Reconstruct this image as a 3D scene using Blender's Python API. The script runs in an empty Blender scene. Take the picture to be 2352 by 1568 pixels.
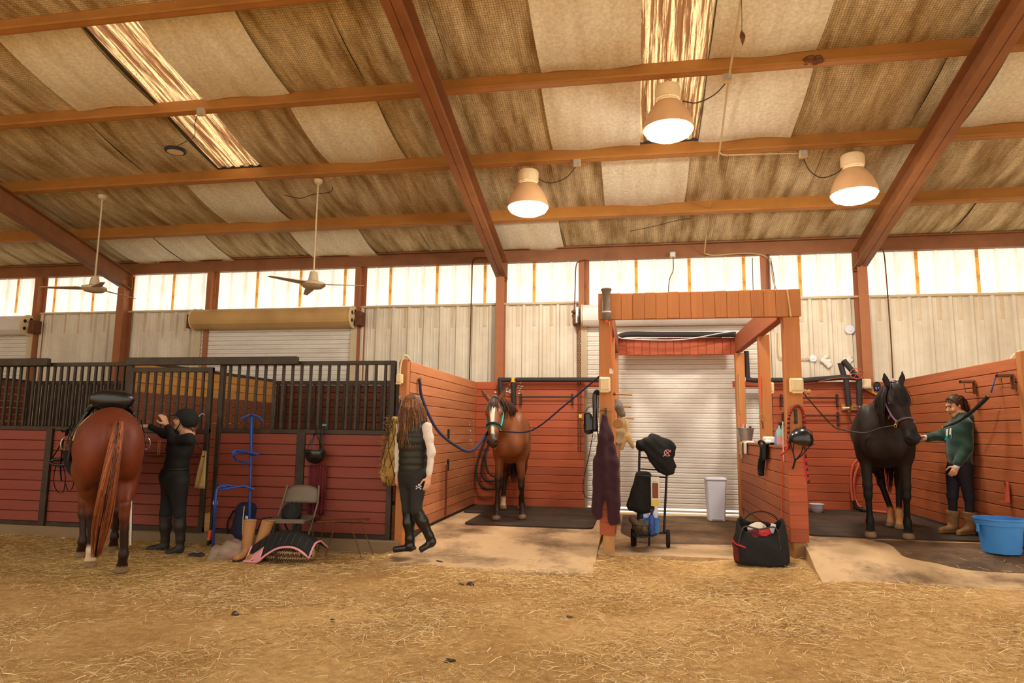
import bpy, bmesh, math, random
import numpy as np
from mathutils import Vector, Matrix, Quaternion
SC = bpy.context.scene
COL = SC.collection
rnd = random.Random(7)
# ------------------------------------------------------------------ camera
YAW, PITCH, ROLL = -0.17745526, 0.12885071, 0.01207197
CAM = np.array([0.0, 0.0, 1.45]); FPX = 1568.0
_f = np.array([math.sin(YAW)*math.cos(PITCH), math.cos(YAW)*math.cos(PITCH), math.sin(PITCH)])
_r0 = np.array([math.cos(YAW), -math.sin(YAW), 0.0]); _u0 = np.cross(_r0, _f)
_r = math.cos(ROLL)*_r0 + math.sin(ROLL)*_u0; _u = -math.sin(ROLL)*_r0 + math.cos(ROLL)*_u0
cd = bpy.data.cameras.new('camera'); cam = bpy.data.objects.new('camera', cd); COL.objects.link(cam)
cd.sensor_width = 36.0; cd.lens = 24.0; cd.clip_start = .05; cd.clip_end = 200
cam.matrix_world = Matrix(((_r[0], _u[0], -_f[0], CAM[0]), (_r[1], _u[1], -_f[1], CAM[1]), (_r[2], _u[2], -_f[2], CAM[2]), (0, 0, 0, 1)))
SC.camera = cam
# ------------------------------------------------------------------ daylight and exposure
wd = bpy.data.worlds.new('sky'); SC.world = wd; wd.use_nodes = True
bg = wd.node_tree.nodes['Background']; bg.inputs[0].default_value = (1.0, .915, .785, 1); bg.inputs[1].default_value = 0.8
sun_d = bpy.data.lights.new('sun', 'SUN'); sun_d.energy = 2.3; sun_d.angle = math.radians(3); sun_d.color = (1.0, .88, .7)
sun = bpy.data.objects.new('sun', sun_d); COL.objects.link(sun)
sun.rotation_euler = (math.radians(15), math.radians(8), 0)
vs = SC.view_settings; vs.view_transform = 'Standard'; vs.look = 'None'; vs.gamma = 1.0; vs.use_curve_mapping = False; vs.exposure = 1.1
SC.cycles.use_denoising = True
SC.cycles.max_bounces = 5; SC.cycles.diffuse_bounces = 3; SC.cycles.glossy_bounces = 2; SC.cycles.transmission_bounces = 4; SC.cycles.transparent_max_bounces = 4; SC.cycles.sample_clamp_indirect = 6
SC.cycles.caustics_reflective = False; SC.cycles.caustics_refractive = False; SC.cycles.use_adaptive_sampling = True; SC.cycles.adaptive_threshold = .04
# ------------------------------------------------------------------ measuring helpers: a sight line met with a plane of the place
def ray(px, py): return _f + (px-1176)/FPX*_r - (py-784)/FPX*_u
def PY(px, py, Y): d = ray(px, py); return Vector(CAM + d*(Y-CAM[1])/d[1])
def PZ(px, py, Z): d = ray(px, py); return Vector(CAM + d*(Z-CAM[2])/d[2])
def PX(px, py, X): d = ray(px, py); return Vector(CAM + d*(X-CAM[0])/d[0])
TR = .25
def roofz(Y): return 4.671 + (11.85-Y)*TR
# ------------------------------------------------------------------ objects
def tag(o, label=None, cat=None, group=None, kind=None):
    if label: o['label'] = label
    if cat: o['category'] = cat
    if group: o['group'] = group
    if kind: o['kind'] = kind
    return o
def thing(name, label, cat, loc=(0, 0, 0), rz=0.0, group=None, kind=None):
    o = bpy.data.objects.new(name, None); COL.objects.link(o); o.location = loc; o.rotation_euler = (0, 0, rz)
    o.empty_display_size = .1
    return tag(o, label, cat, group, kind)
def link(name, me, parent=None, m=None):
    if m and not me.materials: me.materials.append(m)
    o = bpy.data.objects.new(name, me); COL.objects.link(o)
    if parent: o.parent = parent
    return o
def copy_tree(o, parent=None):
    c = o.copy(); COL.objects.link(c)
    if parent: c.parent = parent
    for ch in list(o.children): copy_tree(ch, c)
    return c
def frame_from(d, up=Vector((0, 0, 1))):
    d = Vector(d).normalized(); s = d.cross(up)
    if s.length < 1e-4: s = d.cross(Vector((0, 1, 0)))
    s.normalize(); return d, s, s.cross(d).normalized()
class MB:
    """collects shapes, then becomes ONE mesh object"""
    def __init__(s): s.v = []; s.f = []
    def add(s, vs, fs):
        n = len(s.v); s.v += [tuple(v) for v in vs]; s.f += [tuple(i+n for i in f) for f in fs]; return s
    def box(s, c, d, R=None):
        c = Vector(c); vs = []
        for z in (-.5, .5):
            for x, y in ((-.5, -.5), (.5, -.5), (.5, .5), (-.5, .5)):
                p = Vector((x*d[0], y*d[1], z*d[2])); vs.append(c + (R @ p if R else p))
        return s.add(vs, [(3, 2, 1, 0), (4, 5, 6, 7), (0, 1, 5, 4), (1, 2, 6, 5), (2, 3, 7, 6), (3, 0, 4, 7)])
    def bar(s, a, b, w, h, up=(0, 0, 1)):
        a, b = Vector(a), Vector(b); d, sd, u = frame_from(b-a, Vector(up)); vs = []
        for p in (a, b):
            for x, y in ((-.5, -.5), (.5, -.5), (.5, .5), (-.5, .5)): vs.append(p + sd*x*w + u*y*h)
        return s.add(vs, [(0, 1, 2, 3), (7, 6, 5, 4), (0, 4, 5, 1), (1, 5, 6, 2), (2, 6, 7, 3), (3, 7, 4, 0)])
    def tube(s, pts, r, n=8, closed=False, caps=True, flat=1.0, up=(0, 0, 1)):
        pts = [Vector(p) for p in pts]; m = len(pts); rs = r if isinstance(r, (list, tuple)) else [r]*m
        vs = []; side = None
        for i, p in enumerate(pts):
            if closed: t = pts[(i+1) % m]-pts[i-1]
            else: t = pts[min(i+1, m-1)]-pts[max(i-1, 0)]
            if t.length < 1e-9: t = Vector((0, 0, 1))
            t.normalize()
            if side is None: _, side, _ = frame_from(t, Vector(up))
            side = side - t*side.dot(t)
            if side.length < 1e-6: _, side, _ = frame_from(t, Vector(up))
            side.normalize(); u = side.cross(t)
            for k in range(n):
                a = 2*math.pi*k/n; vs.append(p + side*math.cos(a)*rs[i] + u*math.sin(a)*rs[i]*flat)
        fs = []
        for i in range(m if closed else m-1):
            j = (i+1) % m
            for k in range(n): k2 = (k+1) % n; fs.append((i*n+k, j*n+k, j*n+k2, i*n+k2))
        if caps and not closed: fs += [tuple(range(n)), tuple((m-1)*n+k for k in reversed(range(n)))]
        return s.add(vs, fs)
    def lathe(s, prof, n=20, c=(0, 0, 0), R=None, cap0=True, cap1=True):
        c = Vector(c); vs = []
        for r, z in prof:
            for k in range(n):
                a = 2*math.pi*k/n; p = Vector((r*math.cos(a), r*math.sin(a), z)); vs.append(c + (R @ p if R else p))
        m = len(prof); fs = []
        for i in range(m-1):
            for k in range(n): k2 = (k+1) % n; fs.append((i*n+k, i*n+k2, (i+1)*n+k2, (i+1)*n+k))
        if cap0: fs.append(tuple(reversed(range(n))))
        if cap1: fs.append(tuple((m-1)*n+k for k in range(n)))
        return s.add(vs, fs)
    def prism(s, poly, d, o=(0, 0, 0), ax=(1, 0, 0), ay=(0, 0, 1), az=(0, 1, 0)):
        o, ax, ay, az = Vector(o), Vector(ax), Vector(ay), Vector(az); n = len(poly)
        vs = [o+ax*x+ay*y for x, y in poly] + [o+ax*x+ay*y+az*d for x, y in poly]
        return s.add(vs, [tuple(range(n)), tuple(reversed(range(n, 2*n)))] + [(i, i+n, (i+1) % n+n, (i+1) % n) for i in range(n)])
    def ell(s, c, r, nu=14, nv=9, R=None):
        c = Vector(c); vs = []; fs = []
        for i in range(nv+1):
            t = math.pi*i/nv
            for k in range(nu):
                a = 2*math.pi*k/nu; p = Vector((r[0]*math.sin(t)*math.cos(a), r[1]*math.sin(t)*math.sin(a), -r[2]*math.cos(t)))
                vs.append(c+(R @ p if R else p))
        for i in range(nv):
            for k in range(nu): k2 = (k+1) % nu; fs.append((i*nu+k, i*nu+k2, (i+1)*nu+k2, (i+1)*nu+k))
        return s.add(vs, fs)
    def grid(s, fn, nu, nv, thick=0.0):
        """a surface fn(u,v); with a thickness it becomes a closed sheet"""
        P = [[Vector(fn(i/nu, j/nv)) for j in range(nv+1)] for i in range(nu+1)]
        idx = lambda i, j: i*(nv+1)+j
        vs = [P[i][j] for i in range(nu+1) for j in range(nv+1)]
        fs = [(idx(i, j), idx(i+1, j), idx(i+1, j+1), idx(i, j+1)) for i in range(nu) for j in range(nv)]
        if thick:
            N = []
            for i in range(nu+1):
                for j in range(nv+1):
                    du = P[min(i+1, nu)][j]-P[max(i-1, 0)][j]; dv = P[i][min(j+1, nv)]-P[i][max(j-1, 0)]
                    n = du.cross(dv); n = n.normalized() if n.length > 1e-9 else Vector((0, 0, 1)); N.append(n)
            m = len(vs); vs2 = [v - N[k]*thick for k, v in enumerate(vs)]
            fs += [tuple(x+m for x in reversed(f)) for f in fs]
            vs += vs2
            for i in range(nu):
                for j, fl in ((0, False), (nv, True)):
                    q = (idx(i, j), idx(i, j)+m, idx(i+1, j)+m, idx(i+1, j)); fs.append(tuple(reversed(q)) if fl else q)
            for j in range(nv):
                for i, fl in ((0, True), (nu, False)):
                    q = (idx(i, j), idx(i, j)+m, idx(i, j+1)+m, idx(i, j+1)); fs.append(tuple(reversed(q)) if fl else q)
        return s.add(vs, fs)
    def mesh(s, name, m=None, smooth=False, bevel=0, fix=True):
        me = bpy.data.meshes.new(name); me.from_pydata(s.v, [], s.f)
        if fix or bevel:
            bm = bmesh.new(); bm.from_mesh(me)
            if fix: bmesh.ops.remove_doubles(bm, verts=bm.verts, dist=1e-5); bmesh.ops.recalc_face_normals(bm, faces=bm.faces)
            if bevel: bmesh.ops.bevel(bm, geom=[e for e in bm.edges if e.is_manifold and e.calc_face_angle(0) > .6], offset=bevel, segments=1, affect='EDGES', clamp_overlap=True)
            bm.to_mesh(me); bm.free()
        if smooth is True: me.polygons.foreach_set('use_smooth', [True]*len(me.polygons))
        elif smooth:
            me.polygons.foreach_set('use_smooth', [True]*len(me.polygons)); me.set_sharp_from_angle(angle=smooth)
        if m: me.materials.append(m)
        me.update(); return me
    def build(s, name, m=None, parent=None, smooth=False, bevel=0, fix=True):
        return link(name, s.mesh(name, m, smooth, bevel, fix), parent)
def bez(p0, p1, p2, p3, n=12):
    p0, p1, p2, p3 = map(Vector, (p0, p1, p2, p3)); out = []
    for i in range(n+1):
        t = i/n; q = 1-t; out.append(p0*q**3 + p1*3*q*q*t + p2*3*q*t*t + p3*t**3)
    return out
def sag(a, b, drop, n=14):
    a, b = Vector(a), Vector(b); return [a.lerp(b, i/n) - Vector((0, 0, drop*4*(i/n)*(1-i/n))) for i in range(n+1)]
def spline(pts, n=6):
    P = [Vector(p) for p in pts]; P = [P[0]*2-P[1]] + P + [P[-1]*2-P[-2]]; out = []
    for i in range(1, len(P)-2):
        for k in range(n):
            t = k/n; a, b, c, d = P[i-1:i+3]
            out.append(.5*((2*b)+(c-a)*t+(2*a-5*b+4*c-d)*t*t+(3*b-a-3*c+d)*t**3))
    out.append(P[-2]); return out
# ------------------------------------------------------------------ materials
MATS = {}
def srgb(r, g, b):
    f = lambda c: (c/12.92 if c <= .04045 else ((c+.055)/1.055)**2.4)
    return tuple(f(x/255) for x in (r, g, b))
def mat(name, col, rough=.6, metal=0.0, var=.12, scale=6.0, stretch=(1, 1, 1), bump=0.0, bscale=None, rand=0.0, dirt=None, dirt_amt=.5, dirt_scale=1.5, attr=False, spec=.4, alpha=1.0, sheen=0.0, dlo=.45, dhi=.72):
    m = bpy.data.materials.new(name); m.use_nodes = True; nt = m.node_tree; N = nt.nodes; L = nt.links
    b = N['Principled BSDF']; b.inputs['Roughness'].default_value = rough; b.inputs['Metallic'].default_value = metal
    b.inputs['Specular IOR Level'].default_value = spec; b.inputs['Alpha'].default_value = alpha
    if sheen: b.inputs['Sheen Weight'].default_value = sheen
    tc = N.new('ShaderNodeTexCoord'); mp = N.new('ShaderNodeMapping'); mp.inputs['Scale'].default_value = stretch
    L.new(tc.outputs['Object'], mp.inputs['Vector'])
    src = mp.outputs['Vector']
    if rand:
        oi = N.new('ShaderNodeObjectInfo'); va = N.new('ShaderNodeVectorMath'); va.operation = 'MULTIPLY_ADD'
        cx = N.new('ShaderNodeCombineXYZ'); L.new(oi.outputs['Random'], cx.inputs[0]); L.new(oi.outputs['Random'], cx.inputs[2])
        va.inputs[1].default_value = (37, 0, 23); L.new(cx.outputs[0], va.inputs[0]); L.new(src, va.inputs[2]); src = va.outputs[0]
    nz = N.new('ShaderNodeTexNoise'); nz.inputs['Scale'].default_value = scale; nz.inputs['Detail'].default_value = 6; nz.inputs['Roughness'].default_value = .62
    L.new(src, nz.inputs['Vector'])
    rp = N.new('ShaderNodeMapRange'); rp.inputs[1].default_value = .25; rp.inputs[2].default_value = .75; rp.inputs[3].default_value = 1-var; rp.inputs[4].default_value = 1+var
    L.new(nz.outputs[0], rp.inputs[0]); fac = rp.outputs[0]
    if rand:
        r2 = N.new('ShaderNodeMapRange'); r2.inputs[3].default_value = 1-rand; r2.inputs[4].default_value = 1+rand; L.new(oi.outputs['Random'], r2.inputs[0])
        mu = N.new('ShaderNodeMath'); mu.operation = 'MULTIPLY'; L.new(fac, mu.inputs[0]); L.new(r2.outputs[0], mu.inputs[1]); fac = mu.outputs[0]
    vm = N.new('ShaderNodeVectorMath'); vm.operation = 'SCALE'; L.new(fac, vm.inputs['Scale'])
    if attr:
        at = N.new('ShaderNodeAttribute'); at.attribute_name = 'Col'; L.new(at.outputs['Color'], vm.inputs[0])
    else: vm.inputs[0].default_value = col
    out = vm.outputs[0]
    if dirt:
        n2 = N.new('ShaderNodeTexNoise'); n2.inputs['Scale'].default_value = dirt_scale; n2.inputs['Detail'].default_value = 8; n2.inputs['Roughness'].default_value = .65
        L.new(tc.outputs['Object'] if not rand else src, n2.inputs['Vector'])
        r3 = N.new('ShaderNodeMapRange'); r3.inputs[1].default_value = dlo; r3.inputs[2].default_value = dhi; r3.inputs[4].default_value = dirt_amt; L.new(n2.outputs[0], r3.inputs[0])
        mx = N.new('ShaderNodeMix'); mx.data_type = 'RGBA'; L.new(r3.outputs[0], mx.inputs[0]); L.new(out, mx.inputs[6]); mx.inputs[7].default_value = (*dirt, 1); out = mx.outputs[2]
    L.new(out, b.inputs['Base Color'])
    if bump:
        n3 = N.new('ShaderNodeTexNoise'); n3.inputs['Scale'].default_value = bscale or scale*4; n3.inputs['Detail'].default_value = 4; L.new(src, n3.inputs['Vector'])
        bp = N.new('ShaderNodeBump'); bp.inputs['Strength'].default_value = bump; bp.inputs['Distance'].default_value = .01; L.new(n3.outputs[0], bp.inputs['Height']); L.new(bp.outputs[0], b.inputs['Normal'])
    MATS[name] = m; return m
def M(n): return MATS[n]
def emis(name, col, st):
    m = bpy.data.materials.new(name); m.use_nodes = True; nt = m.node_tree; nt.nodes.clear()
    e = nt.nodes.new('ShaderNodeEmission'); e.inputs[0].default_value = (*col, 1); e.inputs[1].default_value = st
    o = nt.nodes.new('ShaderNodeOutputMaterial'); nt.links.new(e.outputs[0], o.inputs[0]); MATS[name] = m; return m
def translucent(name, col, dirt, amt, sc=(1, 1, 1), scale=6, trans=.75, lo=.5, hi=.68, speck=False):
    """light-passing sheet: translucent + diffuse, with stains that stay put"""
    m = bpy.data.materials.new(name); m.use_nodes = True; nt = m.node_tree; nt.nodes.clear(); N = nt.nodes; L = nt.links
    tc = N.new('ShaderNodeTexCoord'); mp = N.new('ShaderNodeMapping'); mp.inputs['Scale'].default_value = sc; L.new(tc.outputs['Object'], mp.inputs[0])
    nz = N.new('ShaderNodeTexNoise'); nz.inputs['Scale'].default_value = scale; nz.inputs['Detail'].default_value = 9; nz.inputs['Roughness'].default_value = .7; L.new(mp.outputs[0], nz.inputs['Vector'])
    mr = N.new('ShaderNodeMapRange'); mr.inputs[1].default_value = lo; mr.inputs[2].default_value = hi; mr.inputs[4].default_value = amt; L.new(nz.outputs[0], mr.inputs[0])
    mx = N.new('ShaderNodeMix'); mx.data_type = 'RGBA'; mx.inputs[6].default_value = (*col, 1); mx.inputs[7].default_value = (*dirt, 1); L.new(mr.outputs[0], mx.inputs[0])
    if speck:      # fine grit lying on the sheet
        n2 = N.new('ShaderNodeTexNoise'); n2.inputs['Scale'].default_value = 42; n2.inputs['Detail'].default_value = 6; n2.inputs['Roughness'].default_value = .7; L.new(tc.outputs['Object'], n2.inputs['Vector'])
        m2 = N.new('ShaderNodeMapRange'); m2.inputs[1].default_value = .5; m2.inputs[2].default_value = .6; m2.inputs[4].default_value = .6; L.new(n2.outputs[0], m2.inputs[0])
        mm = N.new('ShaderNodeMath'); mm.operation = 'MAXIMUM'; L.new(mr.outputs[0], mm.inputs[0]); L.new(m2.outputs[0], mm.inputs[1]); L.new(mm.outputs[0], mx.inputs[0])
    t = N.new('ShaderNodeBsdfTranslucent'); d = N.new('ShaderNodeBsdfDiffuse'); s = N.new('ShaderNodeMixShader'); s.inputs[0].default_value = trans
    L.new(mx.outputs[2], t.inputs[0]); L.new(mx.outputs[2], d.inputs[0]); L.new(d.outputs[0], s.inputs[1]); L.new(t.outputs[0], s.inputs[2])
    o = N.new('ShaderNodeOutputMaterial'); L.new(s.outputs[0], o.inputs[0]); MATS[name] = m; return m
GR = lambda r, g, b: srgb(r, g, b)
mat('siding', GR(230, 218, 195), .45, var=.05, scale=3, stretch=(1, 1, .15), dirt=GR(150, 115, 75), dirt_amt=.35, dirt_scale=.9)
mat('siding_trim', GR(205, 185, 150), .5, var=.08)
mat('slat_white', GR(232, 224, 212), .4, var=.04, scale=2, rand=.04, dirt=GR(165, 130, 90), dirt_amt=.25, dirt_scale=1.2)
mat('drum_tan', GR(205, 165, 105), .45, var=.1, dirt=GR(130, 90, 45), dirt_amt=.5)
mat('red_steel', GR(142, 90, 50), .55, var=.15, scale=4, dirt=GR(70, 40, 22), dirt_amt=.4)
mat('red_column', GR(160, 98, 58), .55, var=.1, scale=5)
mat('purlin', GR(170, 114, 52), .5, var=.14, scale=3, stretch=(.3, 1, 1), dirt=GR(120, 70, 30), dirt_amt=.4, dirt_scale=2)
mat('red_wood', GR(178, 86, 50), .62, var=.14, scale=7, stretch=(.25, 1, 3), bump=.25, bscale=30, rand=.09, dirt=GR(120, 62, 40), dirt_amt=.4, dirt_scale=1.1)
mat('red_wood_v', GR(182, 114, 61), .62, var=.12, scale=7, stretch=(3, 1, .25), bump=.25, bscale=30, rand=.08)
mat('red_wood_y', GR(168, 92, 52), .62, var=.14, scale=7, stretch=(1, .25, 3), bump=.25, bscale=30, rand=.09, dirt=GR(110, 60, 40), dirt_amt=.45, dirt_scale=1.1)
mat('faded_lit_wood_y', GR(192, 122, 78), .62, var=.14, scale=7, stretch=(1, .25, 3), bump=.25, bscale=30, rand=.09, dirt=GR(120, 66, 42), dirt_amt=.5, dirt_scale=.8)  # lit copy of the right wall's faded paint, light mixed into the tone
mat('stall_wood', GR(134, 62, 46), .6, var=.1, scale=8, stretch=(.25, 1, 3), bump=.2, bscale=30, rand=.07)
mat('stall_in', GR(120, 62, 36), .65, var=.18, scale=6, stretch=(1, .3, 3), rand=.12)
mat('plywood', GR(196, 135, 62), .6, var=.2, scale=5, stretch=(1, .3, 4), rand=.1)
mat('stall_metal', GR(58, 47, 38), .5, .3, var=.15, scale=9, dirt=GR(100, 82, 62), dirt_amt=.35, dirt_scale=5)
mat('raw_wood', GR(190, 140, 85), .7, var=.2, scale=6, stretch=(1, 1, .3), dirt=GR(110, 75, 45), dirt_amt=.5)
mat('concrete', GR(206, 170, 126), .8, var=.12, scale=3, bump=.3, bscale=40, dirt=GR(88, 62, 42), dirt_amt=.8, dirt_scale=1.5, dlo=.46, dhi=.64)
mat('kerb', GR(140, 115, 85), .85, var=.2, scale=3, bump=.4, bscale=25, dirt=GR(95, 70, 48), dirt_amt=.5)
mat('rubber', GR(62, 48, 38), .85, var=.25, scale=5, bump=.3, bscale=30, dirt=GR(105, 78, 52), dirt_amt=.45, dirt_scale=2.5)
mat('black', GR(30, 28, 28), .5, var=.1)
mat('black_matte', GR(27, 25, 25), .85, var=.2, scale=20, bump=.2)
mat('black_gloss', GR(22, 20, 20), .25, var=.1, spec=.6)
mat('pipe_foam', GR(52, 47, 45), .75, var=.15, scale=8)
mat('white_plastic', GR(224, 226, 236), .4, var=.03)
mat('ivory', GR(226, 200, 155), .5, var=.08, scale=14)
mat('steel', GR(165, 155, 145), .3, .9, var=.1)
mat('brass', GR(190, 145, 70), .35, .9, var=.1)
mat('galv', GR(175, 170, 162), .35, .7, var=.15, scale=12)
mat('rust', GR(110, 68, 40), .7, .4, var=.25, scale=15)
mat('blue_paint', GR(38, 72, 150), .35, var=.1)
mat('blue_plastic', GR(62, 138, 214), .45, var=.08, scale=4, dirt=GR(40, 80, 130), dirt_amt=.4, dirt_scale=4)
mat('turquoise', GR(40, 170, 170), .6, var=.1)
mat('navy', GR(38, 38, 66), .75, var=.15)
mat('blue_rope', GR(44, 42, 76), .75, var=.25, scale=60)
mat('purple', GR(150, 110, 140), .65, var=.1)
mat('maroon', GR(52, 20, 30), .9, var=.2, scale=14, bump=.3, sheen=.1)
mat('burgundy', GR(98, 28, 36), .85, var=.15, scale=14)
mat('orange', GR(232, 92, 48), .55, var=.08)
mat('red', GR(190, 36, 36), .6, var=.1)
mat('tan_boot', GR(172, 122, 74), .7, var=.15, scale=9)
mat('grey_cloth', GR(120, 105, 92), .9, var=.25, scale=25, bump=.3)
mat('khaki', GR(178, 152, 112), .9, var=.2, scale=18, bump=.3)
mat('tan', GR(200, 165, 110), .8, var=.2, scale=10)
mat('pink', GR(226, 150, 156), .8, var=.12)
mat('chair_grey', GR(112, 98, 82), .5, .2, var=.12)
mat('cloth_white', GR(225, 212, 195), .9, var=.08, scale=20, bump=.2)
mat('foam_white', GR(238, 228, 212), .9, var=.12, scale=25, bump=.6)
mat('yellow', GR(222, 186, 60), .6, var=.15)
mat('orange_hose', GR(190, 84, 58), .5, var=.12)
mat('lamp_shade', GR(214, 168, 120), .45, var=.08)
mat('cord', GR(60, 46, 36), .6, var=.1)
mat('cord_tan', GR(190, 160, 115), .6, var=.1)
mat('fan', GR(206, 184, 150), .45, var=.12, dirt=GR(130, 95, 60), dirt_amt=.4, dirt_scale=6)
emis('lamp_lens', (1.0, .93, .81), 64.0)
emis('blue_led', (.2, .22, 1.0), 1.6)
mat('mint', GR(150, 196, 184), .5, var=.08)
translucent('clear_panel', GR(255, 251, 242), GR(226, 176, 104), .42, (1, 1, .35), 5, .9, .52, .72)
translucent('seam_strip', GR(250, 216, 146), GR(206, 140, 66), .7, (1, 1, 1), 9, .75)
translucent('skylight_sheet', GR(246, 218, 164), GR(96, 44, 10), .93, (16, .6, 1), 1.6, .8, .4, .54, speck=True)
# ================================================================== GROUND
def dirt_mat():
    m = bpy.data.materials.new('dirt'); m.use_nodes = True; nt = m.node_tree; N = nt.nodes; L = nt.links; b = N['Principled BSDF']
    tc = N.new('ShaderNodeTexCoord')
    def noise(sc, det=8, ro=.6):
        n = N.new('ShaderNodeTexNoise'); n.inputs['Scale'].default_value = sc; n.inputs['Detail'].default_value = det; n.inputs['Roughness'].default_value = ro; L.new(tc.outputs['Object'], n.inputs['Vector']); return n
    a = noise(.7); c = noise(14, 10, .7); e = noise(70, 6, .7)
    r1 = N.new('ShaderNodeValToRGB'); r1.color_ramp.elements[0].position = .32; r1.color_ramp.elements[1].position = .7
    r1.color_ramp.elements[0].color = (*GR(186, 142, 86), 1); r1.color_ramp.elements[1].color = (*GR(236, 196, 136), 1); L.new(a.outputs[0], r1.inputs[0])
    r2 = N.new('ShaderNodeValToRGB'); r2.color_ramp.elements[0].position = .3; r2.color_ramp.elements[1].position = .62
    r2.color_ramp.elements[0].color = (.62, .55, .48, 1); r2.color_ramp.elements[1].color = (1.08, 1.06, 1.0, 1); L.new(c.outputs[0], r2.inputs[0])
    mx = N.new('ShaderNodeMix'); mx.data_type = 'RGBA'; mx.blend_type = 'MULTIPLY'; mx.inputs[0].default_value = .85; L.new(r1.outputs[0], mx.inputs[6]); L.new(r2.outputs[0], mx.inputs[7])
    g = noise(95, 5, .8); r4 = N.new('ShaderNodeMapRange'); r4.inputs[1].default_value = .3; r4.inputs[2].default_value = .7; r4.inputs[3].default_value = .68; r4.inputs[4].default_value = 1.22; L.new(g.outputs[0], r4.inputs[0])
    sc_ = N.new('ShaderNodeVectorMath'); sc_.operation = 'SCALE'; L.new(mx.outputs[2], sc_.inputs[0]); L.new(r4.outputs[0], sc_.inputs['Scale'])
    L.new(sc_.outputs[0], b.inputs['Base Color']); b.inputs['Roughness'].default_value = .95; b.inputs['Specular IOR Level'].default_value = .1
    ad = N.new('ShaderNodeMath'); ad.operation = 'MULTIPLY_ADD'; ad.inputs[1].default_value = .4; L.new(e.outputs[0], ad.inputs[0]); L.new(c.outputs[0], ad.inputs[2])
    bp = N.new('ShaderNodeBump'); bp.inputs['Strength'].default_value = .7; bp.inputs['Distance'].default_value = .03; L.new(ad.outputs[0], bp.inputs['Height']); L.new(bp.outputs[0], b.inputs['Normal'])
    MATS['dirt'] = m
dirt_mat()
def sstep(a, b, x): t = max(0, min(1, (x-a)/(b-a))); return t*t*(3-2*t)
_w = [(rnd.uniform(0, 6.28), rnd.uniform(.6, 3.2), rnd.uniform(0, 6.28)) for _ in range(9)]
def dirtz(x, y):
    z = .075*sstep(.7, 1.9, x)*sstep(5.6, 6.95, y) + .02*sstep(6.4, 7.1, y)*sstep(-3.2, -2.4, x)*sstep(-.3, -.6, x) + .075*sstep(-.8, -.2, x)*sstep(2.4, 1.6, x)*sstep(6.9, 7.85, y)
    z += .05*sstep(7.2, 7.85, y)*sstep(-2.6, -5, x)*0.5
    for i, (a, k, ph) in enumerate(_w): z += .0045*math.sin(k*2*(x*math.cos(a)+y*math.sin(a))+ph)
    return z
def grid_floor():
    xs = list(np.linspace(-17, 11, 150)); ys = list(np.linspace(-14, 1.5, 12)[:-1]) + list(np.linspace(1.5, 8.6, 70))
    nx, ny = len(xs), len(ys)
    mb = MB(); mb.v = [(x, y, dirtz(x, y)) for y in ys for x in xs]
    mb.f = [(j*nx+i, j*nx+i+1, (j+1)*nx+i+1, (j+1)*nx+i) for j in range(ny-1) for i in range(nx-1)]
    return mb.build('floor', M('dirt'), smooth=True, fix=False)
tag(grid_floor(), 'trodden tan dirt floor of the arena in front of the stalls', 'floor', kind='structure')
tag(MB().box((-3, 10.4, -.12), (28, 4.2, .2)).build('floor_base', M('dirt')), 'packed earth under the stalls and wash bays', 'floor', kind='structure')
# concrete: ramped wash bay slabs
ZL, ZM, ZR = .18, .1, .28
def slabL(y): return .02 + (ZL-.02)*sstep(7.0, 9.0, y)
def slabR(y): return .078 + (ZR-.078)*sstep(6.9, 8.0, y)
def slab(name, label, poly_x, y0, y1, zf, drop=.18, n=14):
    """slab between x-ranges given at front and back, ramped height zf(y)"""
    (xa0, xb0), (xa1, xb1) = poly_x; mb = MB(); vs = []; fs = []
    for j in range(n+1):
        t = j/n; y = y0+(y1-y0)*t; a = xa0+(xa1-xa0)*min(1, t*2.2); b = xb0+(xb1-xb0)*min(1, t*2.2); z = zf(y)
        vs += [(a, y, z-drop), (a, y, z), (b, y, z), (b, y, z-drop)]
    for j in range(n):
        for k in range(4): k2 = (k+1) % 4; fs.append((j*4+k, (j+1)*4+k, (j+1)*4+k2, j*4+k2))
    fs += [(0, 1, 2, 3), (n*4+3, n*4+2, n*4+1, n*4)]
    mb.add(vs, fs); return tag(mb.build(name, M('concrete')), label, 'floor', kind='structure')
slab('concrete_slab', 'stained concrete ramp and floor of the wash bay with the bay horse', ((-2.66, -.43), (-2.66, -.42)), 7.05, 11.9, slabL)
slab('concrete_slab', 'low concrete slab under the red timber frame before the roller door', ((-.42, 1.86), (-.42, 1.86)), 7.92, 12.0, lambda y: ZM)
slab('concrete_slab', 'damp concrete ramp and floor of the wash bay with the black horse', ((1.7, 6.2), (1.86, 6.2)), 6.95, 11.9, slabR)
def damp_patch(label, x0, x1, y0, y1, zf, seed):
    r = random.Random(seed); n = 60; cx, cy = (x0+x1)/2, (y0+y1)/2; ph = [r.uniform(0, 6.28) for _ in range(5)]; vs = [(cx, cy, zf(cy)+.006)]; fs = []
    for ring in (.5, 1.0):
        for k in range(n):
            a = 2*math.pi*k/n; w = 1+ring*sum(.05*math.sin((i+2)*a+p) for i, p in enumerate(ph)); ex = lambda v: math.copysign(abs(v)**.45, v)
            x = cx+(x1-x0)/2*ring*w*ex(math.cos(a)); y = cy+(y1-y0)/2*ring*w*ex(math.sin(a)); x = max(x0, min(x1, x)); y = min(y1, y); vs.append((x, y, zf(y)+.006*(1.2-ring)))
    for k in range(n): k2 = (k+1) % n; fs += [(0, 1+k, 1+k2), (1+k, 1+n+k, 1+n+k2, 1+k2)]
    return tag(MB().add(vs, fs).build('damp_dirt', M('damp'), smooth=True), label, 'dirt', kind='structure')
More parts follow.
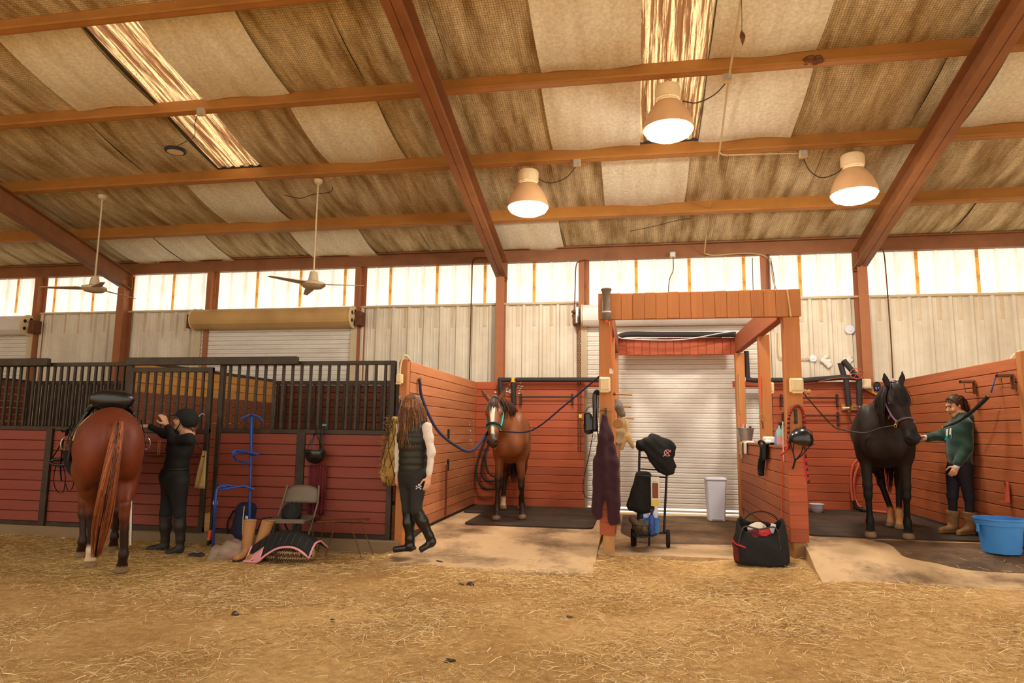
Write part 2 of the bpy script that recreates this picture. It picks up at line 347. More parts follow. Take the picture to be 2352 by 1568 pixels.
mat('damp', GR(112, 84, 56), .8, var=.3, scale=4, bump=.5, bscale=30, dirt=GR(66, 48, 34), dirt_amt=.8, dirt_scale=2.2, dlo=.42, dhi=.6)
damp_patch('dark damp dirt on the slab before the white roller door', -.2, 1.6, 8.75, 11.7, lambda y: ZM, 4)
damp_patch('dark damp stain on the ramp in front of the black horse', 2.6, 5.6, 7.45, 8.5, slabR, 6)
def rubber_mat(label, x0, x1, y0, y1, zf, th=.02, rz=0):
    mb = MB(); r = .12; c = Vector(((x0+x1)/2, (y0+y1)/2, 0)); pts = []
    for cx, cy, a0 in ((x1-r, y1-r, 0), (x0+r, y1-r, 90), (x0+r, y0+r, 180), (x1-r, y0+r, 270)):
        for k in range(4): a = math.radians(a0+30*k); pts.append((cx+r*math.cos(a), cy+r*math.sin(a)))
    pts = [(c.x+(p[0]-c.x)*math.cos(rz)-(p[1]-c.y)*math.sin(rz), c.y+(p[0]-c.x)*math.sin(rz)+(p[1]-c.y)*math.cos(rz)) for p in pts]
    n = len(pts); vs = [(x, y, zf(y)+.001) for x, y in pts]+[(x, y, zf(y)+th) for x, y in pts]
    mb.add(vs, [tuple(reversed(range(n))), tuple(range(n, 2*n))]+[(i, (i+1) % n, (i+1) % n+n, i+n) for i in range(n)])
    o = mb.build('rubber_mat', M('rubber')); return tag(o, label, 'mat')
rubber_mat('dark worn rubber mat lying under the hooves of the bay horse', -2.28, -.55, 9.15, 10.4, slabL)
rubber_mat('second dark rubber mat against the back boards behind the bay horse', -2.62, -.5, 10.42, 11.5, slabL)
rubber_mat('wide black rubber mat under the black horse', 1.95, 3.9, 8.55, 11.45, slabR)
# ================================================================== BACK WALL (steel siding, clerestory, columns, doors)
YS = 11.9                      # plane of the siding
ZW = 3.69                      # top of the opaque siding
DOORS = [(-14.9, -11.95), (-8.25, -5.03), (-.86, 2.22)]   # door openings in the wall
wall_back = thing('wall_back', 'cream ribbed steel siding of the long back wall', 'wall', (0, YS, 0), kind='structure')
def rib_profile(w=.914, ribs=((0.0, .042, .09), (.305, .042, .09), (.61, .042, .09))):
    p = [(0.0, 0.0)]
    for c, h, bw in ribs:
        for dx, dh in ((.02, 0), (.042, h), (.085, h), (.107, 0)):
            p.append((c+dx, dh))
        for dx in (.17, .235): p += [(c+dx-.012, 0), (c+dx, .007), (c+dx+.012, 0)]
    p.append((w, 0.0)); return p
def panel_mesh(name, z0, z1, w=.914, m=None, th=.0):
    pr = [q for q in rib_profile() if q[0] < w]+[(w, 0)]; mb = MB(); n = len(pr)
    mb.add([(x, -h, z0) for x, h in pr]+[(x, -h, z1) for x, h in pr], [(i, i+1, n+i+1, n+i) for i in range(n-1)])
    return mb.mesh(name, m, fix=False)
def siding_run(x0, x1, z0, z1):
    x = x0; cache = {}
    while x < x1-.02:
        w = round(min(.914, x1-x), 3)
        key = (w, z0, z1)
        if key not in cache: cache[key] = panel_mesh('siding_panel', z0, z1, w, M('siding'))
        o = link('siding_panel', cache[key], wall_back); o.location = (x, 0, 0); x += w
xs = [-16] + [v for d in DOORS for v in d] + [9]
for i in range(0, len(xs), 2): siding_run(xs[i], xs[i+1], 0.0, ZW)
for a, b in DOORS: siding_run(a, b, 3.3, ZW-.15)
mb = MB()
for i in range(0, len(xs), 2): mb.box(((xs[i]+xs[i+1])/2, -.03, ZW), (xs[i+1]-xs[i], .07, .035))
mb.build('top_trim', M('siding_trim'), wall_back)
# translucent clerestory
win = thing('window_1', 'glowing translucent clerestory panels above the siding', 'window', (0, YS+.02, 0), kind='structure')
x = -16.2; k = 0; pm = None
pm = panel_mesh('translucent_panel', ZW-.4, 4.62, .914, M('clear_panel'))
sm = MB().box((0, -.05, (ZW+4.55)/2+.02), (.05, .006, 4.55-ZW-.02)).mesh('seam_strip', M('seam_strip'))
while x < 9:
    o = link('translucent_panel', pm, win); o.location = (x, 0, 0)
    o = link('seam_strip', sm, win); o.location = (x+.06, 0, 0); x += .9
# eave strut
mb = MB(); mb.box((-3.5, 11.8, 4.56), (26, .03, .22)); mb.box((-3.5, 11.84, 4.445), (26, .12, .02)); mb.box((-3.5, 11.76, 4.66), (26, .1, .02))
tag(mb.build('eave_beam', M('red_steel')), 'long brown steel eave beam along the top of the back wall', 'beam', kind='structure')
# columns
COLX = (-9.9, -2.31, 3.66)
for x, lab in zip(COLX, ('brown steel column behind the barred stalls at the left', 'brown steel column behind the bay horse', 'brown steel column behind the black horse')):
    t = thing('steel_column', lab, 'column', (x, 11.62, 0), kind='structure')
    MB().box((0, .01, 2.07), (.15, .02, 4.14)).build('front_flange', M('red_column'), t, bevel=.003)
    MB().box((0, .13, 2.15), (.02, .22, 4.3)).build('web', M('red_column'), t)
    MB().box((0, .25, 2.2), (.15, .02, 4.4)).build('rear_flange', M('red_column'), t)
# jambs beside the roller doors, rising into the clerestory
for x, lab in ((-11.93, 'far left, beside the cut-off roller door'), (-8.05, 'left of the tan roller door drum'), (-5.0, 'right of the tan roller door drum'), (-.845, 'left of the white roller door behind the timber frame'), (2.2, 'right of the white roller door behind the timber frame')):
    mb = MB(); mb.box((0, 0, 3.1), (.015, .14, 2.66)); mb.box((-.045, -.062, 3.1), (.09, .012, 2.66)); mb.box((.045, .062, 3.1), (.09, .012, 2.66))
    o = mb.build('door_jamb', M('red_column')); o.location = (x, 11.82, 0); tag(o, 'brown steel door jamb ' + lab, 'jamb', kind='structure')
# header behind drums
for (a, b), lab in zip(DOORS, ('far left', 'tan', 'white')):
    o = MB().box(((a+b)/2, 11.86, 3.42), (b-a, .05, .12)).build('door_header', M('red_steel')); tag(o, f'dark steel header over the {lab} roller door', 'beam', kind='structure')
def roller_door(name, label, x0, x1, ztop, zbot, drum_z, drum_m, n_only=None, drum_r=.2):
    t = thing(name, label, 'door', ((x0+x1)/2, 11.8, 0), kind='structure'); w = x1-x0
    p = .082; n = int((ztop-zbot)/p)
    prof = [(0, -.002), (.004, -.014), (.014, -.02), (.036, -.02), (.041, -.013), (.046, -.02), (.066, -.02), (.077, -.013), (.0815, 0), (.0815, .006), (0, .006)]
    mb = MB(); m = len(prof); mb.add([(-w/2, y, z) for z, y in prof]+[(w/2, y, z) for z, y in prof], [tuple(range(m)), tuple(reversed(range(m, 2*m)))]+[(i, i+m, (i+1) % m+m, (i+1) % m) for i in range(m)])
    me = mb.mesh('slat', M('slat_white'))
    for i in range(n):
        o = link('slat', me, t); o.location = (0, 0, ztop-(i+1)*p)
    for s in (-1, 1): MB().box((s*(w/2+.05), -.02, (ztop+zbot)/2), (.12, .07, ztop-zbot+.3)).build('guide_rail', M('siding_trim'), t)
    MB().box((0, 0, zbot+.02), (w, .03, .03)).build('bottom_bar', M('siding_trim'), t)
    # drum: a faceted roll of slats
    nn = 22; prof = [(drum_r*(1 if i % 2 else .975)*math.cos(2*math.pi*i/nn), drum_r*(1 if i % 2 else .975)*math.sin(2*math.pi*i/nn)) for i in range(nn)]
    mb = MB().prism(prof, w+.1, (-w/2-.05, -.13, drum_z), (0, 1, 0), (0, 0, 1), (1, 0, 0)); mb.build('drum', M(drum_m), t)
    for s in (-1, 1):
        R = Matrix.Rotation(math.radians(90)*s, 3, 'Y')
        e = MB().lathe([(drum_r*1.06, 0), (drum_r*1.06, .018), (drum_r*.97, .024), (.05, .024), (.05, .05)], 24, (s*(w/2+.055), -.13, drum_z), R).build('end_plate', M('ivory'), t)
        h = MB()
        for k in range(5):
            a = 2*math.pi*k/5; h.lathe([(.036, 0), (.036, .004)], 12, (s*(w/2+.078), -.13+.125*math.cos(a), drum_z+.125*math.sin(a)), R)
        h.build('plate_hole', M('black_matte'), e)
        MB().box((s*(w/2+.17), -.08, drum_z-.03), (.12, .2, .26)).build('bracket', M('rust'), t, bevel=.01)
        MB().tube([(s*(w/2+.05), -.13, drum_z), (s*(w/2+.24), -.13, drum_z)], .022, 8).build('axle', M('rust'), t)
    return t
roller_door('door_1', 'roller door cut off by the left edge of the photo', -15.1, -12.05, 3.4, .2, 3.42, 'slat_white')
roller_door('door_2', 'white slatted roller door with a tan rolled drum above the stall', -8.2, -5.12, 3.4, .2, 3.47, 'drum_tan')
d3 = roller_door('door_3', 'white slatted roller door closed behind the red timber frame', -.8, 2.12, 3.4, .135, 3.42, 'slat_white', drum_r=.19)
# ================================================================== ROOF
PUR = [10.55, 9.11, 7.66, 6.2, 4.74, 3.28, 1.8, .3]
EDGE = [11.85] + PUR
SKY = [(-6.25, -5.5), (.12, .89)]
XL, XR = -16.0, 10.0
def ceil_mat(name, base, dark, hexs=True):
    m = bpy.data.materials.new(name); m.use_nodes = True; nt = m.node_tree; N = nt.nodes; L = nt.links; b = N['Principled BSDF']
    tc = N.new('ShaderNodeTexCoord'); oi = N.new('ShaderNodeObjectInfo')
    ad = N.new('ShaderNodeVectorMath'); ad.operation = 'MULTIPLY_ADD'; cx = N.new('ShaderNodeCombineXYZ'); L.new(oi.outputs['Random'], cx.inputs[0]); L.new(oi.outputs['Random'], cx.inputs[1])
    ad.inputs[1].default_value = (19, 11, 0); L.new(cx.outputs[0], ad.inputs[0]); L.new(tc.outputs['Object'], ad.inputs[2])
    mp = N.new('ShaderNodeMapping'); mp.inputs['Scale'].default_value = (5.5, .8, 1); L.new(ad.outputs[0], mp.inputs[0])
    n1 = N.new('ShaderNodeTexNoise'); n1.inputs['Scale'].default_value = 1.0; n1.inputs['Detail'].default_value = 7; n1.inputs['Roughness'].default_value = .6; L.new(mp.outputs[0], n1.inputs[0])
    n2 = N.new('ShaderNodeTexNoise'); n2.inputs['Scale'].default_value = 26; n2.inputs['Detail'].default_value = 6; L.new(ad.outputs[0], n2.inputs[0])
    rp = N.new('ShaderNodeMapRange'); rp.inputs[1].default_value = .36; rp.inputs[2].default_value = .66; L.new(n1.outputs[0], rp.inputs[0])
    mx = N.new('ShaderNodeMix'); mx.data_type = 'RGBA'; mx.inputs[6].default_value = (*base, 1); mx.inputs[7].default_value = (*dark, 1)
    L.new(rp.outputs[0], mx.inputs[0]); out = mx.outputs[2]
    r2 = N.new('ShaderNodeMapRange'); r2.inputs[1].default_value = .3; r2.inputs[2].default_value = .7; r2.inputs[3].default_value = .82; r2.inputs[4].default_value = 1.1; L.new(n2.outputs[0], r2.inputs[0])
    s1 = N.new('ShaderNodeVectorMath'); s1.operation = 'SCALE'; L.new(out, s1.inputs[0]); L.new(r2.outputs[0], s1.inputs['Scale']); out = s1.outputs[0]
    if hexs:
        vo = N.new('ShaderNodeTexVoronoi'); vo.voronoi_dimensions = '2D'; vo.feature = 'DISTANCE_TO_EDGE'; vo.inputs['Scale'].default_value = 34; vo.inputs['Randomness'].default_value = .3; L.new(tc.outputs['Object'], vo.inputs['Vector'])
        r3 = N.new('ShaderNodeMapRange'); r3.inputs[1].default_value = .03; r3.inputs[2].default_value = .2; r3.inputs[3].default_value = 0.0; r3.inputs[4].default_value = 1.0; L.new(vo.outputs['Distance'], r3.inputs[0])
        m3 = N.new('ShaderNodeMix'); m3.data_type = 'RGBA'; m3.inputs[6].default_value = (.7, .64, .56, 1); m3.inputs[7].default_value = (1.1, 1.1, 1.1, 1); L.new(r3.outputs[0], m3.inputs[0])
        m4 = N.new('ShaderNodeMix'); m4.data_type = 'RGBA'; m4.blend_type = 'MULTIPLY'; m4.inputs[0].default_value = 1; L.new(out, m4.inputs[6]); L.new(m3.outputs[2], m4.inputs[7]); out = m4.outputs[2]
        bp = N.new('ShaderNodeBump'); bp.inputs['Strength'].default_value = .6; bp.inputs['Distance'].default_value = .012; L.new(r3.outputs[0], bp.inputs['Height']); L.new(bp.outputs[0], b.inputs['Normal'])
    L.new(out, b.inputs['Base Color']); b.inputs['Roughness'].default_value = .75; b.inputs['Specular IOR Level'].default_value = .15
    MATS[name] = m
ceil_mat('insul_mesh', GR(230, 214, 174), GR(158, 132, 86))
ceil_mat('insul_white', GR(240, 235, 212), GR(224, 214, 186), False)
ceiling = thing('ceiling', 'sloping insulated roof lined with wire-netted batts', 'ceiling', kind='structure')
deck = MB()
for i in range(len(EDGE)-1):
    y1, y0 = EDGE[i], EDGE[i+1]
    if i == len(EDGE)-2: y0 = -.6
    if i == 0: y1 = 12.3
    cuts = [XL] + ([v for s in SKY for v in s] if i in (2, 3) else []) + [XR]
    for j in range(0, len(cuts), 2):
        a, b = cuts[j], cuts[j+1]
        deck.add([(a, y1, roofz(y1)+.05), (b, y1, roofz(y1)+.05), (b, y0, roofz(y0)+.05), (a, y0, roofz(y0)+.05), (a, y1, roofz(y1)+.1), (b, y1, roofz(y1)+.1), (b, y0, roofz(y0)+.1), (a, y0, roofz(y0)+.1)], [(0, 1, 2, 3), (7, 6, 5, 4), (0, 4, 5, 1), (1, 5, 6, 2), (2, 6, 7, 3), (3, 7, 4, 0)])
deck.build('roof_deck', M('galv'), ceiling)
PATCH = {0: [(-9.7, -8.66), (-8.64, -7.6), (-5.95, -4.67), (-2.28, -1.19)], 1: [(-6.95, -5.78), (-.42, .8)], 2: [(-4.41, -3.22), (-1.08, .12), (.89, 2.07), (4.1, 5.3)], 3: [(-7.41, -6.25), (-5.5, -4.3), (-1.05, .12), (.89, 2.05)]}
def batt(a, b, y1, y0, sagd, seed, m, name, nx=10, ny=8, off=0.0, curl=0.0):
    r = random.Random(seed); w = [(r.uniform(4, 26), r.uniform(0, 6), r.uniform(.3, 1)) for _ in range(5)]; tilt = r.uniform(-.012, .012)
    def fn(u, v):
        x = a+(b-a)*u; y = y1+(y0-y1)*v; s = 4*v*(1-v)
        z = roofz(y)-off - sagd*s - .018*math.sin(math.pi*u)*s + tilt*(u-.5)*s
        z -= .006*s*sum(k*math.sin(f*x+p+1.5*v) for f, p, k in w)
        if curl: z -= curl*(1-v)**6*(.5+.5*math.sin(7*u+seed))
        return (x, y, z)
    cx, cy = (a+b)/2, (y0+y1)/2
    mb = MB().grid(fn, nx, ny); mb.v = [(v[0]-cx, v[1]-cy, v[2]-roofz(cy)) for v in mb.v]
    o = mb.build(name, m, ceiling, smooth=True, fix=False); o.location = (cx, cy, roofz(cy)); return o
seed = 0
for i in range(len(EDGE)-1):
    y1, y0 = EDGE[i], EDGE[i+1]
    if i > 4: break
    block = sorted(SKY) if i in (2, 3) else []
    x = XL + (i*.37) % .6
    segs = []; cur = XL
    for s in block: segs.append((cur, s[0])); cur = s[1]
    segs.append((cur, XR))
    for a, b in segs:
        n = max(1, round((b-a)/1.22)); w = (b-a)/n
        for k in range(n):
            if a+k*w > 7.5 or a+(k+1)*w < -14.5: continue
            seed += 1; batt(a+k*w, a+(k+1)*w, y1, y0, .045, seed, M('insul_mesh'), 'insulation_batt')
    for a, b in PATCH.get(i, []):
        seed += 1; batt(a, b, y1-.02, y0+.02, .075, seed, M('insul_white'), 'insulation_sheet', off=.015, curl=.03)
# skylights
for si, ((a, b), lab) in enumerate(zip(SKY, ('dirty glowing skylight sheet near the left ceiling fan', 'dirty glowing skylight sheet behind the highest lamp'))):
    t = thing(f'window_{si+2}', lab, 'skylight', ((a+b)/2, 7.65, roofz(7.65)), kind='structure')
    prof = []
    n = 5
    for k in range(n):
        u = (b-a)/n
        for dx, dz in ((0, 0), (.35, 0), (.5, .025), (.8, .025), (.95, 0)): prof.append((-(b-a)/2+u*(k+dx), dz))
    prof.append(((b-a)/2, 0))
    for i in (2, 3):
        y1, y0 = EDGE[i], EDGE[i+1]; m = len(prof); mb = MB()
        mb.add([(x, y1-7.65, roofz(y1)-roofz(7.65)+.03+z) for x, z in prof]+[(x, y0-7.65, roofz(y0)-roofz(7.65)+.03+z) for x, z in prof], [(q, q+1, m+q+1, m+q) for q in range(m-1)])
        mb.build('skylight_panel', M('skylight_sheet'), t, fix=False)
# purlins (Z-section)
for i, y in enumerate(PUR[:6]):
    d = .24; ny, nz = Vector((0, -1, TR)).normalized(), Vector((0, TR, 1)).normalized()
    mb = MB(); L_ = XR-XL
    def pl(u0, v0, u1, v1):   # u along slope (toward camera), v below the roof
        mb.prism([(u0, -v0), (u1, -v0), (u1, -v1), (u0, -v1)], L_, (XL, y, roofz(y)), (0, ny.y, ny.z), (0, nz.y, nz.z), (1, 0, 0))
    pl(-.06, 0, .0, .012); pl(-.006, .0, .006, d); pl(0, d-.012, .075, d); pl(.068, d-.035, .076, d)
    o = mb.build('steel_purlin', M('purlin'))
    tag(o, ['brown steel purlin just above the eave beam', 'brown steel purlin that carries both ceiling fans', 'brown steel purlin that carries the highest lamp', 'brown steel purlin crossing the top left corner', 'brown steel purlin just above the top of the photo', 'brown steel purlin above the camera'][i], 'purlin', kind='structure')
# rafters (I-beams) above the columns
for x, lab in zip(COLX, ('tapering brown steel rafter at the left edge', 'brown steel rafter rising from the middle column', 'brown steel rafter rising to the top right corner')):
    t = thing('steel_rafter', lab, 'rafter', (x, 0, 0), kind='structure')
    zb = lambda y: 4.13+(11.78-y)*.25
    zt = lambda y: roofz(y)-.255
    ya, yb = 11.8, .2
    def strip(w, z0a, z0b, th, nm):
        mb = MB(); mb.add([(-w/2, ya, z0a), (w/2, ya, z0a), (w/2, yb, z0b), (-w/2, yb, z0b), (-w/2, ya, z0a+th), (w/2, ya, z0a+th), (w/2, yb, z0b+th), (-w/2, yb, z0b+th)], [(3, 2, 1, 0), (4, 5, 6, 7), (0, 1, 5, 4), (1, 2, 6, 5), (2, 3, 7, 6), (3, 0, 4, 7)])
        return mb.build(nm, M('red_steel'), t)
    strip(.2, zb(ya), zb(yb), .014, 'bottom_flange'); strip(.2, zt(ya), zt(yb), .014, 'top_flange')
    mb = MB(); mb.add([(-.006, ya, zb(ya)), (.006, ya, zb(ya)), (.006, yb, zb(yb)), (-.006, yb, zb(yb)), (-.006, ya, zt(ya)), (.006, ya, zt(ya)), (.006, yb, zt(yb)), (-.006, yb, zt(yb))], [(3, 2, 1, 0), (4, 5, 6, 7), (0, 1, 5, 4), (1, 2, 6, 5), (2, 3, 7, 6), (3, 0, 4, 7)])
    mb.build('web', M('red_steel'), t)
    mb = MB(); mb.box((0, 11.79, 4.35), (.2, .016, .48)); mb.build('end_plate', M('red_steel'), t)
# added end wall, out of sight past the cut-off door, darkens the left side
MB().box((-16.05, 4.5, 2.9), (.1, 15.6, 5.8)).build('shade_wall_left', M('siding')); tag(bpy.data.objects['shade_wall_left'], 'unseen added wall beyond the left edge that keeps the left side darker', 'wall', kind='structure')
# ================================================================== BARRED STALL FRONTS
YF = 7.9
def boards_x(parent, x0, x1, z0, z1, n, y, th, m, name='plank', gap=.005):
    MB().box(((x0+x1)/2, y+th/2+.006, (z0+z1)/2), (x1-x0, .01, z1-z0)).build('backing_sheet', M('rubber'), parent)
    h = (z1-z0)/n; me = MB().box((0, 0, 0), (x1-x0, th, h-gap)).mesh(name, m, bevel=.006)
    for i in range(n):
        o = link(name, me, parent); o.location = ((x0+x1)/2, y+rnd.uniform(-.002, .002), z0+h*(i+.5))
def boards_y(parent, y0, y1, z0, z1, n, x, th, m, name='plank', gap=.005):
    h = (z1-z0)/n; me = MB().box((0, 0, 0), (th, y1-y0, h-gap)).mesh(name, m, bevel=.006)
    for i in range(n):
        o = link(name, me, parent); o.location = (x+rnd.uniform(-.002, .002), (y0+y1)/2, z0+h*(i+.5))
def bars_x(parent, x0, x1, z0, z1, n, y, w=.035, m='stall_metal'):
    me = MB().box((0, 0, 0), (w, w, z1-z0)).mesh('bar', M(m), bevel=.004)
    for i in range(n):
        o = link('bar', me, parent); o.location = (x0+(x1-x0)*(i+.5)/n, y, (z0+z1)/2)
Z0, ZMID, ZT = .15, 1.40, 2.27
def stall_panel(label, x0, x1, nb, posts=(), inset=.0, bw=.032, plank=True):
    t = thing('stall_front_panel', label, 'stall panel', (0, YF, 0))
    w = x1-x0; xc = (x0+x1)/2; sm_ = M('stall_metal')
    MB().box((xc, 0, ZT-.025), (w, .05, .05)).build('top_rail', sm_, t, bevel=.004)
    MB().box((xc, 0, ZMID), (w, .055, .055)).build('middle_rail', sm_, t, bevel=.004)
    MB().box((xc, 0, Z0+.025), (w, .055, .05)).build('bottom_rail', sm_, t, bevel=.004)
    edges = [x0] + list(posts) + [x1]
    for p, pw in [(x0+.03, .06), (x1-.03, .06)]: MB().box((p, 0, (Z0+ZT)/2), (pw, .065, ZT-Z0)).build('post', sm_, t, bevel=.004)
    for p in posts: MB().box((p, 0, (Z0+ZMID)/2), (.11, .065, ZMID-Z0)).build('post', sm_, t, bevel=.004)
    for a, b in zip(edges[:-1], edges[1:]):
        boards_x(t, a+.055, b-.055, Z0+.05, ZMID-.028, 9, 0, .035, M('stall_wood'))
    bars_x(t, x0+.07, x1-.07, ZMID+.027, ZT-.05, nb, 0, bw)
    return t
XE = PY(908, 900, YF).x; XP = PY(303, 900, YF).x; XD = PY(505, 900, YF).x; XA = PY(118, 1000, YF).x
pa = stall_panel('barred stall front with red planks behind the chestnut horse, cut off at the left', -11.2, XP-.02, 44, posts=(XA,))
pc = stall_panel('barred stall front with red planks behind the blue saddle rack and folding chair', XD, XE, 18, posts=(PY(694, 1000, YF).x,))
MB().box((XP-.0, -.05, (Z0+ZT)/2), (.07, .06, ZT-Z0+.05)).build('door_post', M('stall_metal'), pa, bevel=.004)
MB().box((XA+.045, -.04, (Z0+ZMID)/2), (.03, .03, ZMID-Z0)).build('batten', M('stall_metal'), pa)
# sliding door hung in front of the panels
t = thing('stall_door', 'sliding barred stall door behind the rider dressed in black', 'stall door', (0, YF-.085, 0))
a, b = XP+.03, PY(497, 900, YF).x; sm_ = M('stall_metal'); zt = 2.19
MB().box(((a+b)/2, 0, zt-.03), (b-a, .045, .06)).build('top_rail', sm_, t, bevel=.004)
MB().box(((a+b)/2, 0, 1.39), (b-a, .045, .06)).build('middle_rail', sm_, t, bevel=.004)
MB().box(((a+b)/2, 0, .19), (b-a, .045, .06)).build('bottom_rail', sm_, t, bevel=.004)
for p in (a+.03, b-.03): MB().box((p, 0, (zt+.16)/2), (.06, .05, zt-.16)).build('stile', sm_, t, bevel=.004)
boards_x(t, a+.06, b-.06, .22, 1.36, 9, 0, .03, M('stall_wood')); bars_x(t, a+.08, b-.08, 1.42, zt-.06, 9, 0, .032)
MB().tube([(a+.35, -.04, 1.08), (b-.02, -.04, 1.08)], .009, 6).build('blanket_bar', M('rust'), t)
# tracks above the doors
for x0, x1, lab in ((-11.2, PY(124, 840, YF).x, 'brown box track over the cut-off stall at the left'), (XP-.03, PY(691, 840, YF).x, 'brown box track that carries the sliding stall door')):
    o = MB().box(((x0+x1)/2, YF-.085, ZT+.0), (x1-x0, .075, .1)).build('door_track', M('stall_metal'), bevel=.006); tag(o, lab, 'track')
# kerb under the fronts
o = MB().box((-7.0, YF+.02, .05), (8.55, .2, .2)).build('concrete_kerb', M('kerb'), bevel=.015); tag(o, 'low concrete kerb under the barred stall fronts', 'kerb', kind='structure')
# stall interiors: side partitions, rear grilles, bedding floor
def interior_partition(label, x, m1, rows, m2=None, zt=ZT):
    t = thing('wall_partition', label, 'wall', (0, 0, 0), kind='structure')
    h = (zt-.1)/17
    me1 = MB().box((0, 0, 0), (.05, 3.6, h-.006)).mesh('plank', m1, bevel=.004); me2 = MB().box((0, 0, 0), (.05, 3.6, h-.006)).mesh('plank', m2 or m1, bevel=.004)
    for i in range(17):
        o = link('plank', me2 if i >= 17-rows else me1, t); o.location = (x, 9.75, .1+h*(i+.5))
    MB().box((x, 9.75, zt+.02), (.07, 3.6, .04)).build('cap_rail', M('stall_metal'), t)
    return t
interior_partition('dark plank wall between two stalls seen through the left bars', -11.75, M('stall_in'), 0)
interior_partition('brown plank wall with lighter top boards seen through the stall door bars', -6.5, M('stall_in'), 3, M('plywood'))  # top rows take a lighter board colour
for x0, x1, lab, nb in ((-11.7, -6.55, 'dark barred grille at the back of the left stall', 34), (-6.45, -2.75, 'dark barred grille at the back of the right stall', 26)):
    t = thing('rear_grille', lab, 'grille', (0, 11.5, 0)); xc = (x0+x1)/2
    MB().box((xc, 0, ZT-.02), (x1-x0, .06, .07)).build('top_rail', sm_, t); MB().box((xc, 0, 1.38), (x1-x0, .06, .08)).build('middle_rail', sm_, t)
    bars_x(t, x0, x1, 1.42, ZT-.05, nb, 0, .04); boards_x(t, x0, x1, .2, 1.34, 9, 0, .035, M('stall_in'))
    if x0 > -7: boards_x(t, x0, -4.0, 1.42, ZT-.06, 6, .06, .03, M('stall_in'))
o = MB().box((-7.2, 9.8, .08), (9.0, 3.7, .1)).build('stall_floor', M('dirt')); tag(o, 'shaded bedding floor inside the barred stalls', 'floor', kind='structure')
# ================================================================== WASH BAY BOARD WALLS
XW = -2.685
t = thing('wall_wash_left', 'red plank partition between the barred stall and the bay horse', 'wall', kind='structure')
boards_y(t, 7.98, 11.53, .2, 2.27, 16, XW-.02, .04, M('faded_lit_wood_y')); boards_y(t, 7.98, 11.53, .2, 2.27, 16, XW-.13, .04, M('stall_in'))
MB().box((XW-.075, 9.75, 1.2), (.06, 3.5, 2.1)).build('stud_core', M('rubber'), t)
MB().box((XW-.075, 9.75, .12), (.14, 3.5, .2)).build('sill_beam', M('rubber'), t)
a = PY(915, 900, YF-.06).x; b = XW
o = MB().box(((a+b)/2, YF+.01, 1.14), (b-a, .1, 2.28)).build('end_post', M('red_wood_v'), t, bevel=.006)
mb = MB()      # recessed blocks where planks were cut
for px, py, hh in ((1030, 998, .16), (1029, 1067, .16)):
    p = PX(px, py, XW); mb.box((XW-.002, p.y, p.z), (.012, .11, hh))
mb.build('cut_hole', M('black_matte'), t)
p = PX(1024, 1120, XW); MB().box((XW+.0, p.y, .58), (.012, .1, .72)).build('cut_slot', M('stall_in'), t)
t = thing('wall_wash_back_left', 'red plank back wall behind the bay horse', 'wall', kind='structure')
XB = PY(1342, 1000, 11.53).x
boards_x(t, XW+.0, XB, .19, 2.27, 16, 11.53, .04, M('red_wood'))
MB().box(((XB-.3)/2-.2, 11.56, 2.23), (.9, .04, .1)).build('top_plank', M('red_wood'), t)
t = thing('wall_wash_back_right', 'red plank back wall behind the black horse', 'wall', kind='structure')
XC = PY(1777, 1000, 11.53).x
boards_x(t, XC, 3.95, .28, 2.27, 15, 11.53, .04, M('red_wood'))
MB().box((XC-.3, 11.56, 2.23), (.6, .04, .1)).build('top_plank', M('red_wood'), t)
t = thing('wall_right', 'red plank partition wall behind the woman in the green hoodie', 'wall', kind='structure')
boards_y(t, 7.95, 11.53, .3, 2.27, 15, 3.97, .04, M('red_wood_y'))  # same paint as the left partition, coloured darker for its weaker light
MB().box((4.03, 9.74, 1.25), (.08, 3.6, 2.0)).build('stud_core', M('rubber'), t); MB().box((4.0, 9.74, .28), (.1, 3.58, .08)).build('sill_beam', M('rubber'), t)
MB().box((4.07, 7.9, 1.3), (.24, .1, 2.05)).build('end_post', M('red_wood_v'), t, bevel=.006)
# ================================================================== RED TIMBER FRAME (posts, low walls, fascia of vertical boards)
YG = 8.0
fr = thing('timber_frame', 'red timber frame of posts and board fascias in front of the roller door', 'timber frame', kind='structure')
x0, x1 = -.4, 1.835; z0g, z1g = 2.735, 3.045
def fascia_x(xa, xb, y, z0, z1, n, m, th=.03):
    w = (xb-xa)/n; me = MB().box((0, 0, 0), (w-.001, th, z1-z0)).mesh('fascia_board', m, bevel=.006)
    for i in range(n): o = link('fascia_board', me, fr); o.location = (xa+w*(i+.5), y+rnd.uniform(-.003, .003), (z0+z1)/2+rnd.uniform(-.004, .004))
fascia_x(x0, x1, YG-.08, z0g, z1g, 17, M('red_wood_v'))
fascia_x(-.25, 1.68, 11.42, 2.7, 2.98, 15, M('red_wood'))
MB().box(((x0+x1)/2, YG-.0, (z0g+z1g)/2+.0), (x1-x0-.02, .1, .28)).build('front_beam', M('red_wood'), fr)
MB().box((.72, 11.47, 2.84), (1.9, .06, .26)).build('rear_beam', M('red_wood'), fr)
for x in (-.3, 1.66):
    MB().box((x, 9.74, 2.87), (.1, 3.3, .28)).build('side_beam', M('red_wood_y'), fr, bevel=.005)
def post(xa, xb, y, z0, z1, d=.14, nm='post'): return MB().box(((xa+xb)/2, y, (z0+z1)/2), (xb-xa, d, z1-z0)).build(nm, M('red_wood_v'), fr, bevel=.006)
post(-.395, -.245, YG, .3, z0g+.1); post(1.645, 1.82, YG, .3, z0g+.1)
post(PY(1690, 900, 11.4).x, PY(1711, 900, 11.4).x, 11.4, .12, 2.72); post(-.38, -.25, 11.4, .12, 2.72)
pm_ = PX(1748, 900, 1.66); post(1.64, 1.78, pm_.y, .12, 2.75)
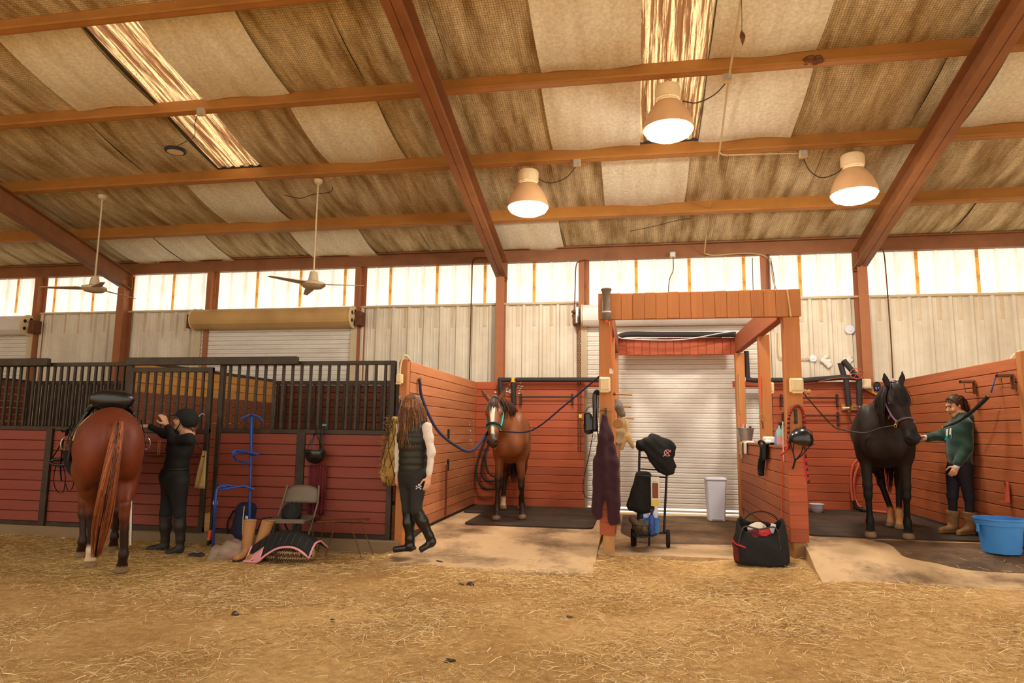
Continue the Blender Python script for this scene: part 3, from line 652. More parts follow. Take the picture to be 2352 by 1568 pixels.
post(-.37, -.25, 9.4, .12, 2.75)
for xa, xb in ((-.36, -.23), (1.66, 1.79)): MB().box(((xa+xb)/2, YG, .2), (xb-xa, .15, .24)).build('footing_block', M('raw_wood'), fr, bevel=.01)
# low walls beside the passage
lw = thing('low_wall', 'low red plank wall topped with a bucket and sponge on the right of the passage', 'wall', kind='structure')
zt_l = PX(1693, 1020, 1.69).z
boards_y(lw, YG-.07, 11.3, .3, 1.28, 7, 1.645, .035, M('red_wood_y')); boards_y(lw, YG-.07, 11.3, .3, 1.28, 7, 1.80, .035, M('red_wood_y'))
MB().box((1.722, 9.65, .8), (.13, 3.2, .94)).build('stud_core', M('rubber'), lw)
h = .98/7; me = MB().box((0, 0, 0), (.19, .035, h-.0005)).mesh('end_plank', M('red_wood'), bevel=.004)
for i in range(7): o = link('end_plank', me, lw); o.location = (1.722, YG-.09, .3+h*(i+.5))
MB().box((1.722, 9.65, 1.295), (.22, 3.35, .03)).build('cap_board', M('red_wood_y'), lw, bevel=.004)
MB().box((1.722, 9.65, .18), (.13, 3.3, .2)).build('sill_beam', M('raw_wood'), lw)
lw = thing('low_wall', 'narrow low red plank wall behind the hanging maroon hoodie', 'wall', kind='structure')
boards_y(lw, YG-.06, 11.3, .3, 1.28, 7, -.245, .035, M('red_wood_y')); boards_y(lw, YG-.06, 11.3, .3, 1.28, 7, -.375, .035, M('red_wood_y'))
MB().box((-.31, 9.65, .8), (.1, 3.2, .94)).build('stud_core', M('rubber'), lw)
me = MB().box((0, 0, 0), (.165, .035, h-.0005)).mesh('end_plank', M('red_wood'), bevel=.004)
for i in range(7): o = link('end_plank', me, lw); o.location = (-.31, YG-.09, .3+h*(i+.5))
MB().box((-.31, 9.65, 1.295), (.17, 3.35, .03)).build('cap_board', M('red_wood_y'), lw, bevel=.004)
MB().box((-.31, 9.65, .18), (.1, 3.3, .2)).build('sill_beam', M('raw_wood'), lw)
# ================================================================== LIVING FIGURES: smooth blended volumes turned into one skin
class SDF:
    def __init__(s, lo, hi, h):
        s.lo = np.array(lo, float); s.h = h; s.n = np.ceil((np.array(hi)-s.lo)/h).astype(int)+1
        s.d = np.full(s.n, .25, np.float32)
    def win(s, lo, hi):
        a = np.clip(np.floor((np.array(lo)-s.lo)/s.h).astype(int), 0, s.n-1); b = np.clip(np.ceil((np.array(hi)-s.lo)/s.h).astype(int)+1, 1, s.n)
        sl = tuple(slice(x, y) for x, y in zip(a, b))
        g = np.meshgrid(*[(s.lo[i]+s.h*np.arange(a[i], b[i])).astype(np.float32) for i in range(3)], indexing='ij')
        return sl, g
    def put(s, sl, d, k, op):
        e = s.d[sl]
        if op == 'cut': s.d[sl] = np.maximum(e, -d) if k <= 0 else -s.smin(-e, d, k)
        else: s.d[sl] = s.smin(e, d, k)
    @staticmethod
    def smin(a, b, k):
        if k <= 0: return np.minimum(a, b)
        h = np.clip(.5+.5*(b-a)/k, 0, 1); return b*(1-h)+a*h-k*h*(1-h)
    def cap(s, a, b, ra, rb=None, k=.03, op='add'):
        a, b = np.array(a, float), np.array(b, float); rb = ra if rb is None else rb; m = max(ra, rb)+k+3*s.h
        sl, g = s.win(np.minimum(a, b)-m, np.maximum(a, b)+m); ab = b-a; L = max(ab@ab, 1e-9)
        p = [g[i]-a[i] for i in range(3)]; t = np.clip(sum(p[i]*ab[i] for i in range(3))/L, 0, 1)
        d = np.sqrt(sum((p[i]-t*ab[i])**2 for i in range(3)))-(ra+(rb-ra)*t); s.put(sl, d, k, op); return s
    def chain(s, pts, rs, k=.03):
        for i in range(len(pts)-1): s.cap(pts[i], pts[i+1], rs[i], rs[i+1], k)
        return s
    def ecap(s, a, b, r0, r1, side, k=.03):
        """tapering limb of elliptical section; r=(half width along side, half depth)"""
        a, b, side = np.array(a, float), np.array(b, float), np.array(side, float); m = max(max(r0), max(r1))+k+3*s.h
        sl, g = s.win(np.minimum(a, b)-m, np.maximum(a, b)+m); ab = b-a; L = ab@ab; dr = ab/math.sqrt(L)
        side = side-dr*(side@dr); side /= np.linalg.norm(side); up = np.cross(dr, side)
        p = [g[i]-a[i] for i in range(3)]; t = np.clip(sum(p[i]*ab[i] for i in range(3))/L, 0, 1)
        q = [p[i]-t*ab[i] for i in range(3)]; ra = r0[0]+(r1[0]-r0[0])*t; rb = r0[1]+(r1[1]-r0[1])*t
        x = sum(q[i]*side[i] for i in range(3)); y = sum(q[i]*up[i] for i in range(3)); z = sum(q[i]*dr[i] for i in range(3)); rm = np.minimum(ra, rb)
        k0 = np.sqrt((x/ra)**2+(y/rb)**2+(z/rm)**2); k1 = np.sqrt((x/ra**2)**2+(y/rb**2)**2+(z/rm**2)**2)+1e-9
        s.put(sl, np.where(k0 < .02, -rm, k0*(k0-1)/k1), k, 'add'); return s
    def ell(s, c, r, axes=None, k=.04, op='add'):
        c = np.array(c, float); r = np.array(r, float); m = r.max()+k+3*s.h; sl, g = s.win(c-m, c+m); p = [g[i]-c[i] for i in range(3)]
        if axes is not None:
            ax = [np.array(v, float)/np.linalg.norm(v) for v in axes]; p = [sum(p[i]*v[i] for i in range(3)) for v in ax]
        k0 = np.sqrt(sum((p[i]/r[i])**2 for i in range(3))); k1 = np.sqrt(sum((p[i]/r[i]**2)**2 for i in range(3)))+1e-9
        s.put(sl, np.where(k0 < .02, -r.min(), k0*(k0-1)/k1), k, op); return s
    def half(s, p, n, k=0.0):
        """keep only the side the normal points away from"""
        n = np.array(n, float)/np.linalg.norm(n); g = np.meshgrid(*[(s.lo[i]+s.h*np.arange(s.n[i])).astype(np.float32) for i in range(3)], indexing='ij')
        d = sum((g[i]-p[i])*n[i] for i in range(3)); s.d = np.maximum(s.d, d) if k <= 0 else -s.smin(-s.d, -d, k); return s
    def wrinkle(s, amp, f, seed=0):
        g = np.meshgrid(*[(s.lo[i]+s.h*np.arange(s.n[i])).astype(np.float32) for i in range(3)], indexing='ij'); r = np.random.RandomState(seed)
        for _ in range(6):
            v = r.normal(size=3)*np.array(f); s.d += amp*np.sin(sum(g[i]*v[i] for i in range(3))+r.uniform(0, 6)).astype(np.float32)/2.5
        return s
    def surf(s):
        d = s.d; n = s.n; acc = {}; V = []; C = []; Q = []
        sg = d < 0; cid = np.zeros(n, np.int64)
        tot = np.zeros((int(np.prod(n)), 3), np.float64); cnt = np.zeros(int(np.prod(n)), np.int32); quads = []
        st = (n[1]*n[2], n[2], 1)
        for ax in range(3):
            A = [slice(None)]*3; B = [slice(None)]*3; A[ax] = slice(0, -1); B[ax] = slice(1, None)
            e = np.argwhere(sg[tuple(A)] != sg[tuple(B)])
            o1, o2 = [i for i in range(3) if i != ax]
            e = e[(e[:, o1] > 0) & (e[:, o2] > 0)]
            d0 = d[e[:, 0], e[:, 1], e[:, 2]]; f = e.copy(); f[:, ax] += 1; d1 = d[f[:, 0], f[:, 1], f[:, 2]]
            p = e.astype(float); p[:, ax] += d0/(d0-d1)
            base = e[:, 0]*st[0]+e[:, 1]*st[1]+e[:, 2]
            ids = [base, base-st[o1], base-st[o1]-st[o2], base-st[o2]]
            for q in ids:
                np.add.at(cnt, q, 1)
                for c in range(3): np.add.at(tot[:, c], q, p[:, c])
            q4 = np.stack(ids, 1); inside = d0 < 0
            flip = inside if ax != 1 else ~inside
            q4[~flip] = q4[~flip][:, ::-1]; quads.append(q4)
        used = np.nonzero(cnt)[0]; remap = np.full(len(cnt), -1, np.int64); remap[used] = np.arange(len(used))
        v = tot[used]/cnt[used][:, None]*s.h+s.lo; q = remap[np.concatenate(quads)]
        return v, q
    def build(s, name, m, parent=None, color=None, origin=(0, 0, 0), smooth_it=1):
        v, q = s.surf()
        me = bpy.data.meshes.new(name)
        for _ in range(smooth_it):       # one light relaxing pass
            a = np.zeros_like(v); c = np.zeros(len(v))
            for i in range(4):
                np.add.at(a, q[:, i], v[q[:, (i+1) % 4]]+v[q[:, (i+3) % 4]]); np.add.at(c, q[:, i], 2)
            v = .5*v+.5*a/np.maximum(c, 1)[:, None]
        vv = v-np.array(origin)
        me.vertices.add(len(v)); me.vertices.foreach_set('co', vv.astype(np.float32).ravel())
        me.loops.add(q.size); me.loops.foreach_set('vertex_index', q.astype(np.int32).ravel())
        me.polygons.add(len(q)); me.polygons.foreach_set('loop_start', np.arange(0, q.size, 4, dtype=np.int32)); me.polygons.foreach_set('use_smooth', np.ones(len(q), bool))
        me.update(calc_edges=True); me.validate()
        if color is not None:
            ca = me.color_attributes.new('Col', 'FLOAT_COLOR', 'POINT'); c = np.ones((len(v), 4), np.float32); c[:, :3] = color(v); ca.data.foreach_set('color', c.ravel())
        o = link(name, me, parent, m); return o
def strands(name, paths, cols, rad, parent, origin=(0, 0, 0), m='hair', n=4):
    """many tapering locks joined into one part"""
    mb = MB(); cl = []; o = Vector(origin)
    for (p, c, r) in zip(paths, cols, rad):
        k = len(p); before = len(mb.v)
        mb.tube([Vector(q)-o for q in p], [max(.0008, r*(1-(i/(k-1))**2.2*.9)) for i in range(k)], n); cl += [c]*(len(mb.v)-before)
    me = mb.mesh(name, M(m), smooth=True, fix=False)
    ca = me.color_attributes.new('Col', 'FLOAT_COLOR', 'POINT'); a = np.ones((len(cl), 4), np.float32); a[:, :3] = cl; ca.data.foreach_set('color', a.ravel())
    return link(name, me, parent)
mat('coat', (1, 1, 1), .5, var=.14, scale=9, attr=True, spec=.35, bump=.12, bscale=160)
mat('coat_black', (1, 1, 1), .6, var=.25, scale=9, attr=True, spec=.25, bump=.12, bscale=160)
mat('hair', (1, 1, 1), .5, var=.2, scale=40, attr=True, spec=.3)
mat('skin', (1, 1, 1), .55, var=.05, scale=20, attr=True, spec=.3)
mat('eye', GR(18, 12, 10), .12, var=.05, spec=.7)
mat('hoodie_green', GR(28, 58, 46), .9, var=.14, scale=14, bump=.3, bscale=90, sheen=.3)
mat('black_knit', GR(22, 19, 20), .85, var=.2, scale=14, bump=.3, bscale=70)
mat('black_breeches', GR(20, 19, 20), .75, var=.15, scale=10)
mat('dark_leggings', GR(36, 30, 40), .8, var=.12, scale=10)
mat('grey_leggings', GR(42, 39, 36), .8, var=.12, scale=10)
mat('white_knit', GR(226, 212, 198), .9, var=.08, scale=25, bump=.25, bscale=80)
mat('vest', GR(40, 36, 26), .5, var=.18, scale=8)
mat('boot_black', GR(20, 18, 17), .3, var=.2, scale=8, spec=.55)
mat('boot_dusty', GR(38, 33, 28), .55, var=.25, scale=10)
mat('boot_tan', GR(150, 108, 66), .75, var=.22, scale=9, dirt=GR(96, 66, 42), dirt_amt=.6, dirt_scale=5)
def unit(v): v = np.array(v, float); return v/np.linalg.norm(v)
# ------------------------------------------------------------------ horses
def horse(label, loc, heading, sc, legs, poll, hdir, hup, coat, mat_name, h=.0135, neck_mid=None, fat=1.0, group=None, hname='horse', feather=0, hz=1.0, earout=.035):
    """local frame: x forward, y left, z up, hooves on z=0; returns root and head frame"""
    root = thing(hname, label, 'horse', loc, heading, group)
    lo = (-1.25, -.75, -.03); hi = (max(1.75, poll[0]+.75), .75, max(1.75, poll[2]+.4))
    allx = [p[0] for p in legs.values()]; S = SDF((min(lo[0], min(allx)-.3), min(-.65, poll[1]-.4), -.03), (hi[0], max(.65, poll[1]+.4), hi[2]), h)
    F = fat
    # trunk
    S.ell((.02, 0, 1.16), (.68, .30*F, .345), k=.0)
    S.ell((-.46, 0, 1.22), (.37, .275*F, .31), k=.1); S.ell((-.44, 0, 1.37), (.35, .185*F, .185), k=.1)
    S.ell((.43, 0, 1.14), (.31, .235*F, .37), k=.1); S.ell((.32, 0, 1.40), (.27, .085, .185), k=.12)
    S.ell((0, 0, 1.33), (.5, .19*F, .17), k=.1)
    S.ell((.64, 0, 1.12), (.17, .19*F, .25), k=.08)
    for s in (-1, 1):
        S.ell((.70, s*.095*F, 1.03), (.11, .095, .15), k=.05)
        S.ell((.44, s*.165*F, 1.15), (.19, .09, .34), axes=((1, 0, -.35), (0, 1, 0), (.35, 0, 1)), k=.08)   # shoulder blade
        S.ell((-.62, s*.125*F, 1.16), (.21, .14, .27), k=.07)     # buttock
        S.ell((-.44, s*.165*F, 1.06), (.24, .105, .28), axes=((1, 0, .25), (0, 1, 0), (-.25, 0, 1)), k=.09)  # thigh
        S.ell((-.3, s*.2*F, 1.33), (.12, .06, .06), k=.08)        # point of hip
    S.ell((-.84, 0, 1.3), (.07, .05, .1), k=.06)
    # legs
    for nm, (hx, hy) in legs.items():
        s = 1 if nm[1] == 'L' else -1
        if nm[0] == 'F':
            el = np.array((.44, s*.165*F, .92)); fe = np.array((hx-.075, hy, .175)); kn = np.array((el[0]+(fe[0]-el[0])*.52+.025, el[1]+(fe[1]-el[1])*.52, .51))
            S.cap((.5, s*.15*F, 1.06), el, .12, .095, .07); S.ecap(el, kn+np.array((0, 0, .06)), (.074, .092), (.047, .05), (0, 1, 0), .04)
            S.ecap(kn+np.array((0, 0, .07)), kn-np.array((0, 0, .05)), (.05, .054), (.046, .048), (0, 1, 0), .03)
            S.ecap(kn-np.array((0, 0, .04)), fe+np.array((0, 0, .05)), (.034, .043), (.033, .042), (0, 1, 0), .03)
        else:
            stf = np.array((-.36, s*.17*F, .95)); fe = np.array((hx-.07, hy, .18)); hk = np.array((hx-.075-.03, s*.13*.5*F+hy*.5, .6))
            S.cap(stf, (stf*.45+hk*.55), .11, .075, .09); S.ecap(stf*.5+hk*.5, hk+np.array((.015, 0, .03)), (.075, .1), (.045, .06), (0, 1, 0), .05)
            S.cap(hk+np.array((-.045, 0, .05)), hk+np.array((-.01, 0, -.06)), .028, .03, .04)
            S.ecap(hk+np.array((0, 0, .04)), hk-np.array((0, 0, .07)), (.046, .058), (.04, .05), (0, 1, 0), .03)
            S.ecap(hk-np.array((0, 0, .05)), fe+np.array((0, 0, .05)), (.037, .048), (.035, .043), (0, 1, 0), .03)
        S.ell(fe, (.05, .044, .05), k=.03)
        S.cap(fe, (hx-.015, hy, .075), .038, .045, .02)
        if feather: S.ell((hx-.05, hy, .12), (.075, .07, .1), k=.03)
        # hoof: a cone flat on the ground
        S.cap((hx-.005, hy, .07), (hx+.01, hy, .028), .05, .064, .008)
    # neck
    poll = np.array(poll, float); hd = unit(hdir); hu = unit(np.array(hup)-hd*(np.array(hup)@hd)); hs = np.cross(hu, hd)   # hs: head's left
    b0 = np.array((.46, 0, 1.22)); nk1 = poll-hu*.0+hd*.05-hu*.1
    nm_ = np.array(neck_mid) if neck_mid is not None else (b0+nk1)/2+np.array((.02, 0, .03))
    S.ecap(b0, nm_, (.125*F, .30), (.095, .205), (0, 1, 0), .09); S.ecap(nm_, nk1, (.095, .205), (.075, .135), hs, .07)
    # head
    hp = lambda a, sd, up: poll+(hd*a+hs*sd+hu*up)*hz
    ax = (hd, hs, hu); Z = lambda *q: tuple(x*hz for x in q)
    S.ell(hp(.1, 0, -.03), Z(.16, .092, .1), ax, .05); S.ell(hp(.2, 0, -.1), Z(.18, .078, .14), ax, .05)
    S.ecap(hp(.15, 0, -.02), hp(.42, 0, -.035), Z(.082, .085), Z(.056, .07), hs, .05); S.ecap(hp(.4, 0, -.04), hp(.56, 0, -.055), Z(.054, .068), Z(.058, .066), hs, .04)
    S.ell(hp(.565, 0, -.04), Z(.07, .066, .06), ax, .03); S.ell(hp(.55, 0, -.1), Z(.06, .045, .04), ax, .03)
    for s in (-1, 1):
        S.ell(hp(.17, s*.078, .022), Z(.045, .022, .03), ax, .03)            # brow
        S.ell(hp(.58, s*.045, -.02), Z(.032, .022, .03), ax, .02); S.ell(hp(.602, s*.05, -.015), Z(.026, .012, .018), ax, 0.008, 'cut')
        S.ell(hp(.6, s*.03, -.085), Z(.03, .012, .004), ax, .006, 'cut')
        e0 = hp(-.005, s*.055, .05); e1 = e0+(-hd*.15*.75+hu*.15*.6+hs*s*earout)*hz; em = (e0*.5+e1*.5)+hs*s*.012
        S.ecap(e0, em, (.034, .026), (.034, .022), hs, .025); S.ecap(em, e1, (.034, .022), (.007, .006), hs, .01)
        S.ell(em+(hd*.55+hu*.8)*.024, (.05, .018, .016), ((e1-e0), hs, np.cross(e1-e0, hs)), .008, 'cut')
    S.half((0, 0, .001), (0, 0, -1))
    col = lambda v: coat(v, hp, ax, legs)
    S.build('body', M(mat_name), root, col)
    for s in (-1, 1):
        c = hp(.175, s*.088, .0); MB().ell((0, 0, 0), (.024, .024, .024), 12, 8).build('eye', M('eye'), root, smooth=True).location = c
    root.scale = (sc, sc, sc)
    return root, hp, ax
def blend(a, b, t): return a*(1-t[:, None])+b*t[:, None]
def st(a, b, x): t = np.clip((x-a)/(b-a), 0, 1); return t*t*(3-2*t)
def bay_coat(body, dark, belly, blaze=0.0, socks={}, leg_hi=.6, muzzle=True, nz=0):
    B, D, E = (np.array(GR(*c)) for c in (body, dark, belly))
    W = np.array(GR(232, 214, 190)); HF = np.array(GR(150, 118, 88))
    def f(v, hp, ax, legs):
        c = np.tile(B, (len(v), 1)); r = np.random.RandomState(3)
        n = sum(np.sin(v@(r.normal(size=3)*f_)+r.uniform(0, 6)) for f_ in (2.5, 4, 6, 9))/4
        c = blend(c, E, .45*st(1.15, .85, v[:, 2]+.06*n)*st(.55, .35, np.abs(v[:, 0]))+.25*st(.1, .9, n))
        q = st(leg_hi+.12, leg_hi-.12, v[:, 2]+.05*n)*st(1.0, .85, v[:, 2]); c = blend(c, D, .96*q)
        p = v-hp(0, 0, 0); a, s, u = p@ax[0], p@ax[1], p@ax[2]
        head = (a > -.3) & (a < .75) & (np.abs(s) < .2) & (np.abs(u) < .32)
        if muzzle: c = blend(c, D, np.where(head, .85*st(.47, .56, a), 0))
        c = blend(c, D, np.where(head, .5*st(.06, .14, u-.0)*st(.02, -.06, a), 0))
        if blaze:
            w = blaze*(1+.35*np.sin(a*9+1)); w = np.where(a > .42, w*.75, w)
            c = blend(c, W, np.where(head & (u > -.03), st(w+.008, w-.008, np.abs(s+.012*np.sin(a*7)))*st(.09, .12, a)*st(.56, .52, a), 0))
        for nm, (hx, hy) in legs.items():
            near = (np.hypot(v[:, 0]-hx+.03, v[:, 1]-hy) < .22) & (v[:, 2] < .5)
            if nm in socks:
                z1, sc_ = socks[nm]; c = blend(c, np.array(GR(*sc_)), np.where(near, st(z1+.03, z1-.03, v[:, 2]+.02*n), 0))
            c = blend(c, HF*(.9 if nm in socks else .8), np.where(near & (v[:, 2] < .07), 1.0, 0))
        return c
    return f
def lock_paths(root_fn, n, seed, len_fn, jitter):
    r = random.Random(seed); out = []
    for i in range(n): out.append(root_fn(i/(n-1), r))
    return out
# --- chestnut horse seen from behind, saddled
H1 = Vector((-5.55, 6.51, .0)); A1 = math.radians(133); S1 = 1.04
def world_to(loc, ang, sc, p):
    d = Vector(p)-Vector(loc); c, s_ = math.cos(-ang), math.sin(-ang); return Vector(((d.x*c-d.y*s_)/sc, (d.x*s_+d.y*c)/sc, d.z/sc))
legs1 = {}
for nm, (px, py) in dict(HL=(205, 1305), HR=(279, 1318), FL=(186, 1283), FR=(259, 1270)).items():
    q = world_to(H1, A1, S1, PZ(px, py-5, 0.01)); legs1[nm] = (q.x, q.y)
c1 = bay_coat((112, 47, 22), (36, 20, 14), (104, 54, 24), socks={'HL': (.2, (226, 200, 168))}, leg_hi=.52)
LEG1 = legs1
r1, hp1, ax1 = horse('saddled chestnut horse seen from behind, with a long reddish tail', H1, A1, S1, legs1, (1.16, .0, 1.12), (.3, .02, -.95), (.9, .0, .3), c1, 'coat', fat=1.03, neck_mid=(.86, .0, 1.26))
def tail(root, dock, n, seed, end, cols, spread=.055, endspread=.06, hump=.1, rad=.006, bias=None):
    r = random.Random(seed); P = []; C = []; R = []; d = Vector(dock); e = Vector(end)
    for i in range(n):
        u = max(-1.7, min(1.7, r.gauss(0, 1))); w = max(-1, min(1, r.gauss(0, .6))); t0 = r.random()**1.5*.2
        a = d+Vector((-.015-.10*t0, .4*spread*u, -t0*1.1)); m1 = a+Vector((-hump*.55, spread*u*.7, -.06)); 
        ln = 1-.35*r.random()**2
        e1 = a.lerp(e+Vector((endspread*w, endspread*u, 0)), ln)
        m2 = a.lerp(e1, .45)+Vector((-hump*.8, spread*u*1.15, -.02))
        P.append(spline([a, m1, m2, a.lerp(e1, .75)+Vector((-hump*.4, spread*u*1.1, 0)), e1], 3))
        k = abs(u+.25*r.gauss(0, 1)); C.append(cols[0] if (k < .55 and t0 < .25 and r.random() < .72) else cols[1 + (r.random() < .45)]); R.append(rad*r.uniform(.7, 1.4))
    return strands('tail', P, C, R, root)
tail(r1, (-.86, -.03, 1.43), 420, 5, (-.80, .05, .2), [np.array(GR(44, 24, 14)), np.array(GR(122, 62, 32)), np.array(GR(172, 98, 52))], spread=.021, endspread=.022, rad=.006)
# --- bay horse facing the camera
H2 = (PZ(1167, 1190, .2)+Vector((0, .0, 0))); 
A2 = math.radians(-83); S2 = 1.0
hoof2 = dict(FR=(1140, 1194), FL=(1199, 1192), HR=(1130, 1168), HL=(1190, 1166))
ft = [PZ(*hoof2[k], .2) for k in ('FR', 'FL')]; mid = (ft[0]+ft[1])/2
H2 = Vector((mid.x-math.cos(A2)*.47, mid.y-math.sin(A2)*.47, .2)); legs2 = {}
for nm, (px, py) in hoof2.items():
    q = world_to(H2, A2, S2, PZ(px, py, .2)); legs2[nm] = (q.x, max(-.22, min(.22, q.y)))
for nm, y in (('HR', -.17), ('HL', .12)): legs2[nm] = (max(-.75, min(-.5, legs2[nm][0])), y)
c2 = bay_coat((126, 70, 33), (32, 21, 15), (150, 90, 42), blaze=.034, socks={'HR': (.2, (214, 190, 150))}, leg_hi=.62)
pw = world_to(H2, A2, S2, PY(1137, 925, H2.y-1.02)); mz = world_to(H2, A2, S2, PY(1130, 1012, H2.y-1.42))
r2, hp2, ax2 = horse('bay horse with a white blaze and turquoise halter standing in the wash bay', H2, A2, S2, legs2, tuple(pw), tuple(mz-pw), (.75, -.1, .6), c2, 'coat', fat=.88, hz=1.1, earout=.1)
tail(r2, (-.86, 0, 1.43), 120, 8, (-.84, .02, .4), [np.array(GR(30, 20, 14)), np.array(GR(58, 32, 20)), np.array(GR(80, 44, 26))], rad=.008)
# --- black horse
hoof3 = dict(FR=(2000, 1234), FL=(2087, 1238), HR=(2046, 1200), HL=(2062, 1212))
ft = [PZ(*hoof3[k], .3) for k in ('FR', 'FL')]; mid = (ft[0]+ft[1])/2; A3 = math.radians(-108); S3 = 1.0
H3 = Vector((mid.x-math.cos(A3)*.47, mid.y-math.sin(A3)*.47, .3)); legs3 = {}
for nm, (px, py) in hoof3.items():
    q = world_to(H3, A3, S3, PZ(px, py, .3)); legs3[nm] = (q.x, q.y)
legs3['HR'] = (-.62, legs3['FR'][1]+.22); legs3['HL'] = (-.42, legs3['FL'][1]-.06)
c3 = bay_coat((33, 22, 16), (18, 14, 12), (56, 35, 22), socks={'HL': (.24, (196, 138, 86)), 'HR': (.24, (190, 132, 82))}, leg_hi=.6)
pw = world_to(H3, A3, S3, PY(2051, 893, H3.y-.92)); mz = world_to(H3, A3, S3, PY(2092, 985, H3.y-1.2))
r3, hp3, ax3 = horse('black horse with a mauve halter standing in the right wash bay', H3, A3, S3, legs3, tuple(pw), tuple(mz-pw), (.7, .25, .62), c3, 'coat_black', fat=1.18, hz=1.06)
tail(r3, (-.86, 0, 1.43), 120, 9, (-.84, .02, .4), [np.array(GR(18, 14, 13)), np.array(GR(30, 22, 18)), np.array(GR(40, 28, 22))], rad=.008)
def mane(root, hp, ax, neck0, n, seed, cols, side=-1, ln=.3, flen=.2):
    r = random.Random(seed); P = []; C = []; R = []; hd, hs, hu = ax; n0 = Vector(neck0)
    for i in range(n):
        t = r.random(); top = Vector(hp(-.02, 0, .06)); a = n0.lerp(top, t)+Vector((0, 0, .03*math.sin(math.pi*t))); sd = side*(1 if r.random() < .85 else -1)
        s = Vector(hs)*sd; L = ln*r.uniform(.7, 1.15)
        P.append(spline([a, a+s*.05+Vector((0, 0, .015)), a+s*(.1+.03*r.random())+Vector((r.uniform(-.02, .03), 0, -L*.45)), a+s*(.11+.03*r.random())+Vector((r.uniform(-.03, .05), 0, -L))], 3)); C.append(cols[r.randrange(len(cols))]); R.append(.006*r.uniform(.7, 1.5))
    for i in range(n//3):       # forelock
        u = r.gauss(0, .03); a = Vector(hp(-.03, u*.6, .07)); L = flen*r.uniform(.6, 1.1)
        P.append(spline([a, Vector(hp(.05, u, .085)), Vector(hp(.05+L*.5, u*1.3, .078)), Vector(hp(.05+L, u*1.2, .062))], 3)); C.append(cols[r.randrange(len(cols))]); R.append(.005*r.uniform(.7, 1.4))
    return strands('mane', P, C, R, root)
mane(r2, hp2, ax2, (.4, 0, 1.58), 150, 3, [np.array(GR(58, 32, 18)), np.array(GR(92, 52, 28)), np.array(GR(40, 24, 16))], 1, .26, .17)
mane(r3, hp3, ax3, (.4, 0, 1.58), 260, 4, [np.array(GR(22, 17, 15)), np.array(GR(44, 30, 22)), np.array(GR(30, 22, 18))], -1, .42, .2)
mane(r1, hp1, ax1, (.4, 0, 1.58), 90, 6, [np.array(GR(44, 24, 14)), np.array(GR(100, 50, 26))], -1, .3, .2)
# ------------------------------------------------------------------ people
def head_sdf(S, c, f, u, sl=1.0):
    f = unit(f); u = unit(np.array(u)-f*(np.array(u)@f)); s = np.cross(u, f); ax = (f, s, u); P = lambda a, b, z: c+f*a*sl+s*b*sl+u*z*sl
    r = lambda *q: tuple(x*sl for x in q)
    S.ell(P(-.015, 0, .025), r(.098, .077, .1), ax, .02); S.ell(P(.022, 0, -.055), r(.068, .06, .075), ax, .03); S.ell(P(.066, 0, -.1), r(.026, .032, .022), ax, .025)
    S.ell(P(.078, 0, .032), r(.02, .054, .014), ax, .015); S.cap(P(.088, 0, .012), P(.113, 0, -.028), .008*sl, .0135*sl, .012); S.ell(P(.1, 0, -.036), r(.014, .017, .008), ax, .008)
    S.ell(P(.087, 0, -.062), r(.011, .024, .0065), ax, .006); S.ell(P(.085, 0, -.076), r(.012, .021, .0075), ax, .006); S.ell(P(.1, 0, -.069), r(.014, .022, .0022), ax, .003, 'cut')
    for q in (-1, 1):
        S.ell(P(.1, q*.033, .01), r(.02, .018, .013), ax, .01, 'cut'); S.ell(P(.07, q*.045, -.035), r(.025, .02, .025), ax, .02)
        S.ell(P(-.008, q*.078, -.008), r(.02, .009, .034), ax, .008); S.ell(P(.0, q*.086, -.006), r(.011, .005, .02), ax, .004, 'cut')
    return P, ax
def hand(S, w, d, n, t, curl=.4, k=.008, spread=.0, sc=1.0):
    """w wrist, d finger direction, n the way the palm faces, t toward the thumb"""
    w = np.array(w, float); d = unit(d); n = unit(np.array(n)-d*(np.array(n)@d)); t = unit(np.array(t)-d*(np.array(t)@d)-n*(np.array(t)@n))
    S.ecap(w, w+d*.075*sc, (.028*sc, .02*sc), (.04*sc, .015*sc), t, .015)
    for i, L in enumerate((.072, .08, .074, .056)):
        a = (.45+.25*(i == 3))*curl; b = w+d*.086*sc+t*(.03-.02*i)*sc; q = d+t*spread*(1.5-i)
        p = b
        for j, fr in enumerate((.45, .3, .25)):
            ang = a*(1+j*1.1); v = unit(unit(q)*math.cos(ang)+n*math.sin(ang)); e = p+v*L*fr*sc; S.cap(p, e, (.0092-.0008*j)*sc, (.0084-.0008*j)*sc, .004 if j else .008); p = e
    b = w+d*.025*sc+t*.03*sc; m1 = b+unit(d*.6+t*.75+n*.25)*.04*sc; m2 = m1+unit(d*.9+t*.3+n*.35)*.032*sc; m3 = m2+unit(d+t*.05+n*.4)*.022*sc
    S.cap(b-t*.008, m1, .014*sc, .0115*sc, .01); S.cap(m1, m2, .0105*sc, .0095*sc, .004); S.cap(m2, m3, .0095*sc, .008*sc, .003)
def bounds(pts, m=.2):
    a = np.array([list(p) for p in pts]); return a.min(0)-m, a.max(0)+m
def vn(*a): return [np.array(x) for x in a]
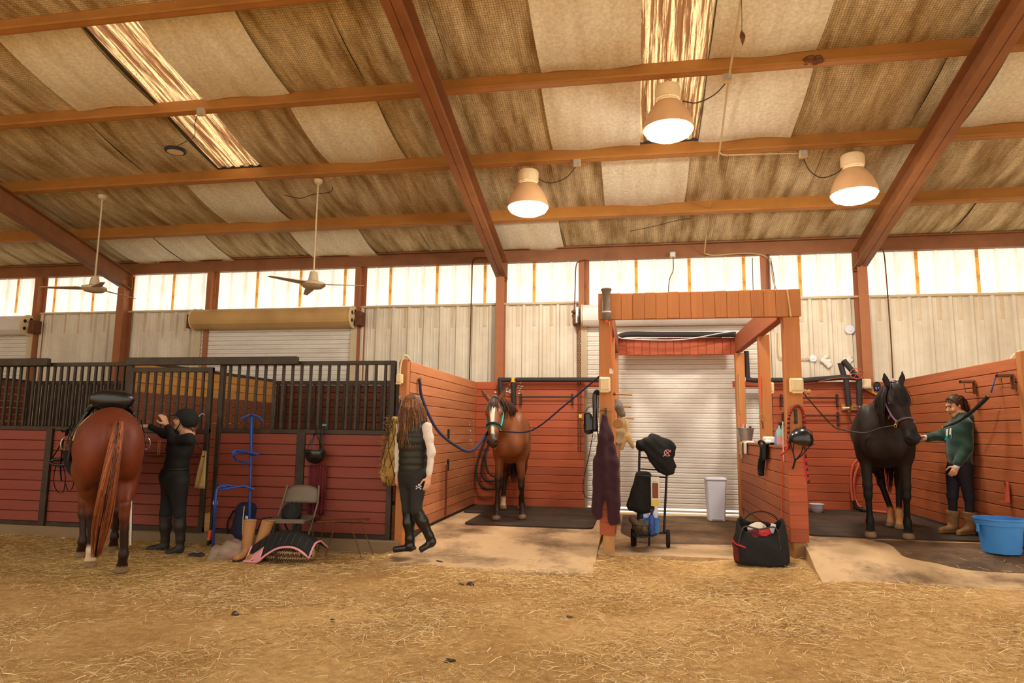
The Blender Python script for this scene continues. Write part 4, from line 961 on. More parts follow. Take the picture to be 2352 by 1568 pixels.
def skin_color(skin, P, ax, hairc=None, brow=(60, 40, 28)):
    K, B, Lp = np.array(GR(*skin)), np.array(GR(*brow)), np.array(GR(170, 92, 80)); Hc = np.array(GR(*hairc)) if hairc else None
    o = P(0, 0, 0)
    def f(v):
        c = np.tile(K, (len(v), 1)); p = v-o; a, s, u = p@ax[0], p@ax[1], p@ax[2]; hd = np.linalg.norm(p, axis=1) < .19
        c = blend(c, Lp, np.where(hd & (a > .07) & (np.abs(s) < .026), st(.013, .006, np.abs(u+.069)), 0)*.8)
        c = blend(c, B, np.where(hd & (a > .055) & (np.abs(np.abs(s)-.034) < .022), st(.008, .003, np.abs(u-.036)), 0)*.8)
        if Hc is not None: c = blend(c, Hc, np.where(hd, np.clip(st(.03, .05, u)*st(.09, .06, a-.0*u)+st(.0, -.03, a)*st(-.09, -.06, u), 0, 1), 0))
        return c
    return f
def eyes(P, root, o):
    for q in (-1, 1):
        e = MB().ell((0, 0, 0), (.009, .009, .008), 10, 8).build('eye', M('eye'), root, smooth=True); e.location = Vector(P(.0765, q*.033, .01))-Vector(o)
J = lambda px, py, Y: np.array(PY(px, py, Y))
# === rider in black at the saddle
Y = 7.3; o = np.array(PZ(392, 1266, .0)); o[2] = 0
root = thing('person', 'person in black riding clothes and helmet, reaching up to the saddled horse', 'person', tuple(o))
hc = J(424, 967, Y); f = unit((-.86, -.28, .22)); u = (.1, 0, 1)
nb = J(432, 996, Y+.02); ch = J(414, 1028, Y); wa = J(405, 1072, Y); pe = J(401, 1096, Y)
shN, shF = J(434, 1008, Y-.15), J(418, 1003, Y+.17); elN, wrN = J(398, 1010, Y-.16), J(384, 976, Y-.12); elF, wrF = J(378, 995, Y+.1), J(342, 979, Y+.04)
hN, hF = J(410, 1108, Y-.08), J(394, 1108, Y+.09); kN, kF = J(412, 1178, Y-.06), J(381, 1178, Y+.06); aN, aF = J(414, 1250, Y-.04), J(379, 1250, Y+.08); tN, tF = J(385, 1264, Y-.12), J(340, 1264, Y+.02)
lo, hi = bounds([hc, tN, tF, wrF, wrN, aN, pe], .2); lo[2] = -.02
S = SDF(lo, hi, .0075); P, ax = head_sdf(S, hc, f, u)
side = unit(shN-shF); S.cap(P(-.02, 0, -.06), nb, .052, .058, .02); S.ecap(nb, ch, (.1, .07), (.15, .11), side, .05); S.ecap(ch, wa, (.145, .11), (.125, .1), side, .05); S.ecap(wa, pe, (.125, .1), (.15, .12), side, .05)
for a, b, c in ((shN, elN, wrN), (shF, elF, wrF)): S.cap(a, b, .045, .038, .03); S.cap(b, c, .036, .024, .02)
for a, b, c, d in ((hN, kN, aN, tN), (hF, kF, aF, tF)): S.cap(a, b, .075, .05, .03); S.cap(b, c, .045, .035, .02);
hand(S, wrN, (-.45, -.1, .85), (-.6, .3, -.2), (.5, -.6, .5), .5); hand(S, wrF, (-.95, -.1, .12), (0, .2, -1), (.3, -.8, .2), .35)
S.half((0, 0, .004), (0, 0, -1)); S.build('body', M('skin'), root, skin_color((214, 160, 128), P, ax, (84, 50, 30)), o); eyes(P, root, o)
def garment(name, m, h, prims, cuts=(), wr=0.0, wf=(18, 18, 18), seed=1, pts=None):
    G = SDF(*bounds(pts, .24), h); prims(G)
    if wr: G.wrinkle(wr, wf, seed)
    for p, n in cuts: G.half(p, n)
    return G.build(name, M(m), root, None, o)
def top(G):
    G.ecap(nb-np.array((0, 0, .07)), ch, (.125, .085), (.165, .135), side, .05); G.ecap(ch, wa, (.165, .135), (.15, .125), side, .06); G.ecap(wa, pe, (.15, .125), (.165, .14), side, .05)
    G.cap(nb+np.array((0, 0, .02)), nb, .066, .075, .03)
    for a, b, c in ((shN, elN, wrN), (shF, elF, wrF)): G.cap(a, b, .072, .055, .05); G.cap(b, c+(b-c)*.12, .053, .036, .03)
garment('jacket', 'black_knit', .009, top, [(pe-np.array((0, 0, .02)), (0, 0, -1))], .006, (14, 14, 22), 2, [nb, shN, shF, elN, wrN, wrF, pe])
def pants(G):
    G.ecap(wa-np.array((0, 0, .04)), pe, (.16, .135), (.185, .16), side, .04); G.ecap(pe, pe-np.array((0, 0, .06)), (.185, .16), (.17, .14), side, .04)
    for a, b, c in ((hN, kN, aN), (hF, kF, aF)): G.cap(a, b, .115, .066, .05); G.cap(b, c, .064, .05, .03)
garment('breeches', 'black_breeches', .009, pants, [(wa-np.array((0, 0, .02)), (0, 0, 1)), ((kN+aN)/2, (0, 0, -1))], .003, (20, 20, 20), 3, [wa, pe, hN, hF, kN, kF, aN, aF])
for nm, b, c, d in (('boot', kN, aN, tN), ('boot', kF, aF, tF)):
    def boot(G):
        k2 = b+(c-b)*.1; G.cap(k2, b+(c-b)*.42, .07, .066, .02); G.cap(b+(c-b)*.42, c+np.array((0, 0, .06)), .066, .046, .03); G.cap(c+np.array((0, 0, .05)), c-np.array((0, 0, .02)), .047, .045, .03)
        fl = lambda p, z: np.array((p[0], p[1], z)); G.ecap(fl(c, .055), fl(d, .035), (.044, .04), (.036, .026), np.cross(d-c, (0, 0, 1)), .03); G.ecap(fl(c-(d-c)*.12, .03), fl(d, .014), (.042, .02), (.036, .014), np.cross(d-c, (0, 0, 1)), .01)
    garment(nm, 'boot_dusty', .008, boot, [((0, 0, .003), (0, 0, -1)), (b+(c-b)*.1, b-c)], .002, (30, 30, 40), 4, [b, c, d, (c[0], c[1], .1)])
# belt and number patch
MB().tube([Vector(wa-o-np.array((0, 0, .015)))+Vector(side)*.166*math.cos(t)+Vector(unit(np.cross(side, (0, 0, 1))))*.142*math.sin(t) for t in np.linspace(0, 6.283, 24)[:-1]], .014, 6, closed=True).build('belt', M('black'), root, smooth=True)
# helmet (a child: worn)
def helmet_part(root, o, P, ax, m, brim=True):
    G = SDF(*bounds([P(0, 0, .04)], .25), .006); f, s, u = ax
    G.ell(P(-.012, 0, .045), (.132, .108, .112), ax, .0); G.ell(P(-.04, 0, .01), (.105, .103, .09), ax, .03)
    G.half(P(.03, 0, .042), tuple(-u+f*.0), .008) if False else None
    G.ell(P(.1, 0, -.06), (.13, .14, .115), ax, .01, 'cut'); G.ell(P(-.01, 0, -.15), (.3, .3, .1), ax, .01, 'cut')
    if brim: G.ecap(P(.1, 0, .045), P(.165, 0, .03), (.085, .008), (.05, .006), s, .012)
    hl = G.build('helmet', M(m), root, None, o)
    mb = MB()
    for q in (-1, 1): mb.tube([Vector(P(.01, q*.098, .0)-o), Vector(P(.02, q*.085, -.06)-o), Vector(P(.05, q*.045, -.118)-o), Vector(P(.055, 0, -.128)-o)], .006, 5)
    mb.build('chin_strap', M('black'), hl); return hl
helmet_part(root, o, P, ax, 'black_matte')
# pony hair below the helmet
r_ = random.Random(2); pa = []
for i in range(40): a = P(-.1+r_.uniform(-.02, .02), r_.uniform(-.05, .05), -.04); pa.append(spline([a, a+np.array((.02, 0, -.03)), a+np.array((.015, r_.uniform(-.02, .02), -.07))], 3))
strands('hair', pa, [np.array(GR(120, 72, 42))]*40, [.006]*40, root, o)
PERSON1 = root
# === woman walking past, back turned, long hair, quilted vest
Y = 7.42; o = np.array(PZ(950, 1266, .08)); o[2] = slabL(7.4)
z0 = o[2]
root = thing('person', 'person with long hair, quilted vest and tall black boots walking past the hay net', 'person', tuple(o))
hc = J(943, 934, Y); f = unit((-.93, .38, -.02)); u = (.02, 0, 1)
nb = J(952, 968, Y); ch = J(948, 1002, Y); wa = J(949, 1058, Y); pe = J(948, 1084, Y)
shR, shL = J(981, 982, Y-.08), J(921, 981, Y+.1); elR, wrR = J(991, 1040, Y-.1), J(985, 1094, Y-.13); elL, wrL = J(916, 1035, Y+.12), J(913, 1084, Y+.05)
hR, hL = J(962, 1096, Y-.06), J(934, 1096, Y+.07); kR, kL = J(955, 1168, Y-.1), J(937, 1170, Y+.02); aR, aL = J(991, 1240, Y-.02), J(943, 1250, Y+.02); tR, tL = J(967, 1264, Y-.08), J(907, 1264, Y+.02)
lo, hi = bounds([hc, tL, aR, wrR, wrL, elR, (o[0], o[1], z0+.1)], .2); lo[2] = z0-.02
S = SDF(lo, hi, .0075); P, ax = head_sdf(S, hc, f, u)
side = unit(shR-shL); S.cap(P(-.02, 0, -.06), nb, .05, .056, .02); S.ecap(nb, ch, (.1, .07), (.14, .1), side, .05); S.ecap(ch, wa, (.135, .1), (.11, .09), side, .05); S.ecap(wa, pe, (.11, .09), (.14, .11), side, .05)
for a, b, c in ((shR, elR, wrR), (shL, elL, wrL)): S.cap(a, b, .045, .036, .03); S.cap(b, c, .035, .024, .02)
for a, b, c, d in ((hR, kR, aR, tR), (hL, kL, aL, tL)): S.cap(a, b, .075, .05, .03); S.cap(b, c, .045, .035, .02);
hand(S, wrR, (-.12, -.1, -1), (-.7, .6, 0), (-.5, -.7, .2), .55); hand(S, wrL, (-.1, -.1, -1), (.7, .5, 0), (-.6, .5, .2), .5)
S.half((0, 0, z0+.006), (0, 0, -1)); S.build('body', M('skin'), root, skin_color((222, 168, 134), P, ax, (96, 60, 38)), o); eyes(P, root, o)
def sweater(G):
    G.ecap(nb-np.array((0, 0, .02)), ch, (.12, .08), (.16, .12), side, .05); G.ecap(ch, wa, (.155, .12), (.13, .11), side, .05)
    for a, b, c in ((shR, elR, wrR), (shL, elL, wrL)): G.cap(a, b, .058, .044, .04); G.cap(b, c+(b-c)*.1, .042, .034, .03)
garment('sweater', 'white_knit', .009, sweater, [(nb+np.array((0, 0, .03)), (0, 0, 1))], .004, (16, 16, 30), 5, [nb, shR, shL, elR, elL, wrR, wrL, wa])
def vest(G):
    G.ecap(nb-np.array((0, 0, .01)), ch, (.14, .1), (.175, .145), side, .05); G.ecap(ch, wa, (.175, .145), (.155, .135), side, .06); G.ecap(wa, pe, (.155, .135), (.165, .14), side, .04); G.cap(nb+np.array((0, 0, .02)), nb-np.array((0, 0, .03)), .075, .09, .03)
    g = G.lo[2]+G.h*np.arange(G.n[2]); G.d -= (.008*np.abs(np.sin(g*math.pi/.075))).astype(np.float32)[None, None, :]
    for a, b in ((shR, elR), (shL, elL)): G.cap(a+unit(a-(shR+shL)/2)*.05+np.array((0, 0, .04)), b, .075, .07, .015, 'cut')
garment('vest', 'vest', .008, vest, [(pe-np.array((0, 0, .0)), (0, 0, -1)), (nb+np.array((0, 0, .045)), (0, 0, 1))], .002, (24, 24, 24), 6, [nb, shR, shL, pe, wa])
def pants(G):
    G.ecap(wa-np.array((0, 0, .03)), pe, (.125, .105), (.16, .135), side, .04); G.ecap(pe, pe-np.array((0, 0, .06)), (.16, .135), (.15, .12), side, .04)
    for a, b, c in ((hR, kR, aR), (hL, kL, aL)): G.cap(a, b, .1, .062, .05); G.cap(b, c, .058, .046, .03)
lg = garment('leggings', 'grey_leggings', .009, pants, [((kR+aR)/2+np.array((0, 0, -.02)), (0, 0, -1))], .002, (24, 24, 24), 7, [wa, pe, hR, hL, kR, kL, aR, aL])
for b, c, d in ((kR, aR, tR), (kL, aL, tL)):
    def boot(G):
        G.cap(b+(c-b)*-.02, b+(c-b)*.4, .064, .064, .02); G.cap(b+(c-b)*.4, c+(b-c)*.15, .064, .045, .03); G.cap(c+(b-c)*.15, c-(b-c)*.02, .045, .046, .03)
        fw = unit(d-c); G.ecap(c-np.array((0, 0, .035)), d+np.array((0, 0, .02)), (.044, .042), (.036, .026), np.cross(d-c, (0, 0, 1)), .03)
        dn = np.array((0, 0, -.03)); G.ecap(c+dn*1.9-fw*.05, d+dn*.3, (.04, .018), (.036, .013), np.cross(d-c, (0, 0, 1)), .01)
    garment('boot', 'boot_black', .008, boot, [((0, 0, z0+.002), (0, 0, -1)), (b-(c-b)*.02, b-c)], .0012, (44, 44, 50), 8, [b, c, d])
# skull and crossbones print on the leggings: small raised pieces on the outer thigh
def skull(cpx, cpy, sc):
    nrm = Vector(unit(CAM-J(cpx, cpy, Y-.19))); c = PY(cpx, cpy, Y-.175)-Vector(o); ex = Vector((1, .1, 0)).normalized(); ex = (ex-nrm*ex.dot(nrm)).normalized(); ez = nrm.cross(ex)*-1
    ez = ez if ez.z > 0 else -ez
    Q = lambda x, y: c+ex*x*sc+ez*y*sc
    mb = MB()
    def disc(x, y, rx, ry, z, n=16): 
        mb.add([Q(x+rx*math.cos(2*math.pi*k/n), y+ry*math.sin(2*math.pi*k/n))+nrm*z for k in range(n)], [tuple(range(n))]); mb.add([Q(x+rx*math.cos(2*math.pi*k/n), y+ry*math.sin(2*math.pi*k/n))+nrm*(z-.02) for k in range(n)], [tuple(range(n))])
    disc(.1, .35, .38, .36, .004); mb.bar(Q(.02, .06)+nrm*.003, Q(.22, .02)+nrm*.003, .28*sc, .004, nrm)
    for a, b in (((-.75, -.75), (.65, -.1)), ((-.75, -.05), (.65, -.8))):
        mb.bar(Q(*a), Q(*b), .004, .13*sc, nrm.cross(Q(*b)-Q(*a)))
        for e in (a, b):
            for q in (-.1, .1): disc(e[0]+q*.3, e[1]+q, .12, .11, .003, 10)
    mb.build('skull_print', M('white_plastic'), root)
    mb = MB()
    for x in (-.07, .25): mb.add([Q(x+.11*math.cos(k*.785), .33+.1*math.sin(k*.785))+nrm*.006 for k in range(8)], [tuple(range(8))])
    mb.build('skull_eyes', M('black_matte'), root)
skull(962, 1116, .036)
# long hair
r_ = random.Random(4); pa = []; cl = []; cols = [np.array(GR(*c)) for c in ((92, 58, 36), (128, 84, 50), (176, 124, 76), (206, 158, 104))]
for i in range(900):
    th = r_.uniform(-1.9, 1.9); a = P(-.015-.09*math.cos(th)*r_.uniform(.2, 1), .082*math.sin(th), .02+.1*r_.random())
    v = a-P(-.015, 0, .02); v = unit(v)*.115; a = P(-.015, 0, .02)+v
    L = r_.uniform(.24, .54); out = unit(np.array((v[0], v[1], 0)))*.03
    e = a+out*1.4+np.array((r_.uniform(-.05, .05), r_.uniform(-.03, .03), -L)); m = a+out*1.6+np.array((.012*r_.gauss(0, 1), 0, -L*.45))
    pa.append(spline([a+np.array((0, 0, .01)), a+out*.8-np.array((0, 0, .08)), m, e], 4)); t = r_.random(); cl.append(cols[min(3, int(t*2.2+(L-.3)*6*r_.random()))])
G = SDF(*bounds([P(-.02, 0, .03)], .2), .008); G.ell(P(-.022, 0, .035), (.108, .094, .11), ax, 0); G.ell(P(.12, 0, -.03), (.11, .12, .13), ax, .01, 'cut'); G.build('hair_cap', M('hair'), root, lambda v: np.tile(cols[0], (len(v), 1)), o)
strands('hair', pa, cl, [r_.uniform(.0028, .0055) for _ in pa], root, o)
PERSON2 = root
# === woman in a green hoodie petting the black horse
Y = 9.0; o = np.array(PZ(2195, 1229, .285)); o[2] = .3; z0 = .3
Y = float(o[1])
root = thing('person', 'person with a ponytail in a dark green hoodie petting the black horse', 'person', tuple(o))
hc = J(2192, 931, Y); f = unit((-.9, -.2, -.38)); u = (-.25, -.05, 1)
nb = J(2207, 957, Y); ch = J(2203, 992, Y); wa = J(2203, 1040, Y); pe = J(2205, 1068, Y)
shN, shF = J(2218, 972, Y-.13), J(2196, 970, Y+.15); elN, wrN = J(2221, 1030, Y-.15), J(2198, 1070, Y-.17); elF, wrF = J(2160, 1000, Y+.08), J(2124, 1005, Y-.03)
hN, hF = J(2215, 1082, Y-.07), J(2190, 1082, Y+.08); kN, kF = J(2226, 1142, Y-.06), J(2188, 1138, Y+.05); aN, aF = J(2228, 1208, Y-.04), J(2189, 1206, Y+.06); tN, tF = J(2203, 1226, Y-.12), J(2162, 1223, Y)
lo, hi = bounds([hc, tF, aN, wrN, wrF, (o[0], o[1], z0+.1)], .2); lo[2] = z0-.02
S = SDF(lo, hi, .0075); P, ax = head_sdf(S, hc, f, u, .95)
side = unit(shN-shF); S.cap(P(-.02, 0, -.06), nb, .048, .055, .02); S.ecap(nb, ch, (.1, .07), (.14, .1), side, .05); S.ecap(ch, wa, (.135, .1), (.11, .09), side, .05); S.ecap(wa, pe, (.11, .09), (.14, .11), side, .05)
for a, b, c in ((shN, elN, wrN), (shF, elF, wrF)): S.cap(a, b, .045, .036, .03); S.cap(b, c, .035, .024, .02)
for a, b, c, d in ((hN, kN, aN, tN), (hF, kF, aF, tF)): S.cap(a, b, .075, .05, .03); S.cap(b, c, .045, .035, .02);
hand(S, wrN, (-.45, -.1, -.75), (.0, .9, -.3), (-.7, -.2, .5), 1.1); hand(S, wrF, (-.92, -.15, .3), (-.2, -.2, -.9), (.0, -.4, .8), .25, spread=.1)
S.half((0, 0, z0+.006), (0, 0, -1)); S.build('body', M('skin'), root, skin_color((216, 162, 124), P, ax, (70, 44, 30)), o); eyes(P, root, o)
def hoodie(G):
    G.ecap(nb-np.array((0, 0, .03)), ch, (.13, .09), (.165, .135), side, .05); G.ecap(ch, wa, (.165, .135), (.155, .128), side, .06); G.ecap(wa, pe, (.155, .128), (.15, .125), side, .04)
    bk = unit(np.array((.9, .2, 0))); G.ell(nb+bk*.06-np.array((0, 0, .005)), (.1, .12, .075), ((bk), side, (0, 0, 1)), .04); G.cap(nb+np.array((0, 0, .0)), nb-np.array((0, 0, .03)), .085, .095, .03)
    for a, b, c in ((shN, elN, wrN), (shF, elF, wrF)): G.cap(a, b, .07, .056, .05); G.cap(b, c+(b-c)*.15, .056, .05, .03); G.cap(c+(b-c)*.25, c+(b-c)*.1, .045, .04, .01)
garment('hoodie', 'hoodie_green', .009, hoodie, [(pe-np.array((0, 0, .01)), (0, 0, -1)), (nb+np.array((0, 0, .05)), (0, 0, 1))], .006, (15, 15, 22), 9, [nb, shN, shF, elN, wrN, elF, wrF, pe])
def cuffs(G):
    for b, c in ((elN, wrN), (elF, wrF)): v = unit(c-b); G.cap(c-v*.03, c+v*.018, .036, .033, .01)
garment('undershirt_cuffs', 'white_knit', .007, cuffs, [], 0, pts=[wrN, wrF])
def hem(G): G.ecap(pe+np.array((0, 0, .03)), pe-np.array((0, 0, .04)), (.15, .13), (.15, .13), side, .02)
garment('undershirt_hem', 'white_knit', .009, hem, [(pe-np.array((0, 0, .035)), (0, 0, -1)), (pe+unit((-1, -.2, 0))*-.06, (-.98, -.2, 0))], 0, pts=[pe])
def pants(G):
    G.ecap(wa-np.array((0, 0, .03)), pe, (.125, .1), (.145, .12), side, .04); G.ecap(pe, pe-np.array((0, 0, .06)), (.145, .12), (.13, .105), side, .04)
    for a, b, c in ((hN, kN, aN), (hF, kF, aF)): G.cap(a, b, .086, .056, .04); G.cap(b, c, .052, .042, .03)
garment('leggings', 'dark_leggings', .009, pants, [((kN+aN)/2+np.array((0, 0, -.1)), (0, 0, -1))], .002, (24, 24, 24), 7, [wa, pe, hN, hF, kN, kF, aN, aF])
for b, c, d in ((kN, aN, tN), (kF, aF, tF)):
    def boot(G):
        tp = b+(c-b)*.5; G.cap(tp, c+np.array((0, 0, .03)), .076, .058, .02); fl = lambda p, z: np.array((p[0], p[1], z0+z))
        G.ecap(fl(c, .06), fl(d, .042), (.046, .044), (.036, .026), np.cross(d-c, (0, 0, 1)), .04); G.ecap(fl(c-(d-c)*.2, .02), fl(d+(d-c)*.08, .016), (.042, .02), (.03, .014), np.cross(d-c, (0, 0, 1)), .01)
    garment('boot', 'boot_tan', .008, boot, [((0, 0, z0+.002), (0, 0, -1)), (b+(c-b)*.5, (b-c)*1.0)], .003, (30, 30, 40), 8, [b, c, d, (c[0], c[1], z0+.1)])
# printed panel on the chest of the hoodie
fx = unit(np.array((-.93, -.37, 0))); mb = MB()
pc_ = ch-np.array((0, 0, .02))
G = SDF(*bounds([ch, wa], .24), .009); hoodie(G); gv, gq = G.surf()
def on_hoodie(px, py):
    d = unit(ray(px, py)); w = gv-CAM; t = w@d; dist = np.linalg.norm(w-t[:, None]*d, axis=1); k = np.nonzero(dist < .012)[0]
    k = k[np.argmin(t[k])] if len(k) else np.argmin(dist); return Vector(gv[k])-Vector(d)*.006-Vector(o)
for nm, m, pts in (('print_white', 'cloth_white', [(2171, 984), (2176, 983), (2175, 1000), (2170, 1003)]), ('print_white', 'cloth_white', [(2179, 983), (2183, 982), (2181, 998), (2178, 999)]), ('print_green', 'turquoise', [(2170, 1001), (2176, 999), (2175, 1013), (2169, 1012)]), ('print_green', 'turquoise', [(2182, 990), (2185, 984), (2184, 1004), (2181, 1010)]), ('print_line', 'cloth_white', [(2169, 1015), (2180, 1016), (2180, 1018), (2169, 1017)])):
    MB().add([on_hoodie(*q) for q in pts], [(0, 1, 2, 3)]).build(nm, M(m), root)
# hair: pulled back, ponytail
r_ = random.Random(6); pa = []; cl = []; cols = [np.array(GR(*c)) for c in ((54, 34, 24), (74, 46, 32), (104, 66, 44))]
tie = P(-.105, 0, .055)
for i in range(480):
    th = r_.uniform(-2.2, 2.2); ph = r_.uniform(.1, 1.2); v = np.array((math.cos(ph)*math.cos(th), math.cos(ph)*math.sin(th), math.sin(ph))); a = P(-.012+.096*v[0]*.98, .079*v[1], .024+.104*v[2])
    q_ = a-P(0, 0, 0)
    if q_@ax[0] > .05 or (q_@ax[0] > .02 and q_@ax[2] < .085): continue
    m = (a+tie)/2; m = P(-.012, 0, .024)+unit(m-P(-.012, 0, .024))*.11; pa.append(spline([a, m, tie], 4)); cl.append(cols[r_.randrange(3)])
for i in range(150):
    a = tie+np.array([r_.gauss(0, .012) for _ in range(3)]); L = r_.uniform(.14, .23); e = a+np.array((.06+r_.gauss(0, .015), r_.gauss(0, .022), -L)); pa.append(spline([a, a+np.array((.04, 0, -.02)), a*.45+e*.55+np.array((.02, r_.gauss(0, .012), 0)), e], 4)); cl.append(cols[r_.randrange(3)])
G = SDF(*bounds([P(-.02, 0, .03)], .2), .008); G.ell(P(-.018, 0, .032), (.098, .083, .101), ax, 0); G.ell(P(.13, 0, -.02), (.115, .14, .16), ax, .01, 'cut'); G.build('hair_cap', M('hair'), root, lambda v: np.tile(cols[1], (len(v), 1)), o)
strands('hair', pa, cl, [r_.uniform(.003, .005) for _ in pa], root, o)
PERSON3 = root
# ================================================================== LAMPS, FANS, WIRING
def highbay(label, px, py, Yl, cord_pts):
    c = PY(px, py, Yl); t = thing('high_bay_lamp', label, 'lamp', c)
    MB().lathe([(.285, .0), (.287, .012), (.27, .09), (.225, .2), (.165, .29), (.13, .33), (.122, .33), (.155, .28), (.215, .19), (.258, .085), (.272, .0)], 32, cap0=False, cap1=False).build('shade', M('lamp_shade'), t, smooth=True)
    MB().lathe([(.272, .004), (.278, -.012), (.25, -.055), (.18, -.09), (.09, -.108), (.001, -.112)], 32, cap0=False, cap1=False).build('lens', M('lamp_lens'), t, smooth=True)
    MB().lathe([(.12, .32), (.125, .36), (.14, .37)], 20).build('collar', M('ivory'), t, smooth=.6)
    b = MB(); b.lathe([(.135, .365), (.145, .38), (.145, .5), (.13, .525), (.05, .535)], 24); b.build('ballast_housing', M('ivory'), t, smooth=.6)
    MB().tube([(0, 0, .53), (0, 0, .56), (.03, 0, .59), (0, 0, .62), (-.0, 0, .66)], .008, 6).build('hook', M('steel'), t)
    MB().tube([Vector(p)-c for p in cord_pts], .007, 6).build('cord', M('cord'), t, smooth=True)
    return t
p1, p2_, p3_ = 7.66, 9.11, 9.11
l1 = highbay('highest hanging high-bay lamp, lit, in front of the right skylight', 1535, 298, p1, spline([PY(1568, 232, p1), PY(1600, 236, p1), PY(1640, 218, p1), PY(1668, 190, p1)], 6))
l2 = highbay('lit high-bay lamp hanging above the bay horse', 1213, 476, p2_, spline([PY(1208, 392, p2_), PY(1225, 404, p2_), PY(1262, 420, p2_), PY(1300, 408, p2_), PY(1323, 382, p2_)], 6))
l3 = highbay('lit high-bay lamp hanging beside the right rafter', 1962, 446, p3_, spline([PY(1945, 368, p3_), PY(1925, 395, p3_), PY(1888, 408, p3_), PY(1860, 392, p3_), PY(1846, 366, p3_)], 6))
# small LED ring lamp, off
c = PY(403, 347, 7.66); t = thing('round_lamp', 'small round black-rimmed lamp, unlit, hanging below the left skylight', 'lamp', c)
MB().lathe([(.1, -.012), (.128, -.012), (.135, 0), (.13, .025), (.06, .05), (.03, .06)], 28).build('rim', M('black'), t, smooth=.7); MB().lathe([(.1, -.014), (.05, -.018), (.001, -.018)], 28, cap0=False, cap1=False).build('lens', M('ivory'), t, smooth=True)
MB().tube([Vector(p)-c for p in spline([c+Vector((0, 0, .06)), PY(432, 322, 7.66), PY(447, 312, 7.66), PY(448, 280, 7.66), PY(460, 250, 7.66)], 5)], .005, 5).build('cord', M('cord'), t)
def fan(label, px, py, ptop, angs, Yf):
    c = PY(px, py, Yf); zt = PY(*ptop, Yf).z; t = thing('ceiling_fan', label, 'fan', c); H = zt-c.z
    MB().tube([(0, 0, .1), (0, 0, H)], .012, 8).build('rod', M('fan'), t); MB().lathe([(.03, H-.05), (.06, H-.02), (.065, H+.02)], 16).build('canopy', M('fan'), t, smooth=.8)
    MB().lathe([(.05, .2), (.06, .16), (.075, .07), (.08, .05)], 18).build('motor_cover', M('fan'), t, smooth=.8); MB().lathe([(.02, -.06), (.13, -.04), (.18, .0), (.17, .035), (.09, .06), (.05, .065)], 22).build('motor', M('fan'), t, smooth=.8)
    for a in angs:
        def fn(u, v, a=a):
            r = .13+.62*u; w = (.16-.1*u) if u > .06 else .06; x = r; y = (v-.5)*w; z = .015+.14*y-.02*u
            ca, sa = math.cos(math.radians(a)), math.sin(math.radians(a)); return (x*ca-y*sa, x*sa+y*ca, z)
        MB().grid(fn, 8, 2, .006).build('blade', M('fan'), t)
fan('dusty three-blade ceiling fan hanging at the far left', 216, 664, (233, 452), (200, 320, 80), 9.11)
fan('dusty three-blade ceiling fan hanging above the tan roller drum', 719, 655, (732, 416), (5, 125, 245), 9.11)
def cable(name, label, pts, r, m, cat='cable', n=5):
    o = MB().tube(spline(pts, n), r, 6).build(name, M(m), smooth=True); return tag(o, label, cat)
cable('power_cable', 'tan power cable running down the roof from purlin to purlin', [PY(1702, 0, 6.3), PY(1690, 80, 6.9), PY(1674, 180, 7.5), PY(1660, 290, 8.5), PY(1652, 350, 8.95), PY(1640, 420, 9.8), PY(1630, 470, 10.4), PY(1622, 540, 11.3), PY(1618, 582, 11.72)], .012, 'cord_tan')
cable('power_cable', 'tan cable looping along the eave beam down to the timber frame', [PY(1618, 582, 11.72), PY(1640, 586, 11.72), PY(1700, 582, 11.72), PY(1745, 584, 11.72), PY(1768, 600, 11.7), PY(1775, 640, 11.6), PY(1784, 668, 11.5)], .011, 'cord_tan')
cable('power_cable', 'tan cable along the purlin to the right lamp', [PY(1652, 350, 8.95), PY(1668, 356, 8.97), PY(1740, 354, 8.97), PY(1840, 352, 8.97)], .009, 'cord_tan')
for px, py, Yb, lab in ((1670, 180, 7.53, 'small junction box on the purlin by the highest lamp'), (1845, 354, 8.98, 'small junction box on the purlin left of the right lamp'), (1325, 374, 8.98, 'small junction box on the purlin above the bay horse'), (462, 257, 7.53, 'small junction box on the purlin by the round lamp'), (1545, 585, 11.72, 'small junction box on the eave beam above the timber frame')):
    t = thing('junction_box', lab, 'box', PY(px, py, Yb)); MB().box((0, 0, 0), (.1, .06, .1)).build('box_body', M('tan'), t, bevel=.008); MB().box((0, -.034, 0), (.085, .008, .085)).build('cover_plate', M('galv'), t, bevel=.002)
cable('steel_conduit', 'thin conduit bending over the eave beam beside the middle rafter', [PY(1116, 592, 11.7), PY(1098, 592, 11.72), PY(1086, 598, 11.75), PY(1084, 640, 11.78), PY(1082, 720, 11.8), PY(1078, 872, 11.8)], .011, 'rust', 'conduit', 6)
cable('steel_conduit', 'thin conduit running down to the left end of the white roller drum', [PY(1345, 596, 11.7), PY(1330, 600, 11.7), PY(1323, 612, 11.72), PY(1321, 660, 11.72), PY(1319, 735, 11.66)], .01, 'rust', 'conduit', 6)
cable('steel_conduit', 'thin conduit on the siding right of the right column', [PY(2022, 573, 11.7), PY(2030, 580, 11.75), PY(2036, 640, 11.8), PY(2045, 760, 11.8), PY(2051, 868, 11.8)], .011, 'rust', 'conduit', 6)
cable('power_cable', 'dark cable dropping from the eave beam to the top of the timber frame', [PY(1546, 590, 11.7), PY(1546, 620, 11.7), PY(1537, 645, 11.6), PY(1535, 690, 11.5)], .007, 'cord')
for i, (a, b) in enumerate(((1728, 1729), (1764, 1766), (1770, 1778))):
    cable('power_cable', ['leftmost of three thin cables dropping behind the right end of the timber fascia', 'middle of three thin cables dropping behind the right end of the timber fascia', 'rightmost of three thin cables dropping behind the right end of the timber fascia'][i], [PY(a, 592, 11.7), PY(b, 640, 11.65), PY(b+2, 690, 11.6)], .006, 'cord')
